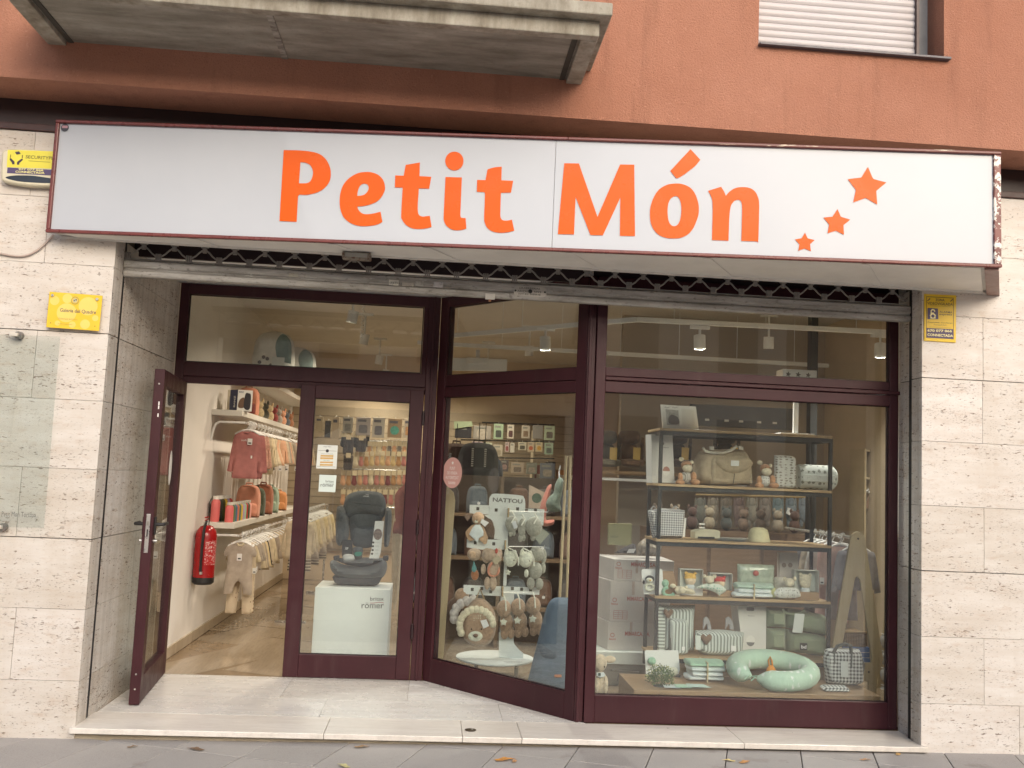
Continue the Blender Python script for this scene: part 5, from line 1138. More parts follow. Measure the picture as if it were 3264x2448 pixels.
# ================================================================ behind the slanting window
# revolving toy stand
q = ZQ(1440, 1560, 4.879, 1.55); q6 = ZQ(1360, 1550, 2.369, 1.55)
dc = q6(515, 1290); bz = dc[1]-.012
t = thing('toy_stand', 'white revolving card display stand with NATTOU header and round base', 'display stand', (dc[0], 1.55, 0))
M_CARD = mat((.70,.74,.71), rough=.5, var=.03, name='white card'); M_CORE = mat((.45,.33,.18), rough=.7)
pw = ZQ(1360, 1550, 2.369, 1.55).m
o = MB().lathe([(0,0),(285*pw,0),(288*pw,.004),(288*pw,.012),(0,.013)], 40, (dc[0], 1.55, bz)).build('round_base', M_CARD, t)
F_, L_ = rot_frame(q6, 612, 1338, 770, 1318); FF = frame((dc[0]+.06, 1.55-.20, bz+.0135), (1, .12, 0), (-.12, 1, 0)); lettering('NATTOU', 'base_text', mat((.2,.2,.19)), t, FF, 0, 0, .13, .03, .02, .0008)
for x in (-.14, .16): MB().lathe([(0,0),(.016,0),(.016,bz),(0,bz)], 10, (dc[0]+x, 1.5, 0)).build('foot', M_STEEL, t)
MB().lathe([(0,0),(.2,0),(.2,.02),(0,.02)], 24, (dc[0], 1.55, bz-.022)).build('turntable', mat((.30,.24,.16), rough=.6), t)
YS = 1.55
def card(nm, pts, y0=YS, th=.006): return MB().prism(smooth_line(q.at(y0).poly(pts), 4, True) if any(len(p) < 3 for p in pts) else q.at(y0).poly([p[:2] for p in pts]), y0, y0+th).build(nm, M_CARD, t, smooth=False)
hd = card('header', [(585,400,1),(582,170),(610,95),(680,65),(1060,92),(1125,130),(1143,210),(1140,400,1)])
F_, L_ = rot_frame(q, 635, 190, 1098, 222); F_.translation.y = YS; lettering('NATTOU', 'header_text', mat((.16,.16,.15)), hd, F_, 0, 0, L_, 66*q.m, .035, .001)
card('left_arm', [(278,238,1),(585,245,1),(585,400,1),(650,700),(655,775,1),(850,790,1),(840,930,1),(700,920),(232,895,1),(232,780,1),(650,760),(655,640),(610,520),(510,420),(275,370,1)][:0] or [(278,238,1),(590,248,1),(590,392,1),(276,370,1)])
card('column', [(590,400),(870,400),(850,790),(660,770),(655,620),(630,480)][:0] or [(590,392,1),(885,400,1),(850,1500,1),(800,1500,1),(830,790,1),(660,770,1),(660,640,1),(640,540,1),(560,440,1),(505,400,1)])
card('right_arm', [(870,290,1),(1440,308,1),(1425,560,1),(870,540,1)], YS+.004)
card('middle_arm', [(235,775,1),(850,785,1),(845,935,1),(460,935,1),(232,900,1)], YS-.004)
card('lower_arm', [(185,1485,1),(770,1510,1),(770,1660,1),(560,1650,1),(180,1625,1)], YS-.004); card('lower_arm', [(780,1508,1),(1368,1530,1),(1360,1640,1),(780,1620,1)], YS+.004)
qq = q6
MB().prism(qq.poly([(655,1290),(545,1290),(560,790),(660,770)][::-1]), YS, YS+.006).build('lower_column', M_CARD, t, smooth=False); MB().prism(smooth_line(qq.poly([(545,1100,1),(640,1110,1),(650,1170),(690,1225),(728,1260,1),(726,1305,1),(545,1290,1)]), 4, True), YS-.006, YS).build('gusset', M_CARD, t, smooth=False)
for x, y in ((405,300),(690,320),(1022,303),(1160,328),(1300,325),(652,845),(365,830),(318,1555),(465,1540),(605,1590),(942,1540),(1085,1550),(1225,1560)):
    a = q(x, y); MB().box(a[0]-.011, a[0]+.011, YS-.0065, YS-.0055, a[1]-.012, a[1]+.012).build('slot', mat((.07,.06,.05), rough=.8), t, smooth=False)
for (x0, y0, x1, y1) in ((890,332,1478,348),(880,878,1420,882),(790,1583,1320,1590)):
    a = q.v(x0, y0, -.06); b = q.v(x1, y1, -.06); MB().tube([(a[0], YS, a[2]), a, b, (b[0]+.004, YS-.06, b[2]+.012)], .0028, 6).build('wire_hook', M_STEEL, t)
for x, y in ((875,360),(828,860),(785,1580)): a = q.v(x, y, -.055); MB().box(a[0]-.005, a[0]+.005, YS-.06, YS, a[2]-.035, a[2]+.035).build('hook_bracket', M_CORE, t, smooth=False)

def plush(name, label, cat, q, Y, parts, group=None):
    """parts: (part name, material, list of (cx,cy,rx,ry[,depth factor[,dy]]))"""
    qq_ = q.at(Y); x0 = parts[0][2][0]; t_ = thing(name, label, cat, qq_.v(x0[0], x0[1]+x0[3]), 0, group)
    for nm, ma, es in parts:
        mb = MB()
        for e_ in es: qq_.ell(mb, e_[0], e_[1], e_[2], e_[3], e_[4] if len(e_) > 4 else .8, (e_[5] if len(e_) > 5 else 0.0))
        mb.build(nm, ma, t_)
    return t_
def soft(nm, t_, q, Y, pts, th, ma, wr=.002, sd=1, dy=0.0, e_=None, step=None):
    qq_ = q.at(Y); ou = smooth_line(qq_.poly(pts), 4, True); xs_ = [p[0] for p in ou]; st_ = step or max(.006, (max(xs_)-min(xs_))/16)
    return pillow(ou, th, st_, wr, 12, sd, edge=e_, y0=Y+dy).build(nm, ma, t_)
def ribbon(nm, t_, pts3, w, ma): return MB().tube(pts3, w, 6).build(nm, ma, t_)
def tagcard(t_, q, Y, pts, ma=None): return MB().prism(q.at(Y).poly(pts), Y-.001, Y).build('swing_tag', ma or paper(), t_, smooth=False)
F_lion = furm(srgb(198,164,130)); F_br = furm(srgb(166,140,116)); F_dk = furm(srgb(104,82,68)); F_gr = furm(srgb(158,158,146)); F_wh = furm(srgb(218,220,202)); F_mo = furm(srgb(184,162,140)); F_cream = furm(srgb(214,206,180)); M_EYE = mat((.012,.01,.01), rough=.2)
C_wht = cloth((.68,.74,.74)); C_coral = cloth(srgb(222,150,122)); C_gry = cloth(srgb(150,150,150)); C_cord = mat((.72,.72,.62), rough=.8)
gt = 'plush toys on the revolving stand'
# lion comforter
Yp = YS-.07
t = plush('lion_comforter', 'tan lion comforter with white cloth apron hanging on the stand', 'soft toy', q, Yp, [('mane', F_lion, [(410,450,95,98,.7)]), ('head', F_lion, [(405,455,78,82,.8,-.012)]), ('muzzle', F_wh, [(385,490,34,30,.8,-.028)]), ('nose', M_EYE, [(384,474,10,8,.8,-.04)])], gt)
soft('brown_cloth', t, q, Yp+.02, [(340,540),(230,640),(215,690),(270,800),(340,790),(400,760),(520,860),(560,760),(540,690),(480,560)], .012, F_lion, .005)
soft('white_cloth', t, q, Yp, [(375,540,1),(440,545,1),(490,640),(492,720,1),(420,770),(400,870,1),(385,810),(270,700,1),(320,600)], .010, C_wht, .004, 2)
tagcard(t, q, Yp-.03, [(455,450),(580,515),(515,582),(430,500)])
t = plush('brown_comforter', 'dark brown plush comforter behind the lion on the stand', 'soft toy', q, YS-.02, [('body', F_dk, [(560,600,95,150,.3)]), ('arm', F_dk, [(630,660,40,110,.5)])], gt)
tagcard(t, q, YS-.04, [(230,370),(320,400),(245,495),(200,430)], paper((.25,.17,.12)))
# grey hanging toys
for i, (cx_, cy_, rx, ry, lab) in enumerate(((935,540,100,130,'grey fluffy music toy with a paper label on the stand'),(1090,600,60,150,'slim grey fluffy toy hanging between two rounder ones on the stand'),(1280,580,130,155,'largest grey fluffy toy with cream cord on the stand'))):
    t = plush('grey_hanging_toy', lab, 'soft toy', q, Yp, [('body', F_gr, [(cx_, cy_, rx, ry, .75)]), ('ear', F_gr, [(cx_-rx*.7, cy_-ry*.1, rx*.35, ry*.6, .5, -.01)]), ('foot', F_gr, [(cx_-20, cy_+ry*1.05, 38, 60, .8), (cx_+30, cy_+ry*1.02, 30, 50, .8)])], gt)
    a = q.at(Yp).v(cx_, cy_-ry, -.02); ribbon('cord', t, [(a[0], a[1]+.01, a[2]+.03), (a[0]+.02, a[1]-.01, a[2]-.005), (a[0]-.005, a[1]-.03, a[2]-.05)], .005, C_cord)
    if i == 0: tagcard(t, q, Yp-.05, [(930,505),(990,485),(1028,590),(970,615)], paper((.6,.62,.64)))
    if i == 2: tagcard(t, q, Yp-.01, [(1400,600),(1515,690),(1370,860),(1290,740)], paper((.32,.34,.28)))
# mouse doll with coral trim
t = plush('mouse_doll', 'beige mouse doll with big ears, coral dress edge and tan tag on the stand', 'soft toy', q, Yp, [('head', F_mo, [(590,1020,110,100,.8)]), ('ear', F_mo, [(545,1030,80,115,.25,.01)]), ('ear', furm(srgb(214,190,170)), [(735,1010,55,90,.25,.01)]), ('body', F_mo, [(645,1240,95,130,.7)]), ('leg', F_mo, [(550,1460,48,100,.8)]), ('leg', F_mo, [(640,1460,58,115,.8)]), ('arm', F_mo, [(490,1240,40,80,.8)])], gt)
soft('coral_dress', t, q, Yp-.035, [(600,1140),(550,1260),(590,1350),(690,1350),(745,1290),(735,1200),(690,1330),(600,1320),(590,1240),(640,1150)], .012, C_coral, .002)
for dx, dy in ((-18,-25),(14,-22),(0,10),(-20,20),(18,18)): pass
MB().ell(q.at(Yp).v(690, 950, -.04), (.011, .008, .02)).build('red_bow', mat((.5,.06,.04)), t)
tagcard(t, q, Yp-.05, [(620,1090),(720,1025),(775,1090),(685,1180)], paper((.45,.38,.26)))
t = plush('brown_doll', 'brown plush doll with pale face and teal drop hanging at the left of the stand', 'soft toy', q, YS-.02, [('head', F_mo, [(350,1010,110,95,.6)]), ('face', furm(srgb(200,170,140)), [(320,1010,55,60,.6,-.03)]), ('body', furm(srgb(170,110,70)), [(360,1330,60,80,.6)])], gt)
soft('teal_drop', t, q, YS-.08, [(345,1100,1),(370,1180),(388,1240),(350,1290),(310,1250),(325,1180)], .012, cloth(srgb(96,150,150)), .001)
# white ball toys with star pendants
for i, (cx_, cy_, lab) in enumerate(((910,1080,'white fluffy bunny music toy with star pendant on the stand'),(1150,1090,'white fluffy bunny music toy with long cream ribbon on the stand'))):
    t = plush('white_bunny_toy', lab, 'soft toy', q, Yp, [('head', F_wh, [(cx_, cy_, 110, 125, .85)]), ('ear', F_wh, [(cx_-60, cy_-70, 40, 95, .5, -.02)]), ('ear', F_wh, [(cx_+70, cy_-60, 34, 80, .5, .0)]), ('eye', M_EYE, [(cx_+48, cy_+12, 8, 12, .8, -.055)])], gt)
    if i == 0:
        a = q.at(Yp)(872, 1290); MB().prism(star(a[0], a[1], 52*q.m, 28*q.m), Yp-.012, Yp+.012).build('star_pendant', F_wh, t, bevel=.004)
    else: q.at(Yp).ell(MB(), 1160, 1305, 34, 62).build('pendant', F_wh, t)
    a = q.at(Yp-.03); ribbon('ribbon', t, [a.v(cx_+20, cy_-150), a.v(cx_+80, cy_-110, -.02), a.v(cx_+120, cy_-20, -.02), a.v(cx_+125, cy_+100, -.01)], .0055, C_cord)
    ribbon('ribbon', t, [a.v(cx_+10, cy_-150), a.v(cx_-40, cy_-180, -.01), a.v(cx_-80, cy_-130, -.01)], .0055, C_cord)
t = plush('elephant_doll', 'grey elephant doll with dangling legs on the stand', 'soft toy', q, YS-.035, [('body', F_gr, [(1300,1260,110,135,.7)]), ('head', F_gr, [(1340,1010,100,110,.7)]), ('ear', F_gr, [(1280,960,55,70,.4)]), ('ear', F_gr, [(1430,1040,45,110,.4)]), ('leg', F_gr, [(1230,1460,62,95,.8)]), ('leg', F_gr, [(1360,1470,65,90,.8)]), ('arm', F_gr, [(1420,1220,40,90,.7)])], gt)
# lion backpack
t = thing('lion_backpack', 'brown plush lion face child backpack with white scalloped mane', 'backpack', q6.v(390, 1200), 0, gt); Yb = YS-.10
soft('body', t, q6, Yb, [(270,1110),(285,960),(350,860),(430,850),(500,920),(525,1010),(515,1120),(470,1190),(390,1205),(310,1180)], .06, F_br, .002, e_=.03)
mb = MB()
for k in range(13):
    a_ = R(205-k*16.5); q6.at(Yb).ell(mb, 372+142*math.cos(a_)*.88, 1045-125*math.sin(a_), 27, 30, .7, -.055)
mb.build('scalloped_mane', F_cream, t)
mb = MB()
for k in range(6):
    a_ = R(190-k*20); q6.at(Yb+.06).ell(mb, 350+145*math.cos(a_), 980-120*math.sin(a_), 34, 38, .7)
mb.build('back_mane', furm(srgb(196,190,184)), t)
q6.at(Yb).ell(MB(), 366, 1122, 56, 38, .6, -.055).build('muzzle', F_wh, t); q6.at(Yb).ell(MB(), 366, 1112, 19, 14, .8, -.085).build('nose', mat((.22,.15,.11), rough=.9), t)
for x in (335, 410): q6.at(Yb).ell(MB(), x, 1068, 5, 7, 1, -.062).build('eye', M_EYE, t)
for i in range(9): q6.at(Yb).ell(MB(), 355+16*(i % 4), 970+10*(i//4)*1.7, 3.4, 6, .8, -.058).build('freckle', F_wh, t)
tagcard(t, q6, Yb-.075, [(405,1015),(450,1005),(472,1055),(430,1075)]); 
ribbon('loop', t, [q6.at(Yb+.02).v(372, 855), q6.at(YS-.01).v(405, 775), q6.at(Yb+.02).v(440, 870)], .007, cloth(srgb(150,128,92)))
# bears
for i, (cx_, lab) in enumerate(((585,'brown bear toy in profile with star pendant on the lower hook'),(690,'brown bear toy with star pendant in the middle of the lower hook'),(805,'brown bear toy with star pendant at the hook end'))):
    cy_ = 925-(i*12)
    t = plush('brown_bear_toy', lab, 'soft toy', q6, Yp-.005*i, [('head', F_br, [(cx_, cy_, 56, 66, .85)]), ('body', F_br, [(cx_+20, cy_+120, 52, 80, .6, .03)]), ('leg', F_br, [(cx_+5, cy_+195, 30, 40, .8, .03)]), ('leg', F_br, [(cx_+55, cy_+190, 28, 40, .8, .03)])], gt)
    a = q6.at(Yp-.03)(cx_-5, cy_+100); MB().prism(star(a[0], a[1], 30*q6.m, 17*q6.m), Yp-.045, Yp-.025).build('star_pendant', F_wh, t, bevel=.003)
    a = q6.at(Yp-.05); ribbon('ribbon', t, [a.v(cx_, cy_-95, .03), a.v(cx_+10, cy_-60, -.01), a.v(cx_+14, cy_+15, -.01)], .0055, C_cord)
t = plush('brown_soft_toy', 'brown plush toy half hidden at the left of the lion backpack', 'soft toy', q6, YS+.02, [('body', F_dk, [(215,920,60,80,.6)]), ('head', F_br, [(265,830,55,60,.6)])], gt)
# rounded birch board at the left of the slanting window
def aframe_left():
    q7 = ZQ(1360, 1550, 2.369, 1.57); t_ = thing('wooden_rack', 'tall birch plywood rack end beside the slanting window post', 'rack', (q7(120, 1320)[0], 1.57, 0))
    a = q7(60, 0); z1_ = PY(1430, 1552, 1.57).z; x1_ = PY(1446, 1700, 1.57).x; x0_ = x1_-.2
    ou = [(x0_, .001), (x1_-.035, .001), (x1_, z1_-.1), (x1_-.015, z1_-.04), (x1_-.06, z1_), (x0_, z1_+.01)]
    MB().prism(ou, 1.57, 1.592).build('upright', M_PLY, t_, smooth=False, bevel=.003); MB().prism([(x0_+.03, .001), (x0_+.07, .001), (x0_+.09, .75), (x0_+.06, .75)], 1.545, 1.568).build('brace', M_PLY, t_, smooth=False)
    return t_
aframe_left()
# oval sticker on the slanting glass
pa = PL(1425, 1507, A, DN); ux = (pa-A).dot(DU); Fo = FD.copy(); 
FO = frame(A+DN*(-.0)+Vector((0, 0, 0)), DU, (0, 0, 1)); off = -(.03)+.0015
pp0 = PL(1412, 1507, A-DN*.03, DN); pp1 = PL(1473, 1507, A-DN*.03, DN); ux0 = (pp0-A).dot(DU); ux1 = (pp1-A).dot(DU); zc = PL(1441, 1507, A-DN*.03, DN).z
uw = (ux1-ux0)/2; uc = (ux0+ux1)/2; uh = .112
FO = frame(A-DN*.0285, DU, (0, 0, 1))
o = flatshape([circ(uc, zc, uw, 32, uh)], 'oval_sticker', mat(srgb(206,160,150), rough=.5, var=.03), None, FO, .0); tag(o, 'oval pink sales point sticker on the slanting window glass', 'sticker'); WM[o.name] = Matrix()
for tx, w_, dz_, h_ in (('PUNT', .45, .022, .022), ('DE VENDA', .85, -.012, .022), ('AUTORITZAT', 1.1, -.046, .022), ('tutete', .6, -.083, .022)):
    lettering(tx, 'sticker_text', mat((.80,.74,.70)), o, FO, uc-uw*w_*.62, zc+dz_, uw*w_*1.24, h_, .01, .0008)
flatshape([star(uc, zc+.072, .014, .008)], 'sticker_mark', mat((.80,.76,.72)), o, FO, .0008)
# baby bouncer, wooden poles, hanging bags to the right
t = thing('baby_bouncer', 'slate blue fabric baby bouncer leaning behind the slanting window', 'baby bouncer', (q6.at(1.25)(950, 1480)[0], 1.2, 0))
soft('fabric_seat', t, q6, 1.12, [(760,1480,1),(830,1200),(900,930),(950,850),(1030,840),(1110,870),(1150,1100),(1160,1300),(1150,1560,1),(950,1550)], .05, mat(srgb(96,112,128), rough=.9, var=.15, scale=8, bmp=.4, bs=300, sheen=.3), .006, e_=.06)
soft('pocket', t, q6, 1.065, [(840,1180),(920,1230),(980,1260),(970,1300),(880,1290),(850,1240)], .008, mat(srgb(70,84,98), rough=.9), .003)
MB().prism(q6.at(1.06).poly([(965,1422),(1018,1422),(1018,1442),(965,1442)]), 1.058, 1.06).build('orange_label', mat((.55,.20,.08)), t, smooth=False)
MB().tube([(q6.at(1.2)(800, 1480)[0], 1.2, .01), (q6.at(1.2)(1150, 1500)[0], 1.2, .01)], .012, 8).build('base_frame', M_STEEL, t)
for k, (x0, y0, x1, y1) in enumerate(((1055,-230,1005,840),(1085,-230,1060,840))):
    a = q6.at(1.7).v(x0, y0); b = q6.at(1.7).v(x1, y1); o = MB().tube([(b[0]-.01, 1.7, .0), b, a], .011, 8).build('wooden_pole', M_PLY, None); tag(o, ('pale wooden pole standing behind the bouncer', 'second pale wooden pole against the slanting window frame')[k], 'pole', 'wooden poles behind the bouncer'); WM[o.name] = Matrix()
q5 = ZQ(1360, 1250, 3.687, 2.1)
t = thing('sling_bag', 'grey green knitted bag hanging beside the wooden poles', 'bag', q5.v(1490, 1420))
soft('pouch', t, q5, 2.1, [(1400,1320),(1430,1240),(1490,1180),(1510,1080),(1560,1000),(1610,1040),(1600,1150),(1570,1300),(1580,1390),(1500,1410),(1430,1390)], .05, furm(srgb(112,124,112)), .006)
ribbon('strap', t, [q5.v(1560, 1010), q5.v(1575, 940, .1), q5.v(1590, 860, .1)], .006, C_gry)
t = thing('pink_cushion', 'salmon pink cushion toy behind the toy stand', 'cushion', q5.v(1400, 1500, .2)); soft('cushion', t, q5, 2.35, [(1330,1360),(1400,1150),(1440,1090),(1470,1100),(1440,1250),(1400,1480),(1440,1500),(1500,1500),(1480,1560),(1350,1560)], .05, cloth(srgb(190,120,105)), .004)
t = thing('picture_board', 'pale angled board with a dark green round print behind the stand', 'board', q5.v(1270, 1360, .5)); MB().prism(q5.at(2.7).poly([(1205,1090),(1390,1180),(1330,1370),(1198,1360)]), 2.7, 2.71).build('panel', paper((.42,.33,.25)), t, smooth=False); a = q5.at(2.7)(1293, 1245); flatshape([circ(a[0], a[1], 62*q5.m)], 'round_print', mat((.05,.09,.06)), t, FY(2.7), .001)
# low gondola shelf behind the stand with small bags
t = thing('display_gondola', 'brown wooden gondola with shelves behind the toy stand', 'shelf unit', (.55, 3.0, 0))
for z in (.35, .78, 1.16): MB().box(-.25, 1.45, 2.85, 3.2, z-.025, z).build('shelf_board', mat((.22,.14,.08), rough=.5), t, smooth=False)
for x in (-.25, .6, 1.43): MB().box(x, x+.03, 2.86, 3.19, 0, 1.5).build('side_panel', mat((.16,.11,.07), rough=.5), t, smooth=False)
MB().box(-.25, 1.45, 3.2, 3.22, 0, 1.5).build('back_panel', mat((.12,.085,.06), rough=.6), t, smooth=False)
cols_b = (srgb(96,104,88), srgb(120,92,76), srgb(140,150,132), srgb(90,84,80), srgb(150,110,90), srgb(110,118,124))
k = 0
for z in (.35, .78, 1.16):
    for x in (-.1, .14, .40, .78, 1.02, 1.26):
        k += 1
        backpack('small %s nursery bag on the %s gondola shelf' % (('olive', 'brown', 'sage', 'charcoal', 'tan', 'slate')[(k*2+int(z*10)) % 6], {.35: 'lowest', .78: 'middle', 1.16: 'top'}[z]), (x, 3.0, z+.001), .19, .24, .1, cols_b[(k*2+int(z*10)) % 6], random.uniform(-.2, .2), group='nursery bags on the gondola', badge=k % 2)
# hanging dark backpacks above
for i, (cx_, lab, c_) in enumerate(((1500+20, 'hanging black rucksack with patterned straps in front of the slat wall', srgb(40,42,46)), (1572-30, 'hanging blue grey bag beside the black rucksack', srgb(84,96,116)), (1450, 'hanging dark brown bag by the window post', srgb(74,52,40)))):
    p = PY(cx_, 1555, 3.4); t = backpack(lab, (p.x, 3.4+.1*i, p.z), (.38, .36, .28)[i], (.42, .30, .42)[i], .16, c_, .1*i, badge=False)
    MB().tube([(0, 0, .4), (0, 0, .62)], .004, 5).build('hanging_cord', M_BLACK, t, world=False)
    if i == 0:
        for s in (-.07, .05): MB().box(s, s+.022, -.106, -.1, .2, .38).build('patterned_strap', check_mat((.02,.02,.02), (.6,.58,.5), .02, 'strap', 'rows'), t, world=False, smooth=False)
# tall shelving deep on the right of the slat wall
t = thing('shelf_tower', 'tall pale shelf tower at the end of the slat wall', 'shelf unit', (1.55, 6.4, 0))
for z in (.5, 1.0, 1.45, 1.8): MB().box(1.25, 1.9, 6.2, 6.5, z-.02, z).build('shelf_board', mat((.60,.52,.38), rough=.5), t, smooth=False)
for x in (1.22, 1.9): MB().box(x, x+.025, 6.2, 6.5, 0, 2.1).build('side_panel', mat((.60,.52,.38), rough=.5), t, smooth=False)
for i in range(8):
    w = random.uniform(.1, .2); x = 1.32+.14*(i % 4); z = (1.001, 1.451)[i//4]; o = thing('product_box', '%s carton on the pale shelf tower, %s' % (('red', 'black', 'orange', 'brown')[i % 4], ('lower row', 'upper row')[i//4]), 'box', (x, 6.35, z), 0, 'cartons on the shelf tower')
    MB().box(-.055, .055, -.08, .08, 0, .16+.05*(i % 3)).build('carton', paper(((.35,.07,.05), (.04,.04,.04), (.5,.22,.05), (.25,.14,.08))[i % 4]), o, world=False, smooth=False, bevel=.003); MB().box(-.04, .04, -.0812, -.08, .04, .1).build('label', paper((.6,.55,.45)), o, world=False, smooth=False)

# ================================================================ slat wall at the back: packs and socks
sw = struct('slat_wall', MB().box(-1.97, 1.9, 7.55, 7.598, .4, 2.35), mat((.36,.29,.20), rough=.5, var=.04))
for i in range(19): MB().box(-1.97, 1.9, 7.545, 7.5495, .42+.1*i, .425+.1*i).build('groove', mat((.14,.10,.06), rough=.6), sw, smooth=False)
def pack(q, x0, y0, x1, y1, Y, bg, pic, label, group, shp='rect', card_=None):
    q = q.at(Y); a = q(x0, y1); b = q(x1, y0); t_ = thing('hanging_pack', label, 'package', ((a[0]+b[0])/2, Y, a[1]), 0, group)
    MB().box(a[0], b[0], Y, Y+.03, a[1], b[1]).build('pack_card', paper(bg), t_, smooth=False, bevel=.003)
    w, h = b[0]-a[0], b[1]-a[1]
    if pic: flatshape([rrect(a[0]+w*.2, b[0]-w*.2, a[1]+h*.12, a[1]+h*.58, min(w, h)*.12)] if shp == 'rect' else [circ((a[0]+b[0])/2, a[1]+h*.38, w*.32, 16)], 'printed_picture', mat(pic, rough=.5, var=.3, scale=30), t_, FY(Y), .001)
    flatshape([rect(a[0]+w*.1, a[1]+h*.75, b[0]-w*.3, a[1]+h*.88)], 'printed_title', mat(card_ or (.25,.25,.22)), t_, FY(Y), .001)
    MB().tube([((a[0]+b[0])/2, Y+.01, b[1]-.01), ((a[0]+b[0])/2, Y+.01, b[1]+.02), ((a[0]+b[0])/2, Y+.3, b[1]+.02)], .003, 5).build('hook', M_STEEL, t_)
    return t_
q5 = ZQ(1360, 1250, 3.687, 5.9); gp_ = 'packs hanging on the slat wall'
PK = [(330,410,530,535,(.03,.03,.035),None,'black folded fabric pack under a pale green card'),(545,400,760,545,(.33,.30,.26),(.45,.40,.33),'grey blister pack with two round boxes'),(785,375,905,550,(.36,.48,.32),(.06,.07,.06),'pale green pack with a dark picture, top row'),(945,385,1030,545,(.62,.56,.46),(.10,.04,.04),'white pack with a dark red picture, top row'),(1115,395,1215,540,(.50,.44,.36),(.20,.13,.08),'beige pack with a brown picture, top row'),(1245,390,1370,545,(.26,.24,.22),None,'dark grey pouch pack, top row'),(1380,400,1510,560,(.42,.50,.34),(.12,.10,.08),'green and dark pack at the row end'),
 (530,585,660,700,(.38,.30,.34),(.30,.16,.2),'mauve pack with a round picture, second row'),(675,595,770,705,(.48,.50,.38),(.30,.38,.25),'pale green card pack, second row'),(780,620,895,750,(.52,.46,.36),(.35,.30,.22),'large beige card pack, second row'),(920,590,970,700,(.55,.42,.40),(.30,.08,.08),'narrow white and red pack, second row'),(980,600,1035,710,(.62,.58,.50),None,'narrow white pack, second row'),(1075,590,1175,680,(.55,.50,.38),(.08,.07,.05),'card with rows of dark dots, second row'),(1185,590,1265,700,(.55,.45,.32),(.45,.10,.03),'card holding a red orange round toy'),(1280,590,1365,700,(.58,.48,.30),(.55,.30,.04),'card holding a yellow orange round toy'),(1385,600,1490,730,(.34,.46,.34),(.10,.12,.1),'green card with grey picture, second row end'),
 (790,785,860,935,(.45,.28,.2),(.25,.10,.06),'narrow orange pack, third row'),(865,795,965,930,(.10,.08,.08),(.3,.2,.18),'dark rounded pack, third row'),(990,830,1145,950,(.40,.33,.25),(.16,.13,.1),'beige pack with an arched window, third row'),(1170,830,1300,960,(.18,.19,.15),(.30,.25,.2),'dark olive bib pack, third row'),(1330,840,1510,1010,(.13,.15,.19),(.3,.27,.22),'large dark blue bib, third row')]
for (x0, y0, x1, y1, bgc, pic, lab) in PK: pack(q5, x0, y0, x1, y1, 5.9, bgc, pic, lab, gp_, 'circ' if 'round' in lab else 'rect')
MB().prism(q5.at(5.9).poly([(320,345),(530,345),(540,400),(325,430)]), 5.88, 5.9).build('x', M_WHITE, None).name = 'header_card'; tag(bpy.data.objects['header_card'], 'pale green header card with black dots above the black fabric pack', 'card'); bpy.data.objects['header_card'].data.materials[0] = paper((.36,.44,.28))
for x0, y0, x1, y1 in ((650,355,1500,385),(400,560,1500,585),(690,770,1500,780)):
    a = q5.at(5.95).v(x0, y0); b = q5.at(5.95).v(x1, y1); o = MB().tube([a, b], .008, 6).build('display_rail', M_BLACK, None); WM[o.name] = Matrix(); tag(o, {650: 'black top rail of the hanging packs', 400: 'black second rail of the hanging packs', 690: 'black third rail of the hanging packs'}[x0], 'rail')
q3 = ZQ(880, 1220, 3.456, 6.9)
for (x0, y0, x1, y1, bgc, pic, lab) in ((730,380,850,550,(.34,.32,.28),(.16,.16,.15),'grey boxed blanket pack'),(875,385,1045,575,(.36,.32,.30),(.12,.12,.14),'wide mauve grey blanket pack'),(1055,385,1200,600,(.44,.40,.34),(.12,.12,.14),'beige blanket pack with dark label'),(1225,400,1390,600,(.30,.20,.10),(.06,.32,.24),'brown pack with a green round print'),(1405,400,1500,600,(.50,.42,.32),(.5,.25,.1),'beige pack with an orange print at the slat wall end'),(430,380,520,540,(.40,.33,.22),None,'ochre cloth pack near the rail'),(530,420,605,600,(.06,.06,.06),None,'black strap pack near the rail'),(610,380,700,620,(.42,.34,.24),None,'tall tan pack near the rail')):
    pack(q3, x0, y0, x1, y1, 6.9, bgc, pic, lab, gp_, 'circ' if 'round' in lab else 'rect', (.08,.08,.1))
def sock_mesh(ma, card_):
    t_ = thing('sock_pair', 'x', 'socks', (0, 0, 0))
    pillow(smooth_line([(-.022,0,1),(.022,0,1),(.020,-.07),(.030,-.11),(.026,-.14),(.0,-.15),(-.03,-.125),(-.022,-.07)], 4, True), .012, .012, .001, 10, 2).build('sock', ma, t_, world=False)
    MB().box(-.024, .024, -.016, .016, -.035, .02).build('card_band', paper(card_), t_, world=False, smooth=False); MB().tube([(0, 0, .02), (0, 0, .04), (0, .2, .04)], .0025, 4).build('hook', M_STEEL, t_, world=False)
    return t_
sc = [('cream', srgb(206,180,130)), ('pink', srgb(186,120,110)), ('tan', srgb(176,132,84)), ('grey', srgb(120,112,104)), ('peach', srgb(206,158,120)), ('black', srgb(36,34,36)), ('wine', srgb(120,52,52)), ('white', srgb(214,200,170))]
rows = [(690, 1030, 1470, 9, 'first'), (800, 880, 1470, 11, 'second'), (1010, 740, 1420, 12, 'third'), (1220, 740, 1400, 11, 'fourth'), (590, 740, 1010, 5, 'top')]
protos = {}
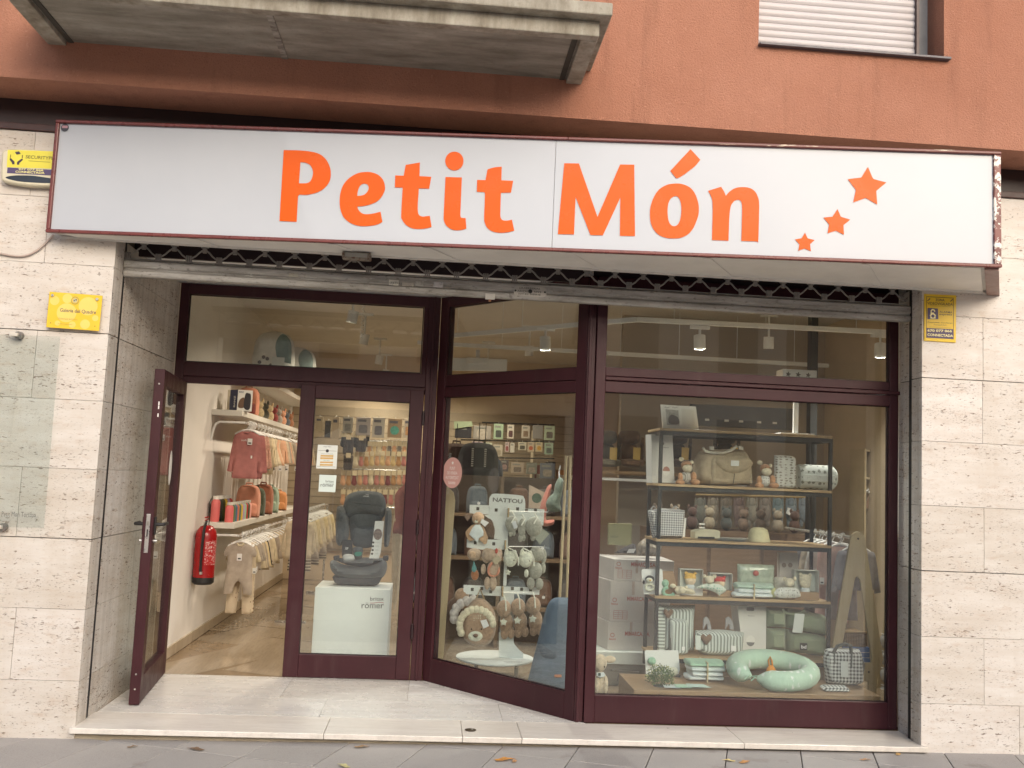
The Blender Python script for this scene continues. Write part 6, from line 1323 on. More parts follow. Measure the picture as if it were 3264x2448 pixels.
for (yy, xa_, xb_, n_, nm) in rows:
    for i in range(n_):
        j = (0, 4, 7, 1, 0, 2, 4, 3, 7, 0, 4, 6, 1)[(i*3+int(yy/37)+i*i) % 13] if nm != 'top' else 5
        cn, c_ = sc[j]
        if j not in protos: protos[j] = o = sock_mesh(cloth(c_), (.62,.52,.34))
        else: o = copy_tree(protos[j])
        o['label'] = '%s baby socks hanging in the %s row of the sock wall' % (cn, nm); o['group'] = 'socks on the slat wall'
        p = q3.at(6.95)(xa_+(xb_-xa_)*i/(n_-1), yy+4*math.sin(i)); place(o, (p[0], 6.95, p[1]+.03), random.uniform(-.3, .3), 1.15)
for yy in (975, 1385, 660): a = q3.at(7.2).v(700, yy-30); b = q3.at(7.2).v(1500, yy); o = MB().tube([a, b], .009, 6).build('display_rail', M_STEEL, None); WM[o.name] = Matrix(); tag(o, {975: 'steel rail between the sock rows', 1385: 'steel rail below the sock rows', 660: 'steel rail above the sock rows'}[yy], 'rail')
# dark leggings
for k, (x0, y0, x1, y1) in enumerate(((740,600,860,790),(880,610,1000,760),(745,800,850,960))):
    p = q3.at(6.85)((x0+x1)/2, y0); t = thing('leggings', ('black folded leggings above the sock wall', 'dark grey folded leggings above the sock wall', 'black folded leggings among the sock rows')[k], 'leggings', (p[0], 6.85, p[1])); h = (y1-y0)*q3.at(6.85).m; w = (x1-x0)*q3.at(6.85).m/2
    pillow([(-w, 0), (w, 0), (w*.9, -h), (w*.1, -h), (0, -h*.3), (-w*.1, -h), (-w*.9, -h)], .015, .025, .003, 8, k).build('legs', Mdk, t, world=False); MB().box(-.03, .03, -.02, .0, -.03, .03).build('card_band', paper((.6,.5,.34)), t, world=False, smooth=False)
# white folding screen and pink dress beside the car seat
t = thing('clothes_stand', 'white board stand with a pink dress beside the car seat', 'stand', (PY(1290, 1700, 2.5).x, 2.5, 0)); a = PY(1297, 1480, 2.5); b = PY(1262, 2060, 2.5)
MB().box(b.x+.02, b.x+.034, 2.5, 2.52, 0, a.z).build('post', M_WHITE, t, smooth=False)
pillow([(p_[0], p_[1]) for p_ in smooth_line(q3.at(2.55).poly([(1310,1240),(1400,1130),(1440,1120),(1420,1480),(1430,1660),(1290,1660),(1310,1480)]), 4, True)], .02, .02, .004, 8, 3, y0=2.55).build('pink_top', cloth(srgb(150,92,84)), t)
q4 = ZQ(880, 1600, 2.552, 2.55)
pillow(smooth_line(q4.poly([(955,120),(1035,110),(1020,500),(1000,720),(960,900),(940,640)]), 4, True), .02, .03, .005, 8, 5, y0=2.56).build('cream_dress', Mbe, t)

# ================================================================ the wide window's display
qA = lambda Y: ZQ(1880, 1250, 3.016, Y)
qB = lambda Y: ZQ(2300, 1250, 3.017, Y)
qC = lambda Y: ZQ(1880, 1700, 3.017, Y)
qD = lambda Y: ZQ(2300, 1700, 2.765, Y)
M_BLKMET = mat((.020,.022,.022), rough=.5, var=.1, name='black steel')
YF, YK = .95, 1.30
X0, X1 = 1.590, 2.825; ZB = [1.890, 1.500, 1.113, .722, .315]
t = thing('display_shelf', 'black steel shelf unit with five wooden boards in the wide window', 'shelf unit', ((X0+X1)/2, (YF+YK)/2, .19))
for x in (X0-.012, X1-.012):
    for y in (YF, YK-.024): MB().box(x, x+.024, y, y+.024, .195, ZB[0]-.02).build('post', M_BLKMET, t, smooth=False, bevel=.002)
for z in ZB:
    bo = MB().box(X0-.02, X1+.005, YF-.012, YK+.01, z-.018, z).build('wooden_board', M_WOODL, t, smooth=False, bevel=.002)
    for y in (YF+.002, YK-.026): MB().box(X0+.012, X1-.012, y, y+.022, z-.048, z-.0185).build('cross_bar', M_BLKMET, t, smooth=False)
    for x in (X0-.010, X1-.010): MB().box(x, x+.020, YF+.024, YK-.024, z-.048, z-.0185).build('side_bar', M_BLKMET, t, smooth=False)
# low wooden platform with drawer under it
t = thing('wooden_platform', 'low wooden platform with a drawer box standing in the wide window', 'platform', (2.1, .7, 0))
MB().box(1.335, 2.96, .44, .935, .015, .190).build('platform_body', wood((.36,.24,.13), (.25,.155,.08)), t, smooth=False, bevel=.003)
MB().box(X0+.03, X1-.02, .975, 1.29, .0, .262).build('drawer_box', wood((.46,.33,.19), (.34,.22,.11)), t, smooth=False, bevel=.003)
a = qC(.97)(1050, 1262); MB().prism([(a[0]+.055*math.cos(R(x)), .262+.042*math.sin(R(x))) for x in range(180, 361, 15)], .9715, .9745).build('finger_hole', M_BLACK, t, smooth=False)
g = 'goods on the display shelf'
def base_on(x, z, Y=1.08): return (x, Y, z)
# framed card
Y_ = 1.06; q = qA(Y_)
def card_on(pts, z, Y_, q):                               # outline from the photograph with its foot set on the board
    P_ = q.poly(pts); d_ = z+.001-min(p[1] for p in P_); return [(x, zz+d_) for x, zz in P_], d_
P_, d_ = card_on([(680,105),(1020,125),(1050,355),(705,338)], ZB[0], Y_, q)
t = thing('photo_card', 'white framed card with a baby photograph leaning on the top board', 'picture', (1.72, Y_, ZB[0]))
MB().prism(P_, Y_, Y_+.012).build('card', paper((.70,.70,.65)), t, smooth=False)
flatshape([[(x, z+d_) for x, z in q.poly([(728,150),(852,160),(862,308),(742,300)])]], 'photograph', mat((.34,.34,.31), var=.5, scale=25), t, FY(Y_), .001)
flatshape([[(x, z+d_) for x, z in smooth_line(q.poly([(755,240),(780,205),(815,210),(850,235),(858,290),(770,290)]), 4, True)]], 'photo_head', mat((.08,.07,.065)), t, FY(Y_), .0015)
flatshape([[(x, z+d_) for x, z in q.poly([(880,150),(1000,158),(1012,312),(892,305)])]], 'text_panel', paper((.62,.62,.56)), t, FY(Y_), .001)
for cx_ in (742, 818):
    for k in range(5): a_ = R(200+k*35); flatshape([[(x, z+d_) for x, z in q.poly([(cx_+24*math.cos(a_)-3, 112-18*math.sin(a_)), (cx_+24*math.cos(a_)+4, 112-18*math.sin(a_)), (cx_+36*math.cos(a_)+3, 112-30*math.sin(a_)), (cx_+36*math.cos(a_)-3, 112-30*math.sin(a_))])]], 'eyelash', M_INK, t, FY(Y_), .001)
# star lamp on stand
q = qB(1.12); a = q(710, 390); zt_ = PY(2540, 1212, 1.12).z
t = thing('star_lamp', 'white stand with a star cut box on top, on the top board', 'lamp', (a[0], 1.12, ZB[0]))
MB().box(q(545, 0)[0], q(870, 0)[0], 1.06, 1.20, ZB[0]+.001, ZB[0]+.016).build('base', M_WHITE, t, smooth=False, bevel=.004); MB().box(a[0]-.018, a[0]+.018, 1.11, 1.13, ZB[0]+.016, zt_).build('post', M_WHITE, t, smooth=False)
x0_, x1_ = PY(2486, 1200, 1.12).x, PY(2594, 1200, 1.12).x; zt2 = PY(2540, 1181, 1.12).z
MB().box(x0_, x1_, 1.06, 1.2, zt_-.01, zt2).build('lamp_box', M_WHITE, t, smooth=False, bevel=.004)
for k in range(3): flatshape([star(x0_+.04+.075*k, (zt_+zt2)/2-.002, .022, .010, 80)], 'star_cutout', mat((.12,.12,.11)), t, FY(1.06), .001)
# paper bag with egg print
def paper_bag(label, q, Y, pts_front, zfoot, egg, egg_c, name_txt, side=None):
    P_, d_ = card_on(pts_front, zfoot, Y, q); t = thing('paper_bag', label, 'paper bag', (P_[0][0], Y, zfoot), 0, g)
    xs_ = [p[0] for p in P_]; MB().add([(x, Y, z) for x, z in P_]+[(x-.02, Y+.10, z) for x, z in P_], [(0,1,2,3),(7,6,5,4),(0,4,5,1),(1,5,6,2),(2,6,7,3),(3,7,4,0)]).build('bag', paper((.66,.655,.62)), t, smooth=False)
    e_ = q(*egg[:2]); flatshape([circ(e_[0], e_[1]+d_, egg[2]*q.m, 20, egg[3]*q.m)], 'egg_print', paper((.76,.75,.70)), t, FY(Y), .001)
    flatshape([[p for p in circ(e_[0], e_[1]+d_, egg[2]*q.m*.98, 24, egg[3]*q.m*.98) if (p[1] > e_[1]+d_-egg[3]*q.m*.05) == (egg_c[3] > 0)]], 'egg_cap', mat(egg_c[:3], rough=.6), t, FY(Y), .0015)
    a_ = q(*name_txt[:2]); lettering('Bonjour', 'bag_text', mat((.12,.12,.13)), t, FY(Y), a_[0], a_[1]+d_, .05, .012, .01, .001)
    flatshape([rrect(q(name_txt[2], 0)[0], q(name_txt[3], 0)[0], q(0, name_txt[5])[1]+d_, q(0, name_txt[4])[1]+d_, .008)], 'handle_slot', mat((.09,.085,.08)), t, FY(Y), .001)
    return t
paper_bag('white paper carrier with a pink capped egg print beside the beige bag', qA(1.10), 1.10, [(592,402),(795,412),(815,866),(600,868)], ZB[1], (735,755,36,46), (.42,.20,.15,1), (695,535,690,728,445,472))
paper_bag('white paper carrier with a striped egg print beside the green quilted bag', qD(1.08), 1.08, [(140,640),(395,650),(392,1075),(185,1040)], ZB[4], (255,948,40,48), (.16,.16,.16,-1), (232,735,232,300,645,675))
# sitting plush cows
def cow(label, cx_, cy_, q, zfoot, dress):
    s_ = 1.0; Y = q.Y; foot = q(cx_, cy_+100)[1]; d_ = zfoot+.002-foot
    qq = ZQ(q.o[0], q.o[1], q.k, Y); t = thing('plush_cow', label, 'soft toy', (q(cx_, cy_)[0], Y, zfoot), 0, 'plush cows sitting on the shelf')
    def e_(nm, ma, L, t=t):
        mb = MB()
        for (x, y, rx, ry, dk, dy) in L: v = qq.v(cx_+x, cy_+y, dy); mb.ell((v[0], v[1], v[2]+d_), (rx*qq.m, min(rx, ry)*dk*qq.m, ry*qq.m))
        return mb.build(nm, ma, t)
    F_c = furm(srgb(196,150,112))
    e_('head', furm(srgb(176,136,104)), [(0,-82,56,46,.9,-.01)]); e_('muzzle', F_cream, [(5,-52,52,40,.8,-.03)]); e_('ear', F_cream, [(-45,-140,26,22,.6,0)]); e_('ear', F_cream, [(55,-110,20,20,.6,0)])
    e_('body', dress, [(0,35,56,62,.9,0)]); e_('arm', F_c, [(-62,35,26,48,.9,-.02)]); e_('arm', F_c, [(66,30,30,50,.9,-.02)]); e_('leg', F_c, [(-70,82,46,30,1.2,-.04)]); e_('leg', F_c, [(72,80,50,30,1.2,-.04)])
    e_('eye', M_EYE, [(-18,-92,4,4,1,-.052)]); e_('eye', M_EYE, [(28,-92,4,4,1,-.052)])
C_spr = sprig_mat((.66,.68,.64), (.16,.17,.15), .016, .3); C_spr2 = sprig_mat((.64,.68,.64), (.22,.24,.21), .042, .30)
cow('plush cow in a striped dress leaning on the beige changing bag', 925, 772, qA(1.05), ZB[1], check_mat((.62,.60,.54), (.30,.28,.24), .014, 'stripe', 'stripe'))
cow('plush cow in a flowered dress between the beige bag and the quilted pad', 415, 810, qB(1.05), ZB[1], C_spr)
# beige changing bag
q = qA(1.12); t = thing('changing_bag', 'large beige corduroy changing bag with cream handles on the shelf', 'bag', (q(1300, 0)[0], 1.12, ZB[1]), 0, g)
M_CORD = mat(srgb(172,158,134), rough=.95, var=.15, scale=30, bmp=.5, bs=220, sheen=.3); d_ = ZB[1]+.002-q(1300, 905)[1]
def bs(pts): return [(x, z+d_) for x, z in smooth_line(q.poly(pts), 5, True)]
pillow(bs([(1010,840),(1000,720),(1030,610),(1090,560),(1200,555),(1400,550),(1500,575),(1545,650),(1560,800),(1545,900,1),(1130,905,1),(1060,890)]), .09, .018, .003, 6, 2, edge=.05).build('body', M_CORD, t) if False else pillow(bs([(1010,840),(1000,720),(1030,610),(1090,560),(1200,555),(1400,550),(1500,575),(1545,650),(1560,800),(1545,900,1),(1130,905,1),(1060,890)]), .09, .018, .003, 6, 2, edge=.05, y0=1.14).build('body', M_CORD, t)
fp = pillow(bs([(1135,890,1),(1130,720),(1150,620),(1240,605),(1420,605),(1500,640),(1530,760),(1535,885,1)]), .02, .014, .002, 6, 5, edge=.02, y0=1.06).build('front_pocket', M_CORD, t)
fl_ = pillow(bs([(1170,650),(1300,630),(1480,640),(1530,690),(1500,730),(1430,770),(1340,780),(1260,760),(1190,700)]), .012, .012, .001, 6, 6, edge=.02, y0=1.035).build('flap', M_CORD, t)
MB().prism([(x, z+d_) for x, z in q.poly([(1318,662),(1395,665),(1392,716),(1316,714)])], 1.020, 1.022).build('brand_patch', paper((.66,.68,.66)), t, smooth=False)
MB().tube([(q(1358, 785)[0], 1.040, q(1358, 785)[1]+d_), (q(1352, 840)[0], 1.040, q(1352, 840)[1]+d_), (q(1345, 885)[0], 1.042, q(1345, 885)[1]+d_)], .003, 5).build('pleat_seam', mat((.06,.055,.05)), t)
MB().tube([(q(x, y)[0], 1.05, q(x, y)[1]+d_) for x, y in ((1060,540),(1085,575),(1160,590),(1260,590),(1330,565),(1385,525))], .010, 6).build('handle', cloth((.60,.57,.48)), t)
for x in (1150, 1430): MB().prism([(p[0], p[1]+d_) for p in q.poly([(x-22,525),(x+22,530),(x+20,562),(x-20,558)])], 1.06, 1.07).build('strap_anchor', cloth((.60,.57,.48)), t, smooth=False)
# quilted pad and roll
q = qB(1.10); t = thing('changing_pad', 'upright folded changing pad printed with green sprigs', 'changing pad', (q(610, 0)[0], 1.1, ZB[1]), 0, g); d_ = ZB[1]+.002-q(600, 932)[1]
pillow([(x, z+d_) for x, z in smooth_line(q.poly([(502,925,1),(505,640),(520,612),(660,618),(700,635),(715,680),(712,890),(690,932),(640,934)]), 5, True)], .03, .012, .001, 6, 3, edge=.015, y0=1.10).build('pad', sprig_mat((.66,.68,.64), (.26,.24,.21), .030, .33, (.8, 1, 1.6)), t)
q = qB(1.13); a, b = q(725, 820), q(1060, 830); r_ = 122*q.m; t = thing('rolled_quilt', 'rolled quilt with green sprig print at the shelf end', 'quilt', ((a[0]+b[0])/2, 1.13, ZB[1]), 0, g); zc = ZB[1]+r_+.002
Mx = Matrix.Translation((a[0], 1.13, zc)) @ Matrix.Rotation(R(90), 4, 'Y')
MB().lathe([(0,0),(r_*.9,0),(r_,.01),(r_,b[0]-a[0]-.015),(r_*.95,b[0]-a[0]),(r_*.8,b[0]-a[0]+.002),(r_*.75,b[0]-a[0]+.018),(r_*.5,b[0]-a[0]+.02),(0,b[0]-a[0]+.018)], 26, M=Mx).build('roll', C_spr2, t)
MB().box(a[0]+.01, b[0]-.012, 1.13-r_-.004, 1.13-r_+.02, zc-.035, zc+.02).build('loose_edge', C_spr2, t, bevel=.006)
# gingham shopper
q = qA(1.03); t = thing('gingham_bag', 'grey and white gingham cloth shopper on the third board', 'bag', (q(740, 0)[0], 1.03, ZB[2]), 0, g); d_ = ZB[2]+.002-q(740, 1400)[1]
C_ging = check_mat((.70,.70,.68), (.20,.20,.215), .0165); 
pillow([(x, z+d_) for x, z in smooth_line(q.poly([(600,1398,1),(555,1130,1),(720,1112),(915,1130,1),(895,1398,1)]), 3, True)], .05, .014, .004, 8, 1, edge=.02, y0=1.03).build('body', C_ging, t)
for x0, x1 in ((585, 640), (790, 855)): MB().tube([(q(x0, 1125)[0], 1.03, q(x0, 1125)[1]+d_), (q((x0+x1)/2, 1085)[0], 1.02, q(x0, 1088)[1]+d_), (q(x1, 1125)[0], 1.03, q(x1, 1125)[1]+d_)], .005, 6).build('handle', C_ging, t)
MB().prism([(p[0], p[1]+d_) for p in q.poly([(912,1205),(942,1210),(928,1392),(900,1390)])], 1.07, 1.072).build('swing_tag', paper(), t, smooth=False)
# printer, hat, papers on the third board
q = qA(1.17); t = thing('label_printer', 'cream white label printer on the third board', 'printer', (q(1110, 0)[0], 1.17, ZB[2]), 0, g); d_ = ZB[2]+.002-q(1100, 1404)[1]
MB().prism([(x, z+d_) for x, z in smooth_line(q.poly([(990,1402,1),(990,1330,1),(1060,1315),(1200,1318),(1235,1340),(1232,1404,1)]), 4, True)], 1.12, 1.24).build('case', mat((.55,.53,.40), rough=.4), t, bevel=.006)
MB().prism([(p[0], p[1]+d_) for p in q.poly([(1020,1380),(1180,1384),(1180,1400),(1020,1398)])], 1.117, 1.12).build('paper_slot', M_BLACK, t, smooth=False)
for y in (1262, 1297): MB().prism([(p[0], p[1]+d_) for p in q.poly([(1085,y),(1140,y+2),(1138,y+18),(1083,y+14)])], 1.26, 1.262).build('shelf_label', paper(), t, smooth=False)
q = qA(1.10); t = thing('sun_hat', 'pale yellow child sun hat on the third board', 'hat', (q(1648, 0)[0], 1.10, ZB[2])); w = 112*q.m
MB().lathe([(0,.0),(w,.0),(w*1.0,.012),(w*.92,.03),(w*.86,.06),(w*.75,.085),(w*.45,.1),(0,.103)], 28).build('crown', cloth((.66,.62,.40)), t, world=False)
MB().lathe([(w*.9,.022),(w*.93,.022),(w*.90,.034),(w*.87,.034)], 28).build('band', cloth((.58,.54,.33)), t, world=False)
t = thing('folded_bibs', 'flat stack of printed grey bibs beside the sun hat', 'textiles', (qA(1.0)(1410, 0)[0], 1.02, ZB[2])); 
for k in range(3): pillow(rrect(-.105, .105, 0, .13, .03), .004, .02, .002, 9, k).build('bib', (cloth((.36,.36,.34)), C_spr, cloth((.5,.48,.42)))[k], t, world=False).matrix_local = Matrix.Translation((.01*k, -.05, .005+.008*k)) @ Matrix.Rotation(R(-90), 4, 'X')
# fourth board: boxed toys and cloths
def blister(label, q, Y, pts, zfoot, draw):
    P_, d_ = card_on(pts, zfoot, Y, q); t = thing('carded_toy', label, 'toy', (P_[0][0], Y, zfoot), 0, g)
    MB().prism(smooth_line([p+('c',) for p in P_], 1, True), Y, Y+.004).build('backing_card', paper((.72,.74,.72)), t, smooth=False); draw(t, d_); return t
q = qC(1.0)
def dsoft(nm, t, q, Y, pts, th, ma, d_, sd=1, e_=None, wr=.001):
    return pillow([(x, z+d_) for x, z in smooth_line(q.at(Y).poly(pts), 4, True)], th, .007, wr, 14, sd, edge=e_, y0=Y).build(nm, ma, t)
def dell(nm, t, q, Y, cx_, cy_, rx, ry, ma, d_, dk=.8, n_=12):
    v = q.at(Y).v(cx_, cy_); return MB().ell((v[0], v[1], v[2]+d_), (rx*q.m, dk*min(rx, ry)*q.m, ry*q.m), n_, 8).build(nm, ma, t)
F_bk = furm(srgb(40,40,42)); F_mint = furm(srgb(150,190,165)); C_mint = cloth(srgb(160,196,172)); F_ylw = furm(srgb(224,180,84)); F_red = furm(srgb(190,70,62)); F_skin = furm(srgb(226,206,176))
def peng(t, d_):
    dell('penguin_head', t, q, .98, 578, 405, 45, 36, F_bk, d_); dell('penguin_face', t, q, .968, 575, 415, 34, 26, F_wh, d_); dell('beak', t, q, .955, 582, 416, 11, 8, F_ylw, d_)
    dell('wing', t, q, .98, 520, 435, 12, 20, F_bk, d_); v = q.at(.98).v(577, 482)
    MB().tube([(v[0]+40*q.m*math.cos(a_), .98, v[2]+d_+30*q.m*math.sin(a_)) for a_ in [R(x) for x in range(0, 361, 24)]], 13*q.m, 8).build('ring_rattle', F_wh, t)
blister('white card with a penguin ring rattle at the shelf edge', q, 1.0, [(497,320),(515,308),(690,310),(700,325),(712,553),(520,550)], ZB[3], peng)
P_, d_ = card_on([(680,340),(810,340),(862,560),(690,565)], ZB[3], 1.02, q); t = thing('carded_toy', 'brown card with a mint turtle rattle beside the penguin card', 'toy', (P_[0][0], 1.02, ZB[3]), 0, g)
MB().prism(P_, 1.02, 1.024).build('backing_card', paper((.30,.19,.10)), t, smooth=False); dell('turtle_head', t, q, 1.0, 727, 455, 36, 38, F_mint, d_); v = q.at(.99).v(760, 535)
MB().tube([(v[0]+55*q.m*math.cos(a_), .99, v[2]+d_+40*q.m*math.sin(a_)) for a_ in [R(x) for x in range(100, 341, 24)]], 17*q.m, 8).build('ring_rattle', F_mint, t); dell('leg', t, q, .985, 800, 480, 30, 22, F_cream, d_); dell('leg', t, q, .98, 840, 575, 26, 22, F_cream, d_)
def boxed(label, pts, hair, skin, q=q, Y=1.03, ear=True):
    P_, d_ = card_on(pts, ZB[3], Y, q); xs_ = [p[0] for p in P_]; zs_ = [p[1] for p in P_]; x0, x1, z0, z1 = min(xs_), max(xs_), min(zs_), max(zs_)
    t = thing('boxed_doll', label, 'toy', ((x0+x1)/2, Y, ZB[3]), 0, g); w = x1-x0; h = z1-z0; th = .06
    MB().box(x0, x1, Y+th, Y+th+.003, z0, z1).build('box_back', paper((.50,.54,.48)), t, smooth=False)
    for a, b in ((x0, x0+.003), (x1-.003, x1)): MB().box(a, b, Y, Y+th, z0, z1).build('box_side', paper((.62,.64,.58)), t, smooth=False)
    MB().box(x0, x1, Y, Y+th, z1-.003, z1+.001).build('box_top', paper((.62,.64,.58)), t, smooth=False); MB().box(x0-.0005, x1+.0005, Y-.002, Y+th, z0, z0+h*.26).build('box_front', paper((.66,.67,.64)) if ear else paper((.36,.24,.13)), t, smooth=False)
    cx_ = (x0+x1)/2; MB().ell((cx_, Y+.03, z0+h*.56), (w*.24, .024, h*.2)).build('head', skin, t); MB().ell((cx_, Y+.036, z0+h*.68), (w*.27, .028, h*.18)).build('hair', hair, t)
    for s in (-1, 1): MB().ell((cx_+s*w*.19, Y+.032, z0+h*.83), (w*.08, .012, h*.07)).build('hair_bun', hair, t)
    MB().ell((cx_, Y+.03, z0+h*.3), (w*.2, .02, h*.14)).build('body', C_wht, t); return t
boxed('boxed doll with yellow hood on the fourth board', [(882,300),(1102,308),(1098,555),(890,550)], F_ylw, F_skin); boxed('boxed doll with red hair on the fourth board', [(1170,310),(1385,320),(1382,535),(1180,530)], F_red, F_skin, ear=False)
qd = qD(1.03); boxed('boxed white mouse plush at the right end of the fourth board', [(632,335),(845,348),(830,600),(650,590)], F_cream, F_cream, qd, 1.0, False)
# small cuddle cloths lying on the board
def comforter(label, q, Y, pts, ma, head, hma, z=ZB[3]):
    P_ = q.at(Y).poly(pts); d_ = z+.012-min(p[1] for p in P_); t = thing('cuddle_cloth', label, 'soft toy', (P_[0][0], Y, z), 0, 'cuddle cloths on the fourth board')
    pillow([(x, zz+d_) for x, zz in smooth_line(P_, 4, True)], .02, .008, .006, 30, 3, y0=Y).build('cloth', ma, t)
    dell('head', t, q, Y-.01, head[0], head[1], head[2], head[3], hma, d_)
    for s in (-1, 1): dell('ear', t, q, Y-.005, head[0]+s*head[2]*1.05, head[1]-head[3]*.8, head[2]*.42, head[3]*.5, hma, d_)
    return t
comforter('cream mouse cuddle cloth with mint blanket between the boxed dolls', q, .965, [(1020,580),(1100,540),(1170,535),(1260,550),(1310,605),(1260,640),(1245,655),(1200,620),(1100,590)], sprig_mat((.60,.66,.58), (.22,.42,.32), .02, .3), (1150,500,46,40), F_cream)
comforter('cream bunny cuddle cloth lying beside the turtle rattle', q, .96, [(815,560),(860,520),(960,540),(1010,570),(1000,600),(900,590),(850,600)], F_cream, (885,560,40,32), F_cream)
comforter('pale sprigged mouse cuddle cloth beside the boxed mouse', qd, .965, [(460,570),(500,520),(580,510),(660,520),(690,560),(680,600),(520,605)], C_spr, (600,470,42,40), F_cream)
def bundle(label, q, Y, x0, x1, y0, y1, z, ma_list, band=True, dpt=.12):
    a = q.at(Y)(x0, y1); b = q.at(Y)(x1, y0); w = b[0]-a[0]; h = b[1]-a[1]; t = thing('folded_muslins', label, 'textiles', ((a[0]+b[0])/2, Y, z), 0, g); n_ = len(ma_list)
    for k, ma in enumerate(ma_list):
        zz = z+.001+h*k/n_
        ou = rrect(-w/2*(1-.07*((k*2) % 3)), w/2*(1-.06*((k+1) % 3)), max(.001, zz-z-h/n_*.2), zz-z+h/n_*1.3, h/n_*.6, 5); pillow(ou, dpt/2, .010, .006, 22, k, edge=.022).build('folded_cloth', ma, t, world=False)
    if band: MB().box(-.01, .0, -dpt/2-.003, dpt/2+.003, 0, h*1.04).build('paper_band', mat((.55,.47,.3)), t, world=False, smooth=False, bevel=.003)
    return t
bundle('white and mint folded muslins tied with string on the fourth board', qd, 1.0, 85, 455, 478, 590, ZB[3], [C_wht, C_wht, cloth(srgb(176,200,184))])
# gift pouch with yellow sleeve
q = qd; P_, d_ = card_on([(158,195),(480,200),(485,480),(162,475)], ZB[3], 1.05, q); xs_ = [p[0] for p in P_]; x0, x1 = min(xs_), max(xs_); z0 = ZB[3]+.001; z1 = max(p[1] for p in P_)
t = thing('gift_box', 'clear bagged green baby set above a pale yellow box sleeve', 'gift box', ((x0+x1)/2, 1.05, ZB[3]), 0, g)
MB().box(x0, x1, 1.05, 1.13, z0, z0+(z1-z0)*.31).build('yellow_sleeve', paper((.66,.70,.34)), t, smooth=False, bevel=.002)
pillow([(x0+.005, z0+(z1-z0)*.3), (x1-.005, z0+(z1-z0)*.3), (x1, z1), (x0, z1)], .03, .014, .008, 22, 3, edge=.03, y0=1.08).build('bagged_textile', mat((.36,.42,.33), rough=.18, var=.2, scale=20, coat=.6), t)
MB().ell(((x0+x1)/2-.01, 1.045, z0+(z1-z0)*.74), (.022, .012, .02)).build('red_motif', mat((.42,.09,.07)), t)
lettering('bonjourbébé', 'sleeve_text', mat((.10,.11,.07)), t, FY(1.05), x0+.055, z0+.02, .085, .018, .01, .001)
q = qd; t = thing('rolled_towel', 'standing rolled cream towel with a printed sleeve on the fourth board', 'towel', (q(550, 490)[0], 1.09, ZB[3]), 0, g); w = 68*q.m; h = 180*q.m
MB().lathe([(0,0),(w,0),(w,h*.4),(w*1.05,h*.5),(w,h*.9),(w*.8,h),(0,h)], 20).build('roll', furm(srgb(206,200,184)), t, world=False); MB().lathe([(w*1.02,.005),(w*1.03,.005),(w*1.03,h*.35),(w*1.02,h*.35)], 20).build('sleeve', paper((.68,.66,.6)), t, world=False)
t = thing('leaflet_box', 'small pale box with two round pictures behind the rolled towel', 'box', (q.at(1.22)(600, 330)[0], 1.22, ZB[3])); a = q.at(1.22)(515, 0)[0]; b = q.at(1.22)(680, 0)[0]; z1 = q.at(1.22)(0, 150)[1]
MB().box(a, b, 1.22, 1.27, ZB[3]+.001, z1).build('carton', paper((.60,.58,.54)), t, smooth=False)
for x in (550, 605): c_ = q.at(1.22)(x, 280); flatshape([circ(c_[0], c_[1], 22*q.m)], 'round_picture', mat((.25,.2,.18)), t, FY(1.22), .001)
# fifth board: striped bags, green quilt bag
C_str = check_mat((.60,.66,.61), (.25,.27,.25), .0235, 'stripe', 'stripe'); C_row = check_mat((.60,.66,.61), (.25,.27,.25), .0235, 'stripe', 'rows')
q = qC(1.08); d_ = ZB[4]+.002-q(800, 1150)[1]
t = thing('striped_bag', 'tall grey and pale mint striped nursery bag with a heart tag', 'bag', (q(830, 0)[0], 1.08, ZB[4]), 0, g)
pillow([(x, z+d_) for x, z in smooth_line(q.poly([(660,1140,1),(655,705,1),(830,700),(1020,700,1),(1005,900),(1012,1135,1),(840,1150)]), 4, True)], .06, .016, .003, 8, 1, edge=.03, y0=1.10).build('body', C_str, t)
MB().prism([(x, z+d_) for x, z in q.at(1.03).poly([(655,705),(715,708),(730,900),(720,1150),(655,1135)])], 1.03, 1.16).build('side_gusset', C_row, t, bevel=.01)
def heart(cx_, cy_, s_, q, d_): return [(x, z+d_) for x, z in smooth_line(q.poly([(cx_,cy_+s_*1.15,1),(cx_-s_*.75,cy_+s_*.25),(cx_-s_,cy_-s_*.4),(cx_-s_*.55,cy_-s_*.85),(cx_,cy_-s_*.45,1),(cx_+s_*.55,cy_-s_*.85),(cx_+s_,cy_-s_*.4),(cx_+s_*.75,cy_+s_*.25)]), 4, True)]
F_heart = furm(srgb(122,100,82))
pillow(heart(757, 775, 48, q.at(1.0), d_), .012, .006, 0, 9, 1, y0=1.005).build('heart_tag', F_heart, t)
t = thing('striped_pouch', 'smaller striped pouch standing in front of the tall striped bag', 'pouch', (q(850, 0)[0], 1.0, ZB[4]), 0, g); d2 = ZB[4]+.002-q.at(1.0)(850, 1160)[1]
pillow([(x, z+d2) for x, z in smooth_line(q.at(1.0).poly([(772,1155,1),(770,840),(790,815),(910,825),(945,870),(948,1110),(925,1155),(850,1165)]), 4, True)], .03, .012, .002, 8, 2, edge=.02, y0=1.0).build('body', C_str, t)
MB().prism([(p[0], p[1]+d2) for p in q.at(.97).poly([(885,1085),(914,1085),(912,1122),(884,1120)])], .966, .968).build('sewn_label', paper(), t, smooth=False)
q = qC(1.02); d_ = ZB[4]+.002-q(1250, 1150)[1]; t = thing('striped_tote', 'wide striped toiletry bag with grey handles and a heart tag', 'bag', (q(1250, 0)[0], 1.02, ZB[4]), 0, g)
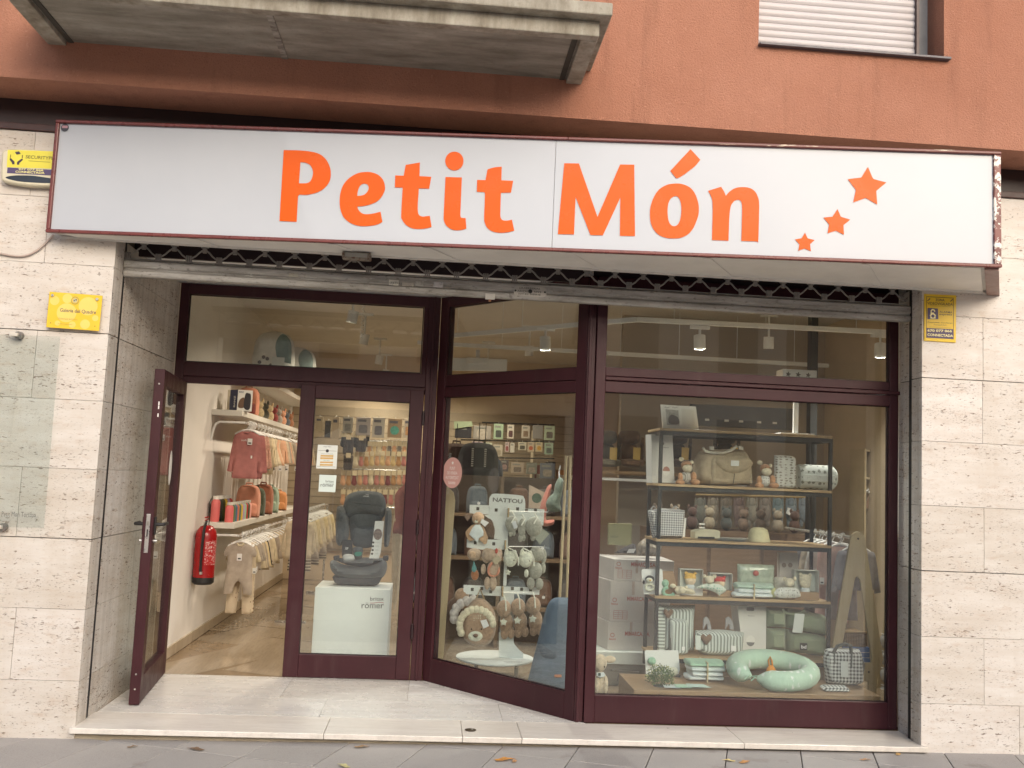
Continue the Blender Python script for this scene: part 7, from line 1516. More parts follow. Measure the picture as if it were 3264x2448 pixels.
pillow([(x, z+d_) for x, z in smooth_line(q.poly([(1085,1140),(1020,1060),(1015,915,1),(1250,905),(1490,930,1),(1480,1040),(1470,1150,1),(1250,1152)]), 4, True)], .055, .014, .003, 8, 4, edge=.03, y0=1.03).build('body', C_str, t)
for x in (1120, 1335): MB().prism([(p[0], p[1]+d_) for p in smooth_line(q.poly([(x-25,905,1),(x-20,800,1),(x+10,785),(x+40,830),(x+55,905,1),(x+20,905,1),(x+10,850)]), 4, True)], 1.03, 1.045).build('handle', C_gry, t, smooth=False)
pillow(heart(1123, 995, 55, q.at(.96), d_), .014, .006, 0, 9, 2, y0=.965).build('heart_tag', F_heart, t); MB().prism([(p[0], p[1]+d_) for p in q.at(.965).poly([(1015,958),(1066,962),(1068,1098),(1016,1094)])], .962, .964).build('swing_tag', paper((.62,.66,.62)), t, smooth=False)
MB().prism([(p[0], p[1]+d_) for p in q.at(.97).poly([(1358,1058),(1404,1060),(1404,1112),(1358,1110)])], .966, .968).build('sewn_label', paper(), t, smooth=False)
q = qD(1.06); d_ = ZB[4]+.002-q(660, 1125)[1]; t = thing('quilted_bag', 'sage green quilted storage bag with bd label and white tag', 'bag', (q(660, 0)[0], 1.06, ZB[4]), 0, g); C_sage = mat(srgb(134,146,120), rough=.85, var=.1, scale=8, bmp=.3, bs=250, sheen=.3)
for (pts, sd) in (([(402,870,1),(402,715),(420,700),(560,702),(574,720),(572,878,1)], 1), ([(576,878,1),(578,715),(600,702),(780,735),(920,770),(930,820),(930,950,1),(760,915)], 2), ([(402,876,1),(571,884,1),(570,1082,1),(420,1070),(402,1060)], 3), ([(576,884,1),(760,922),(928,955),(932,1090),(900,1128),(760,1110),(576,1084,1)], 4)):
    pillow([(x, z+d_) for x, z in smooth_line(q.poly(pts), 4, True)], .085, .014, .005, 9, sd, edge=.035, y0=1.10).build('quilted_section', C_sage, t)
MB().tube([(q(x, y)[0], 1.03, q(x, y)[1]+d_) for x, y in ((525,705),(550,735),(610,748),(680,738),(715,712))], .010, 8).build('handle', C_sage, t)
MB().prism([(p[0], p[1]+d_) for p in q.at(.99).poly([(650,748),(736,752),(716,920),(628,914)])], .998, 1.0).build('swing_tag', paper((.68,.72,.68)), t, smooth=False)
lb_ = MB().prism([(p[0], p[1]+d_) for p in q.at(1.0).poly([(692,1006),(755,1008),(754,1070),(692,1068)])], 1.0, 1.003).build('black_label', M_BLACK, t, smooth=False); F_, L_ = rot_frame(q.at(1.0), 700, 1055, 747, 1057); F_.translation.z += d_; lettering('bd', 'label_text', M_WHITE, t, F_, 0, 0, L_, 30*q.m, .04, .001)
# ---------------------------------------------------------------- on the platform
ZP = .191
q = qC(.88); P_, d_ = card_on([(527,1175),(540,1162),(850,1165),(865,1350),(850,1400),(540,1400)], ZP, .9, qC(.9)); t = thing('carded_toy', 'wide white card with a panda rattle behind the potted plant', 'toy', (P_[0][0], .9, ZP)); MB().prism(P_, .9, .904).build('backing_card', paper((.72,.75,.73)), t, smooth=False)
qc = qC(.9); dell('green_ball', t, qc, .885, 595, 1268, 42, 38, F_mint, d_); dell('panda_body', t, qc, .88, 800, 1370, 50, 45, F_wh, d_); dell('panda_paw', t, qc, .865, 850, 1420, 22, 26, F_bk, d_)
# potted plant
q = qC(.56); a = q(672, 1500); t = thing('potted_plant', 'small artificial plant with cream flowers in a grey pot', 'potted plant', (a[0], .56, ZP)); w = 74*q.m
MB().lathe([(0,0),(w*.78,0),(w*.82,.004),(w,a[1]-ZP),(w*.88,a[1]-ZP),(w*.8,a[1]-ZP-.01),(0,a[1]-ZP-.01)], 20).build('pot', mat((.075,.085,.09), rough=.6), t, world=False)
zc = q(672, 1385)[1]-ZP; rr = 140*q.m; lv = MB(); rs = random.Random(3)
for i in range(1100):
    a_, b_ = rs.uniform(0, 6.28), math.acos(rs.uniform(-.55, 1)); r_ = rr*rs.uniform(.45, 1.03); c_ = Vector((r_*math.sin(b_)*math.cos(a_), r_*math.sin(b_)*math.sin(a_)*.9, zc+r_*.86*math.cos(b_)))
    d = Vector((rs.uniform(-1, 1), rs.uniform(-1, 1), rs.uniform(-.3, 1))).normalized(); n_ = d.orthogonal().normalized(); s_ = rs.uniform(.009, .015)
    lv.add([c_, c_+d*s_*.5+n_*s_*.32, c_+d*s_, c_+d*s_*.5-n_*s_*.32], [(0, 1, 2, 3)])
lv.build('foliage', mat((.07,.125,.045), rough=.6, var=.5, scale=60), t, world=False, smooth=False, kind='stuff')
fm = MB()
for i in range(42):
    a_, b_ = rs.uniform(0, 6.28), math.acos(rs.uniform(-.3, 1)); r_ = rr*rs.uniform(.9, 1.06); c_ = (r_*math.sin(b_)*math.cos(a_), r_*math.sin(b_)*math.sin(a_)*.9, zc+r_*.86*math.cos(b_)); fm.ell(c_, .0048, 5, 4)
fm.build('flowers', mat((.42,.44,.22), rough=.7), t, world=False, kind='stuff')
for k in range(6): MB().tube([(0, 0, a[1]-ZP-.02), (rr*.5*math.cos(k), rr*.5*math.sin(k), zc+.02)], .0016, 5).build('stem', mat((.06,.07,.03)), t, world=False)
bundle('white and mint folded muslins tied with string on the platform', qC(.8), .8, 905, 1290, 1330, 1505, ZP, [C_wht, C_wht, C_wht, C_mint], dpt=.2)
t = thing('flat_muslin', 'thin mint cloth bunting laid flat by the flower pot', 'textiles', (qC(.52)(960, 0)[0], .53, ZP)); c_ = qC(.52)
for k, (x0, x1) in enumerate(((745, 900), (850, 1010), (960, 1190))): w_ = (x1-x0)*c_.m; pillow([(-w_/2, -.045), (w_/2, -.055), (w_*.35, .05), (-w_*.4, .055)], .003, .012, .003, 25, k).build('pennant', (C_wht, C_mint, cloth(srgb(176,200,190)))[k], t, world=False).matrix_local = Matrix.Translation((c_((x0+x1)/2, 0)[0]-WM[t.name].translation.x, 0, .007+.004*k)) @ Matrix.Rotation(R(-90), 4, 'X')
# mint bolster ring
q = qD(.70); cxr, cyr = 455, 1290; c_ = q(450, 1290); t = thing('bolster_ring', 'mint green tubular baby bolster bent into a ring with tied ends', 'bolster', (c_[0]-.02, .645, ZP)); C_bol = sprig_mat(srgb(176,204,184), (.70,.76,.72), .06, .26, (1.3, 1, .55))
Rx, Ry, rb = 325*q.m, .17, 86*q.m; ring = []
for i in range(33): a_ = R(232+i*10.9); ring.append((Rx*math.cos(a_), Ry*math.sin(a_), rb+.002+(math.sin(a_)+1)*.04))
m = MB(); m.tube(ring, [rb*.25, rb*.75]+[rb]*29+[rb*.75, rb*.25], 18); m.build('tube', C_bol, t, world=False)
for e_ in (ring[0], ring[-1]):
    for s in (-1, 1): MB().tube([e_, (e_[0]+s*.03, e_[1]-.035, e_[2]+.012), (e_[0]+s*.055, e_[1]-.04, e_[2]-.01)], .004, 6).build('tie', C_mint, t, world=False)
q = qD(.86); t = thing('orange_toy', 'mustard orange looped toy peeping out inside the bolster ring', 'toy', (q(380, 1300)[0], .74, ZP)); M_or = cloth(srgb(214,140,40)); b_ = q(380, 1300)
MB().ell((0, 0, .07), (.034, .03, .05)).build('body', M_or, t, world=False); MB().tube([(-.01, 0, .1), (-.018, 0, .15), (-.008, 0, .175), (.004, 0, .15), (.012, 0, .1)], .006, 6).build('loop', M_or, t, world=False)
# gingham backpack
q = qD(.72); t = thing('gingham_backpack', 'black and white gingham child backpack with grey straps on the platform', 'backpack', (q(1090, 0)[0], .72, ZP)); d_ = ZP+.002-q(1080, 1485)[1]; C_g2 = check_mat((.68,.70,.68), (.045,.05,.05), .0235); C_strap = cloth((.065,.075,.07))
pillow([(x, z+d_) for x, z in smooth_line(q.poly([(930,1470,1),(912,1300),(918,1200),(950,1160),(1100,1155),(1210,1165),(1240,1220),(1250,1380),(1235,1470),(1100,1488)]), 4, True)], .06, .013, .002, 6, 1, edge=.025, y0=.74).build('body', C_g2, t)
MB().tube([(q(x, y)[0], .69, q(x, y)[1]+d_) for x, y in ((975,1280),(972,1180),(1000,1130),(1070,1108),(1120,1125),(1125,1200),(1120,1320))], .012, 8).build('front_handle', C_strap, t)
MB().tube([(q(1225, 1180)[0], .79, q(1225, 1180)[1]+d_), (q(1290, 1320)[0], .80, q(1290, 1320)[1]+d_), (q(1270, 1450)[0], .80, q(1270, 1450)[1]+d_)], .016, 8).build('shoulder_strap', C_strap, t)
MB().prism([(p[0], p[1]+d_) for p in q.at(.66).poly([(1050,1270),(1116,1275),(1118,1415),(1052,1410)])], .662, .664).build('swing_tag', paper((.64,.68,.66)), t, smooth=False); MB().tube([(q(1085, 1275)[0], .665, q(1085, 1275)[1]+d_), (q(1088, 1200)[0], .668, q(1088, 1200)[1]+d_)], .0015, 5).build('tag_string', M_WHITE, t)
t = thing('gingham_pouch', 'flat black and white gingham pouch lying before the gingham backpack', 'pouch', (qD(.56)(1010, 0)[0], .555, ZP)); pillow(rrect(-.09, .09, -.045, .05, .02), .014, .012, .002, 9, 2, edge=.02).build('body', C_g2, t, world=False).matrix_local = Matrix.Translation((0, 0, .016)) @ Matrix.Rotation(R(-82), 4, 'X')
# bunny by the post
q = qC(.62); t = thing('plush_bunny', 'tall cream plush bunny with drooping ear beside the maroon post', 'soft toy', (q(110, 1550)[0], .62, .0)); F_bun = furm(srgb(206,190,164)); z0_ = q(0, 1545)[1]
def bell(nm, cx_, cy_, rx, ry, ma=F_bun, dk=.85, dy=0.): v = q.v(cx_, cy_, dy); MB().ell(v, (rx*q.m, min(rx, ry)*dk*q.m, ry*q.m)).build(nm, ma, t)
bell('head', 100, 1245, 66, 82); bell('ear', 195, 1212, 55, 34, F_bun, .6); bell('ear', 30, 1190, 40, 34, F_bun, .6); bell('body', 105, 1440, 62, 110); bell('arm', 60, 1440, 24, 80, F_bun, .9, -.03); bell('arm', 145, 1450, 24, 85, F_bun, .9, -.03); bell('leg', 80, 1620, 32, 90); bell('leg', 135, 1620, 32, 90); bell('eye', 130, 1270, 5, 11, M_EYE, .8, -.045); bell('foot', 150, 1700, 40, 26, F_bun, 1.3, -.04); bell('foot', 70, 1700, 40, 26, F_bun, 1.3, -.04)
MB().prism(smooth_line(q.at(.565).poly([(65,1340,1),(135,1335,1),(145,1370),(100,1385),(70,1370)]), 4, True), .563, .567).build('collar', C_wht, t); MB().prism(q.at(.56).poly([(80,1342),(105,1342),(105,1370),(82,1370)]), .558, .56).build('label', mat((.03,.08,.06)), t, smooth=False)
# grey plinth with a white top and handwriting
x0_, x1_ = qC(1.45)(65, 0)[0]-.1, qC(1.45)(505, 0)[0]+.15; zt_ = qC(1.45)(0, 1130)[1]
t = thing('cabinet_plinth', 'grey cabinet plinth with a white top and handwritten feet lettering', 'cabinet', ((x0_+x1_)/2, 1.45, 0)); MB().box(x0_+.01, x1_-.01, 1.46, 1.9, 0, zt_-.09).build('body', mat((.20,.185,.155), rough=.5, var=.08), t, smooth=False); MB().box(x0_, x1_, 1.44, 1.92, zt_-.09, zt_).build('white_top', mat((.62,.66,.62), rough=.4), t, smooth=False, bevel=.004)
F_, L_ = rot_frame(qC(1.458), 262, 1420, 370, 1412); lettering('feet', 'handwriting', M_INK, t, F_, 0, 0, L_, 62*qC(1.458).m, -.005, .001, shear=.35)
MB().prism(qC(1.455).poly([(215,1310),(475,1328),(475,1338),(215,1320)]), 1.452, 1.459).build('handle', M_STEEL, t, smooth=False)
# cardboard cartons
M_KR = mat((.40,.30,.21), rough=.8, var=.08, scale=6, name='cardboard'); M_KW = mat((.50,.47,.44), rough=.7, var=.06, scale=5); M_rp = mat((.38,.07,.05), rough=.7)
YC = 1.50; q = qC(YC); z = zt_+.001
for k, (yt, yb, x0, lab) in enumerate(((828,1095,205,'lowest white cardboard carton printed with red maker lettering'),(440,824,215,'middle white cardboard carton printed with red lettering and a table'),(232,436,243,'topmost white cardboard carton printed with red lettering in the stack'))):
    h = (yb-yt)*q.m; xa_ = q(x0, 0)[0]; xb_ = xa_+.46; t = thing('cardboard_carton', lab, 'carton', (xa_+.2, YC+.2, z), 0, 'cartons stacked in the window')
    MB().add([(xa_, YC, z), (xb_, YC, z), (xb_, YC+.40, z), (xa_-.085, YC+.40, z), (xa_, YC, z+h), (xb_, YC, z+h), (xb_, YC+.40, z+h), (xa_-.085, YC+.40, z+h)], [(3,2,1,0),(4,5,6,7),(0,1,5,4),(1,2,6,5),(2,3,7,6),(3,0,4,7)]).build('carton', M_KW, t, smooth=False, bevel=.004)
    Fk = FY(YC); w_ = .2
    lettering('MIMARCA. S.A.', 'carton_text', M_rp, t, Fk, xa_+.13, z+h-(.05 if k == 2 else h*.48), .19, .032, .02, .001)
    c_ = (xa_+.035, z+h-(.035 if k == 2 else h*.47)); flatshape([circ(c_[0], c_[1], .016), circ(c_[0], c_[1], .012)], 'round_logo', M_rp, t, Fk, .001); lettering('Babykid', 'carton_text', M_rp, t, Fk, xa_+.012, c_[1]-.04, .048, .018, .01, .001)
    if k: 
        tx, tz, tw, th_ = xa_+.03, z+.02, .105, min(.062, h*.4)
        flatshape([rect(tx, tz, tx+tw, tz+th_)]+[rect(tx+.002+(tw-.002)/3*i, tz+.002+(th_-.002)/4*j, tx+(tw-.002)/3*(i+1), tz+(th_-.002)/4*(j+1)) for i in range(3) for j in range(4)], 'printed_table', M_rp, t, Fk, .001)
    MB().prism([(xa_+.165, z+h-.10), (xa_+.185, z+h-.10), (xa_+.185, z+h), (xa_+.165, z+h)], YC-.001, YC-.0003).build('tape_strip', mat((.42,.34,.30), rough=.3), t, smooth=False)
    z += h+.001
ZC = z
t = thing('tissue_bag', 'crumpled clear plastic bag of goods on top of the cartons', 'bag', (q(580, 0)[0], 1.6, ZC)); pillow(smooth_line(q.at(1.62).poly([(470,215,1),(460,130),(500,70),(580,40),(690,70),(705,140),(680,215,1)]), 4, True), .06, .016, .014, 26, 3, y0=1.64).build('plastic', mat((.26,.22,.17), rough=.15, var=.4, scale=30, coat=.7), t)
o = thing('olive_folder', 'olive cardboard box standing on the cartons', 'box', (q(290, 0)[0], 1.75, ZC)); MB().prism([(p[0], p[1]) for p in q.at(1.75).poly([(185,-95),(405,-90),(400,120),(180,110)])], 1.75, 1.80).build('carton', paper((.24,.23,.12)), o, smooth=False); lettering('Little Dutch', 'box_text', mat((.06,.05,.03)), o, FY(1.75), q.at(1.75)(200, 0)[0], q.at(1.75)(0, 30)[1], .06, .014, 0, .001)
t = thing('cloth_cap', 'dark folded cloth cap with a white tag on the cartons', 'cap', (q(370, 0)[0], 1.58, ZC)); pillow(smooth_line(q.at(1.58).poly([(240,190,1),(330,140),(430,100),(450,160),(450,200,1)]), 4, True), .05, .014, .003, 9, 1, y0=1.6).build('cloth', Mdk, t); MB().prism(q.at(1.53).poly([(375,150),(440,150),(425,188),(355,188)]), 1.53, 1.532).build('swing_tag', paper(), t, smooth=False)
# ---------------------------------------------------------------- plywood A-frame rack with clothes, basket, books
q = qD(1.02); t = thing('a_frame_rack', 'birch plywood A shaped clothes rack end at the right of the wide window', 'rack', (q(1200, 0)[0], 1.02, 0)); ZAt = q(0, 1310)[1]
ou = smooth_line(q.poly([(1135,60,1),(1150,15),(1200,-15),(1250,15),(1268,60,1),(1425,1110,1),(1370,1310,1),(1320,1140,1),(1325,1100,1),(1222,410,1),(1195,380),(1175,410,1),(1062,1010,1),(1055,1140,1),(960,1110,1)]), 4, True)
MB().prism(ou, 1.02, 1.042).build('a_frame', M_PLY, t, smooth=False, bevel=.003)
MB().prism(q.poly([(1056,1142),(1322,1142),(1372,1312),(1240,1300),(1235,1220),(1040,1200)]), 1.02, 1.04).build('lower_board', M_PLY, t, smooth=False)
a0 = q(960, 1112); b0 = q(1370, 1312)
MB().box(a0[0], a0[0]+.06, 1.021, 1.041, 0, a0[1]+.01).build('leg', M_PLY, t, smooth=False); MB().box(b0[0]-.06, b0[0], 1.0212, 1.0408, 0, b0[1]+.01).build('leg', M_PLY, t, smooth=False)
for x, y in ((1203,47),(1297,1222)): a = q(x, y); MB().lathe([(0,0),(.007,0),(.007,.004),(0,.004)], 10, M=Matrix.Translation((a[0], 1.021, a[1])) @ Matrix.Rotation(R(90), 4, 'X')).build('bolt', M_BLACK, t)
a = q(1200, 45); MB().tube([(a[0], 1.03, a[1]), (a[0]-.05, 2.3, a[1]-.0)], .012, 10).build('rail', mat((.6,.58,.52), rough=.3, metal=.6), t)
gr_ = 'clothes on the plywood rack'
for i, (ou, ma, lab, nm) in enumerate(((sweater_out(.15, .38, .30, .05), cloth(srgb(150,146,150)), 'grey knitted child sweater on the plywood rack', 'sweater'), (sweater_out(.14, .36, .28, .05), cloth(srgb(206,176,166)), 'pale pink child sweater on the plywood rack', 'sweater'), (pants_out(.11, .62), cloth(srgb(150,146,152)), 'long grey child trousers on the plywood rack', 'trousers'), (pants_out(.12, .66), cloth(srgb(208,172,164)), 'long pale pink trousers on the plywood rack', 'trousers'), (sweater_out(.14, .40, .3, .06), cloth(srgb(200,200,196)), 'white child jacket on the plywood rack', 'jacket'), (skirt_out(.13, .5), cloth(srgb(120,150,150)), 'teal grey dress on the plywood rack', 'dress'), (sweater_out(.14, .4), cloth(srgb(176,160,140)), 'tan child jacket on the plywood rack', 'jacket'), (sweater_out(.13, .4), cloth(srgb(120,116,118)), 'dark grey child jacket on the plywood rack', 'jacket'))):
    yy = 1.11+.10*i; tt = hang(nm, lab, nm, ou, ma, (a[0]+(.03, -.05, .01, -.02, -.03, -.02, 0, 0)[i], yy, a[1]-.0), .10-.05*(i % 3), gr_, .018, .008, 80+i, step=.018)
    if i == 1: ptag(tt, -.15, -.3)
q = qD(1.12); zb_ = q(0, 1142)[1]
for k in range(3):
    y0, y1 = ((1098,1140),(1050,1092),(1005,1046))[k]; a1, b1 = q(1062+4*k, y1), q(1310-2*k, y0); t = thing('blue_book', ('lowest blue book in the pile under the wicker basket', 'middle blue book in the pile under the wicker basket', 'top blue book of the pile under the wicker basket')[k], 'book', ((a1[0]+b1[0])/2, 1.12, a1[1]), 0, 'blue books on the rack'); M_bl = mat(srgb(84,124,186), rough=.4, var=.05)
    MB().box(a1[0], b1[0], 1.12, 1.30, a1[1], b1[1]-.001).build('cover', M_bl, t, smooth=False, bevel=.002); lettering('Petit Books', 'spine_text', paper(), t, FY(1.12), a1[0]+.045, (a1[1]+b1[1])/2-.006, .06, .013, 0, .001)
    MB().box(a1[0]+.003, b1[0]-.003, 1.1195, 1.12, a1[1]-.0005, a1[1]+.003).build('page_edge', paper(), t, smooth=False)
MB().box(q(1040, 0)[0], q(1325, 0)[0], 1.10, 1.5, zb_-.02, zb_-.001).build('rack_shelf', M_PLY, bpy.data.objects['a_frame_rack'], smooth=False)
a1, b1 = q(1085, 1000), q(1292, 865); t = thing('wicker_basket', 'golden brown wicker basket on the pile of blue books', 'basket', ((a1[0]+b1[0])/2, 1.2, a1[1]))
def wicker():
    m_, nt, b = nodes('wicker'); v = coords(nt, 'Object'); w1 = N(nt, 'ShaderNodeTexWave', Scale=34.0, Distortion=1.5); w1.bands_direction = 'Z'; nt.links.new(v, w1.inputs['Vector']); w2 = N(nt, 'ShaderNodeTexWave', Scale=26.0, Distortion=.5); w2.bands_direction = 'X'; nt.links.new(v, w2.inputs['Vector'])
    f_ = mathn(nt, 'MULTIPLY', w1.outputs[1], mathn(nt, 'ADD', w2.outputs[1], .4)); nt.links.new(mixc(nt, f_, (.10,.055,.02), (.42,.28,.12)), b.inputs['Base Color']); b.inputs['Roughness'].default_value = .6; bump(nt, b, f_, .8, .006); return m_
MB().box(a1[0]+.004, b1[0]-.004, 1.12, 1.32, a1[1]+.001, b1[1]-.01).build('woven_body', wicker(), t, smooth=False, bevel=.012)
mrim = MB()
for k in range(22): x_ = a1[0]+(b1[0]-a1[0])*k/21; mrim.ell((x_, 1.118, b1[1]-.008), (.009, .008, .010), 6, 5)
mrim.build('braided_rim', mat((.40,.28,.13), rough=.6), t)
# ---------------------------------------------------------------- background of the wide window
# car seats on a wall shelf, seen past the shelf's left end
q = qA(3.0); zsh = q(0, 745)[1]
x0_, x1_ = q(-60, 0)[0], q(1500, 0)[0]
o = MB().box(x0_, x1_, 2.9, 3.28, zsh-.03, zsh).build('wall_shelf', wood((.36,.24,.12), (.26,.16,.08)), None, smooth=False); tag(o, 'brown wooden shelf carrying child car seats on the partition', 'shelf'); WM[o.name] = Matrix()
o = MB().box(x0_, x1_, 2.92, 2.95, q(0, 840)[1], q(0, 815)[1]).build('shelf_strip', M_WHITE, None, smooth=False); tag(o, 'white price strip below the car seat shelf', 'strip'); WM[o.name] = Matrix()
for k, (cx_, c_, lab) in enumerate(((190, srgb(110,106,92), 'olive grey car seat on the partition shelf'), (415, srgb(118,96,78), 'brown car seat with a yellow tag on the partition shelf'), (880, srgb(70,64,62), 'dark car seat behind the changing bag'), (1350, srgb(90,86,80), 'grey car seat behind the changing bag'))):
    t = thing('car_seat', lab, 'car seat', (q(cx_, 0)[0], 3.05, zsh), 0, 'car seats on the partition shelf'); ma = cloth(c_)
    def cs(pts, th, y0, nm, mm): pillow(smooth_line(q.poly([(cx_+x, y) for x, y in pts]), 4, True), th, .028, .002, 6, 1, edge=.05, y0=y0).build(nm, mm, t)
    cs([(-100,480),(-110,390),(-60,365),(60,368),(95,400),(90,470),(50,495),(-50,500)], .07, 3.12, 'headrest', ma); cs([(-70,500),(60,500),(80,640),(-80,640)], .05, 3.15, 'backrest', ma); cs([(-130,420),(-105,430),(-90,640),(-130,640)], .07, 3.1, 'side_wing', ma); cs([(105,430),(130,440),(120,640),(85,640)], .07, 3.1, 'side_wing', ma); cs([(-115,650),(0,640),(115,655),(110,700),(60,718),(-70,715),(-110,690)], .13, 3.0, 'seat_cushion', cloth(tuple(min(1, v*1.5) for v in c_)))
    MB().prism(q.at(2.86).poly([(cx_+5,530),(cx_+75,535),(cx_+68,655),(cx_+0,645)]), 2.86, 2.862).build('swing_tag', paper((.60,.42,.12)), t, smooth=False)
# dark counter fascia with price chips, plush rabbits on a rail
q = qA(2.6)
o = MB().box(q(980, 0)[0], q(2000, 0)[0], 2.62, 2.66, q(0, 270)[1], q(0, 60)[1]).build('dark_fascia', mat((.075,.078,.082), rough=.5), None, smooth=False); tag(o, 'dark grey fascia board with price chips behind the photo card', 'board'); WM[o.name] = Matrix()
for x in (1140, 1327, 1467, 1640, 1790): MB().box(q(x-20, 0)[0], q(x+20, 0)[0], 2.617, 2.62, q(0, 218)[1], q(0, 198)[1]).build('price_chip', paper(), o, smooth=False)
gz2 = 'plush rabbits hanging behind the shelf'
a = q.v(1020, 985); b = q.v(2100, 1010); o = MB().tube([a, b], .009, 8).build('display_rail', mat((.4,.28,.12), rough=.5), None); tag(o, 'thin wooden rail from which plush rabbits hang behind the shelf', 'rail'); WM[o.name] = Matrix()
for k in range(9):
    cx_ = 1060+125*k; c_ = (srgb(116,116,106), srgb(142,132,116), srgb(134,124,110), srgb(142,122,116), srgb(146,140,126), srgb(136,126,116), srgb(112,128,130), srgb(118,130,138), srgb(128,138,146))[k]; nmc = ('sage', 'sand', 'fawn', 'rose', 'cream', 'taupe', 'teal', 'slate', 'pale blue')[k]
    t = plush('plush_rabbit', '%s plush rabbit hanging on the wooden rail behind the shelf' % nmc, 'soft toy', q, 2.6, [('body', furm(c_), [(cx_, 1160, 58, 100, .6)]), ('head', furm(c_), [(cx_, 1065, 40, 52, .7)]), ('ear', furm(c_), [(cx_-40, 1085, 15, 75, .5)]), ('ear', furm(c_), [(cx_+40, 1085, 15, 75, .5)]), ('leg', furm(c_), [(cx_-26, 1250, 20, 50, .8)]), ('leg', furm(c_), [(cx_+26, 1250, 20, 50, .8)])], gz2)
    if k == 7: tagcard(t, q, 2.55, [(cx_-30,1110),(cx_+20,1130),(cx_+0,1190),(cx_-50,1165)])
# cabinet with drawers and goods behind the lower boards
t = thing('wooden_cabinet', 'dark brown wooden cabinet behind the window shelf', 'cabinet', (2.5, 2.4, 0)); MB().box(1.85, 3.25, 2.25, 2.75, 0, 1.12).build('carcass', wood((.20,.13,.075), (.13,.08,.045)), t, smooth=False)
for i in range(3):
    for j in range(2): MB().box(1.88+.46*i, 2.31+.46*i, 2.235, 2.25, .1+.5*j, .56+.5*j).build('drawer_front', wood((.24,.155,.09), (.16,.10,.055)), t, smooth=False, bevel=.004)
for i in range(9):
    c_ = (srgb(104,90,78), srgb(150,138,120), srgb(92,72,66), srgb(160,148,126), srgb(80,84,80), srgb(128,108,92))[i % 6]; x = 1.92+.15*i
    o = thing('soft_toy', '%s toy figure sitting on the dark cabinet' % ('brown', 'sand', 'wine', 'cream', 'slate', 'caramel', 'dark brown', 'pale sand', 'plum')[i], 'toy', (x, 2.4, 1.121), 0, 'toys on the dark cabinet'); MB().ell((0, 0, .06), (.05, .045, .06)).build('body', furm(c_), o, world=False); MB().ell((0, -.01, .15), (.042, .04, .042)).build('head', furm(c_), o, world=False); MB().ell((-.03, 0, .19), (.014, .01, .02)).build('ear', furm(c_), o, world=False); MB().ell((.03, 0, .19), (.014, .01, .02)).build('ear', furm(c_), o, world=False)
# black post, cubby shelf and vent at the right
o = MB().box(qB(1.9)(855, 0)[0], qB(1.9)(925, 0)[0], 1.9, 1.98, 0, 3.1).build('steel_column', M_BLKMET, None, smooth=False, bevel=.004); tag(o, 'slim black steel column rising to the ceiling behind the shelf', 'column'); WM[o.name] = Matrix()
MB().box(o.data.vertices[0].co.x-.04, o.data.vertices[1].co.x+.04, 1.86, 2.02, 0, .02).build('base_plate', M_BLKMET, o, smooth=False)
q = qB(3.29); o = thing('wall_vent', 'dark rectangular vent grille on the beige partition', 'vent', q.v(1200, 1295)); MB().prism(rrect(q(1115, 0)[0], q(1290, 0)[0], q(0, 1295)[1], q(0, 1228)[1], .012), 3.285, 3.299).build('grille_plate', mat((.06,.05,.04), rough=.7), o, smooth=False)
for k in range(4): MB().box(q(1130, 0)[0], q(1275, 0)[0], 3.28, 3.285, q(0, 1240+14*k+6)[1], q(0, 1240+14*k)[1]).build('louvre', mat((.10,.085,.065), rough=.7), o, smooth=False)
q = qB(2.3); x0_ = q(1382, 0)[0]
t = thing('cubby_shelf', 'pale wooden cubby shelf with small clothes on the right wall', 'shelf unit', (x0_+.3, 2.4, 0)); M_pw = mat((.55,.44,.28), rough=.5, var=.06)
for z in (.45, q(0, 1640)[1], q(0, 755)[1], q(0, 485)[1]): MB().box(x0_+.016, 3.745, 2.3, 2.6, z-.018, z).build('shelf_board', M_pw, t, smooth=False)
MB().box(x0_, x0_+.016, 2.3, 2.6, 0, q(0, 478)[1]).build('side_panel', M_pw, t, smooth=False); MB().box(x0_+.016, 3.745, 2.6, 2.615, 0, q(0, 478)[1]).build('back_panel', mat((.48,.36,.21), rough=.6), t, smooth=False)
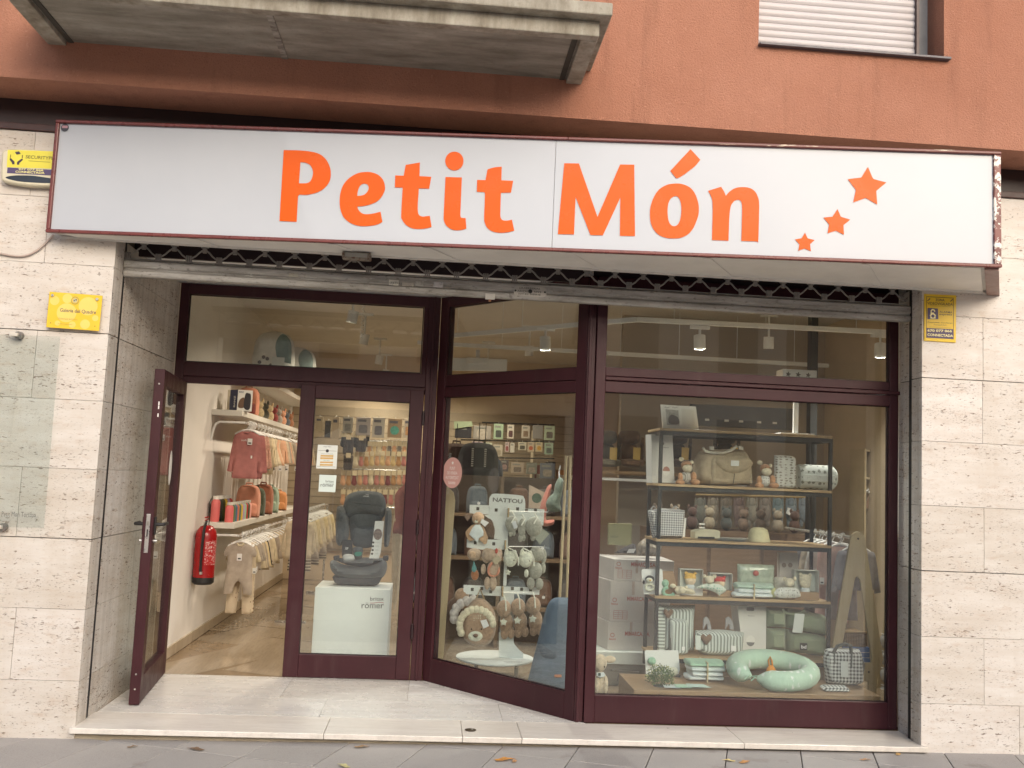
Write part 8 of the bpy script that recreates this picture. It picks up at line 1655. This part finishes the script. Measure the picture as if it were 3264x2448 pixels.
for k, (x, c_, ou) in enumerate(((1460, srgb(150,120,100), sweater_out(.06, .22, .14, .03)), (1500, srgb(120,120,116), pants_out(.06, .3)), (1545, srgb(196,130,90), sweater_out(.07, .26, .16, .03)), (1585, srgb(206,150,110), skirt_out(.06, .26)))):
    v = q.at(2.36).v(x, 860); hang('doll_dress', ('taupe', 'grey', 'orange', 'peach')[k]+' doll sized garment hanging in the cubby shelf', 'doll clothes', ou, cloth(c_), v, .4, 'doll clothes in the cubby shelf', .01, .004, k)
for k, (x0, y0, x1, y1, c_, lab) in enumerate(((1420,615,1470,740,srgb(150,110,60),'ochre card box in the cubby shelf'),(1490,580,1590,740,srgb(110,96,80),'brown pouch in the cubby shelf'),(1430,215,1550,470,srgb(206,166,104),'tall ochre carton on top of the cubby shelf'),(1500,1490,1600,1600,srgb(206,140,60),'orange cushion toy low in the cubby shelf'))):
    a = q.at(2.35)(x0, y1); b = q.at(2.35)(x1, y0); zf = {0: q(0, 755)[1], 1: q(0, 755)[1], 2: q(0, 485)[1], 3: q(0, 1640)[1]}[k]; t2 = thing('cubby_item', lab, 'package', ((a[0]+b[0])/2, 2.4, zf)); h = b[1]-a[1]
    pillow(rrect(a[0], b[0], zf+.001, zf+h, .012), .04, .014, .002, 6, k, edge=.015, y0=2.40).build('body', cloth(c_), t2); MB().box((a[0]+b[0])/2-.015, (a[0]+b[0])/2+.015, 2.352, 2.356, zf+h*.3, zf+h*.6).build('label', paper((.55,.5,.4)), t2, smooth=False)
q = qD(1.6)
for k in range(5):
    p = q(1440, 900+150*k); t = thing('hanging_pack', '%s small bagged item on hooks beside the right end of the window' % ('clear', 'grey', 'white', 'pale', 'silver')[k], 'package', (p[0], 1.6, p[1]), 0, 'bagged items beside the window end'); pillow(smooth_line([(-.03,0),(.03,0),(.035,-.06),(0,-.1),(-.035,-.06)], 4, True), .012, .012, .003, 20, k).build('bag', mat((.36,.36,.35), rough=.2, coat=.4), t, world=False); MB().tube([(-.03, 0, .015), (0, -.005, .008), (.035, 0, .012)], .003, 5).build('hook', M_WHITE, t, world=False)
p = q(1400, 1480); o = MB().prism([(p[0]-.02, .0), (p[0]+.16, .0), (p[0]+.16, 1.0), (p[0]+.1, 1.0)], 1.62, 1.64).build('hook_board', M_PLY, None, smooth=False); tag(o, 'leaning pale wooden hook board at the right end of the window', 'board'); WM[o.name] = Matrix()
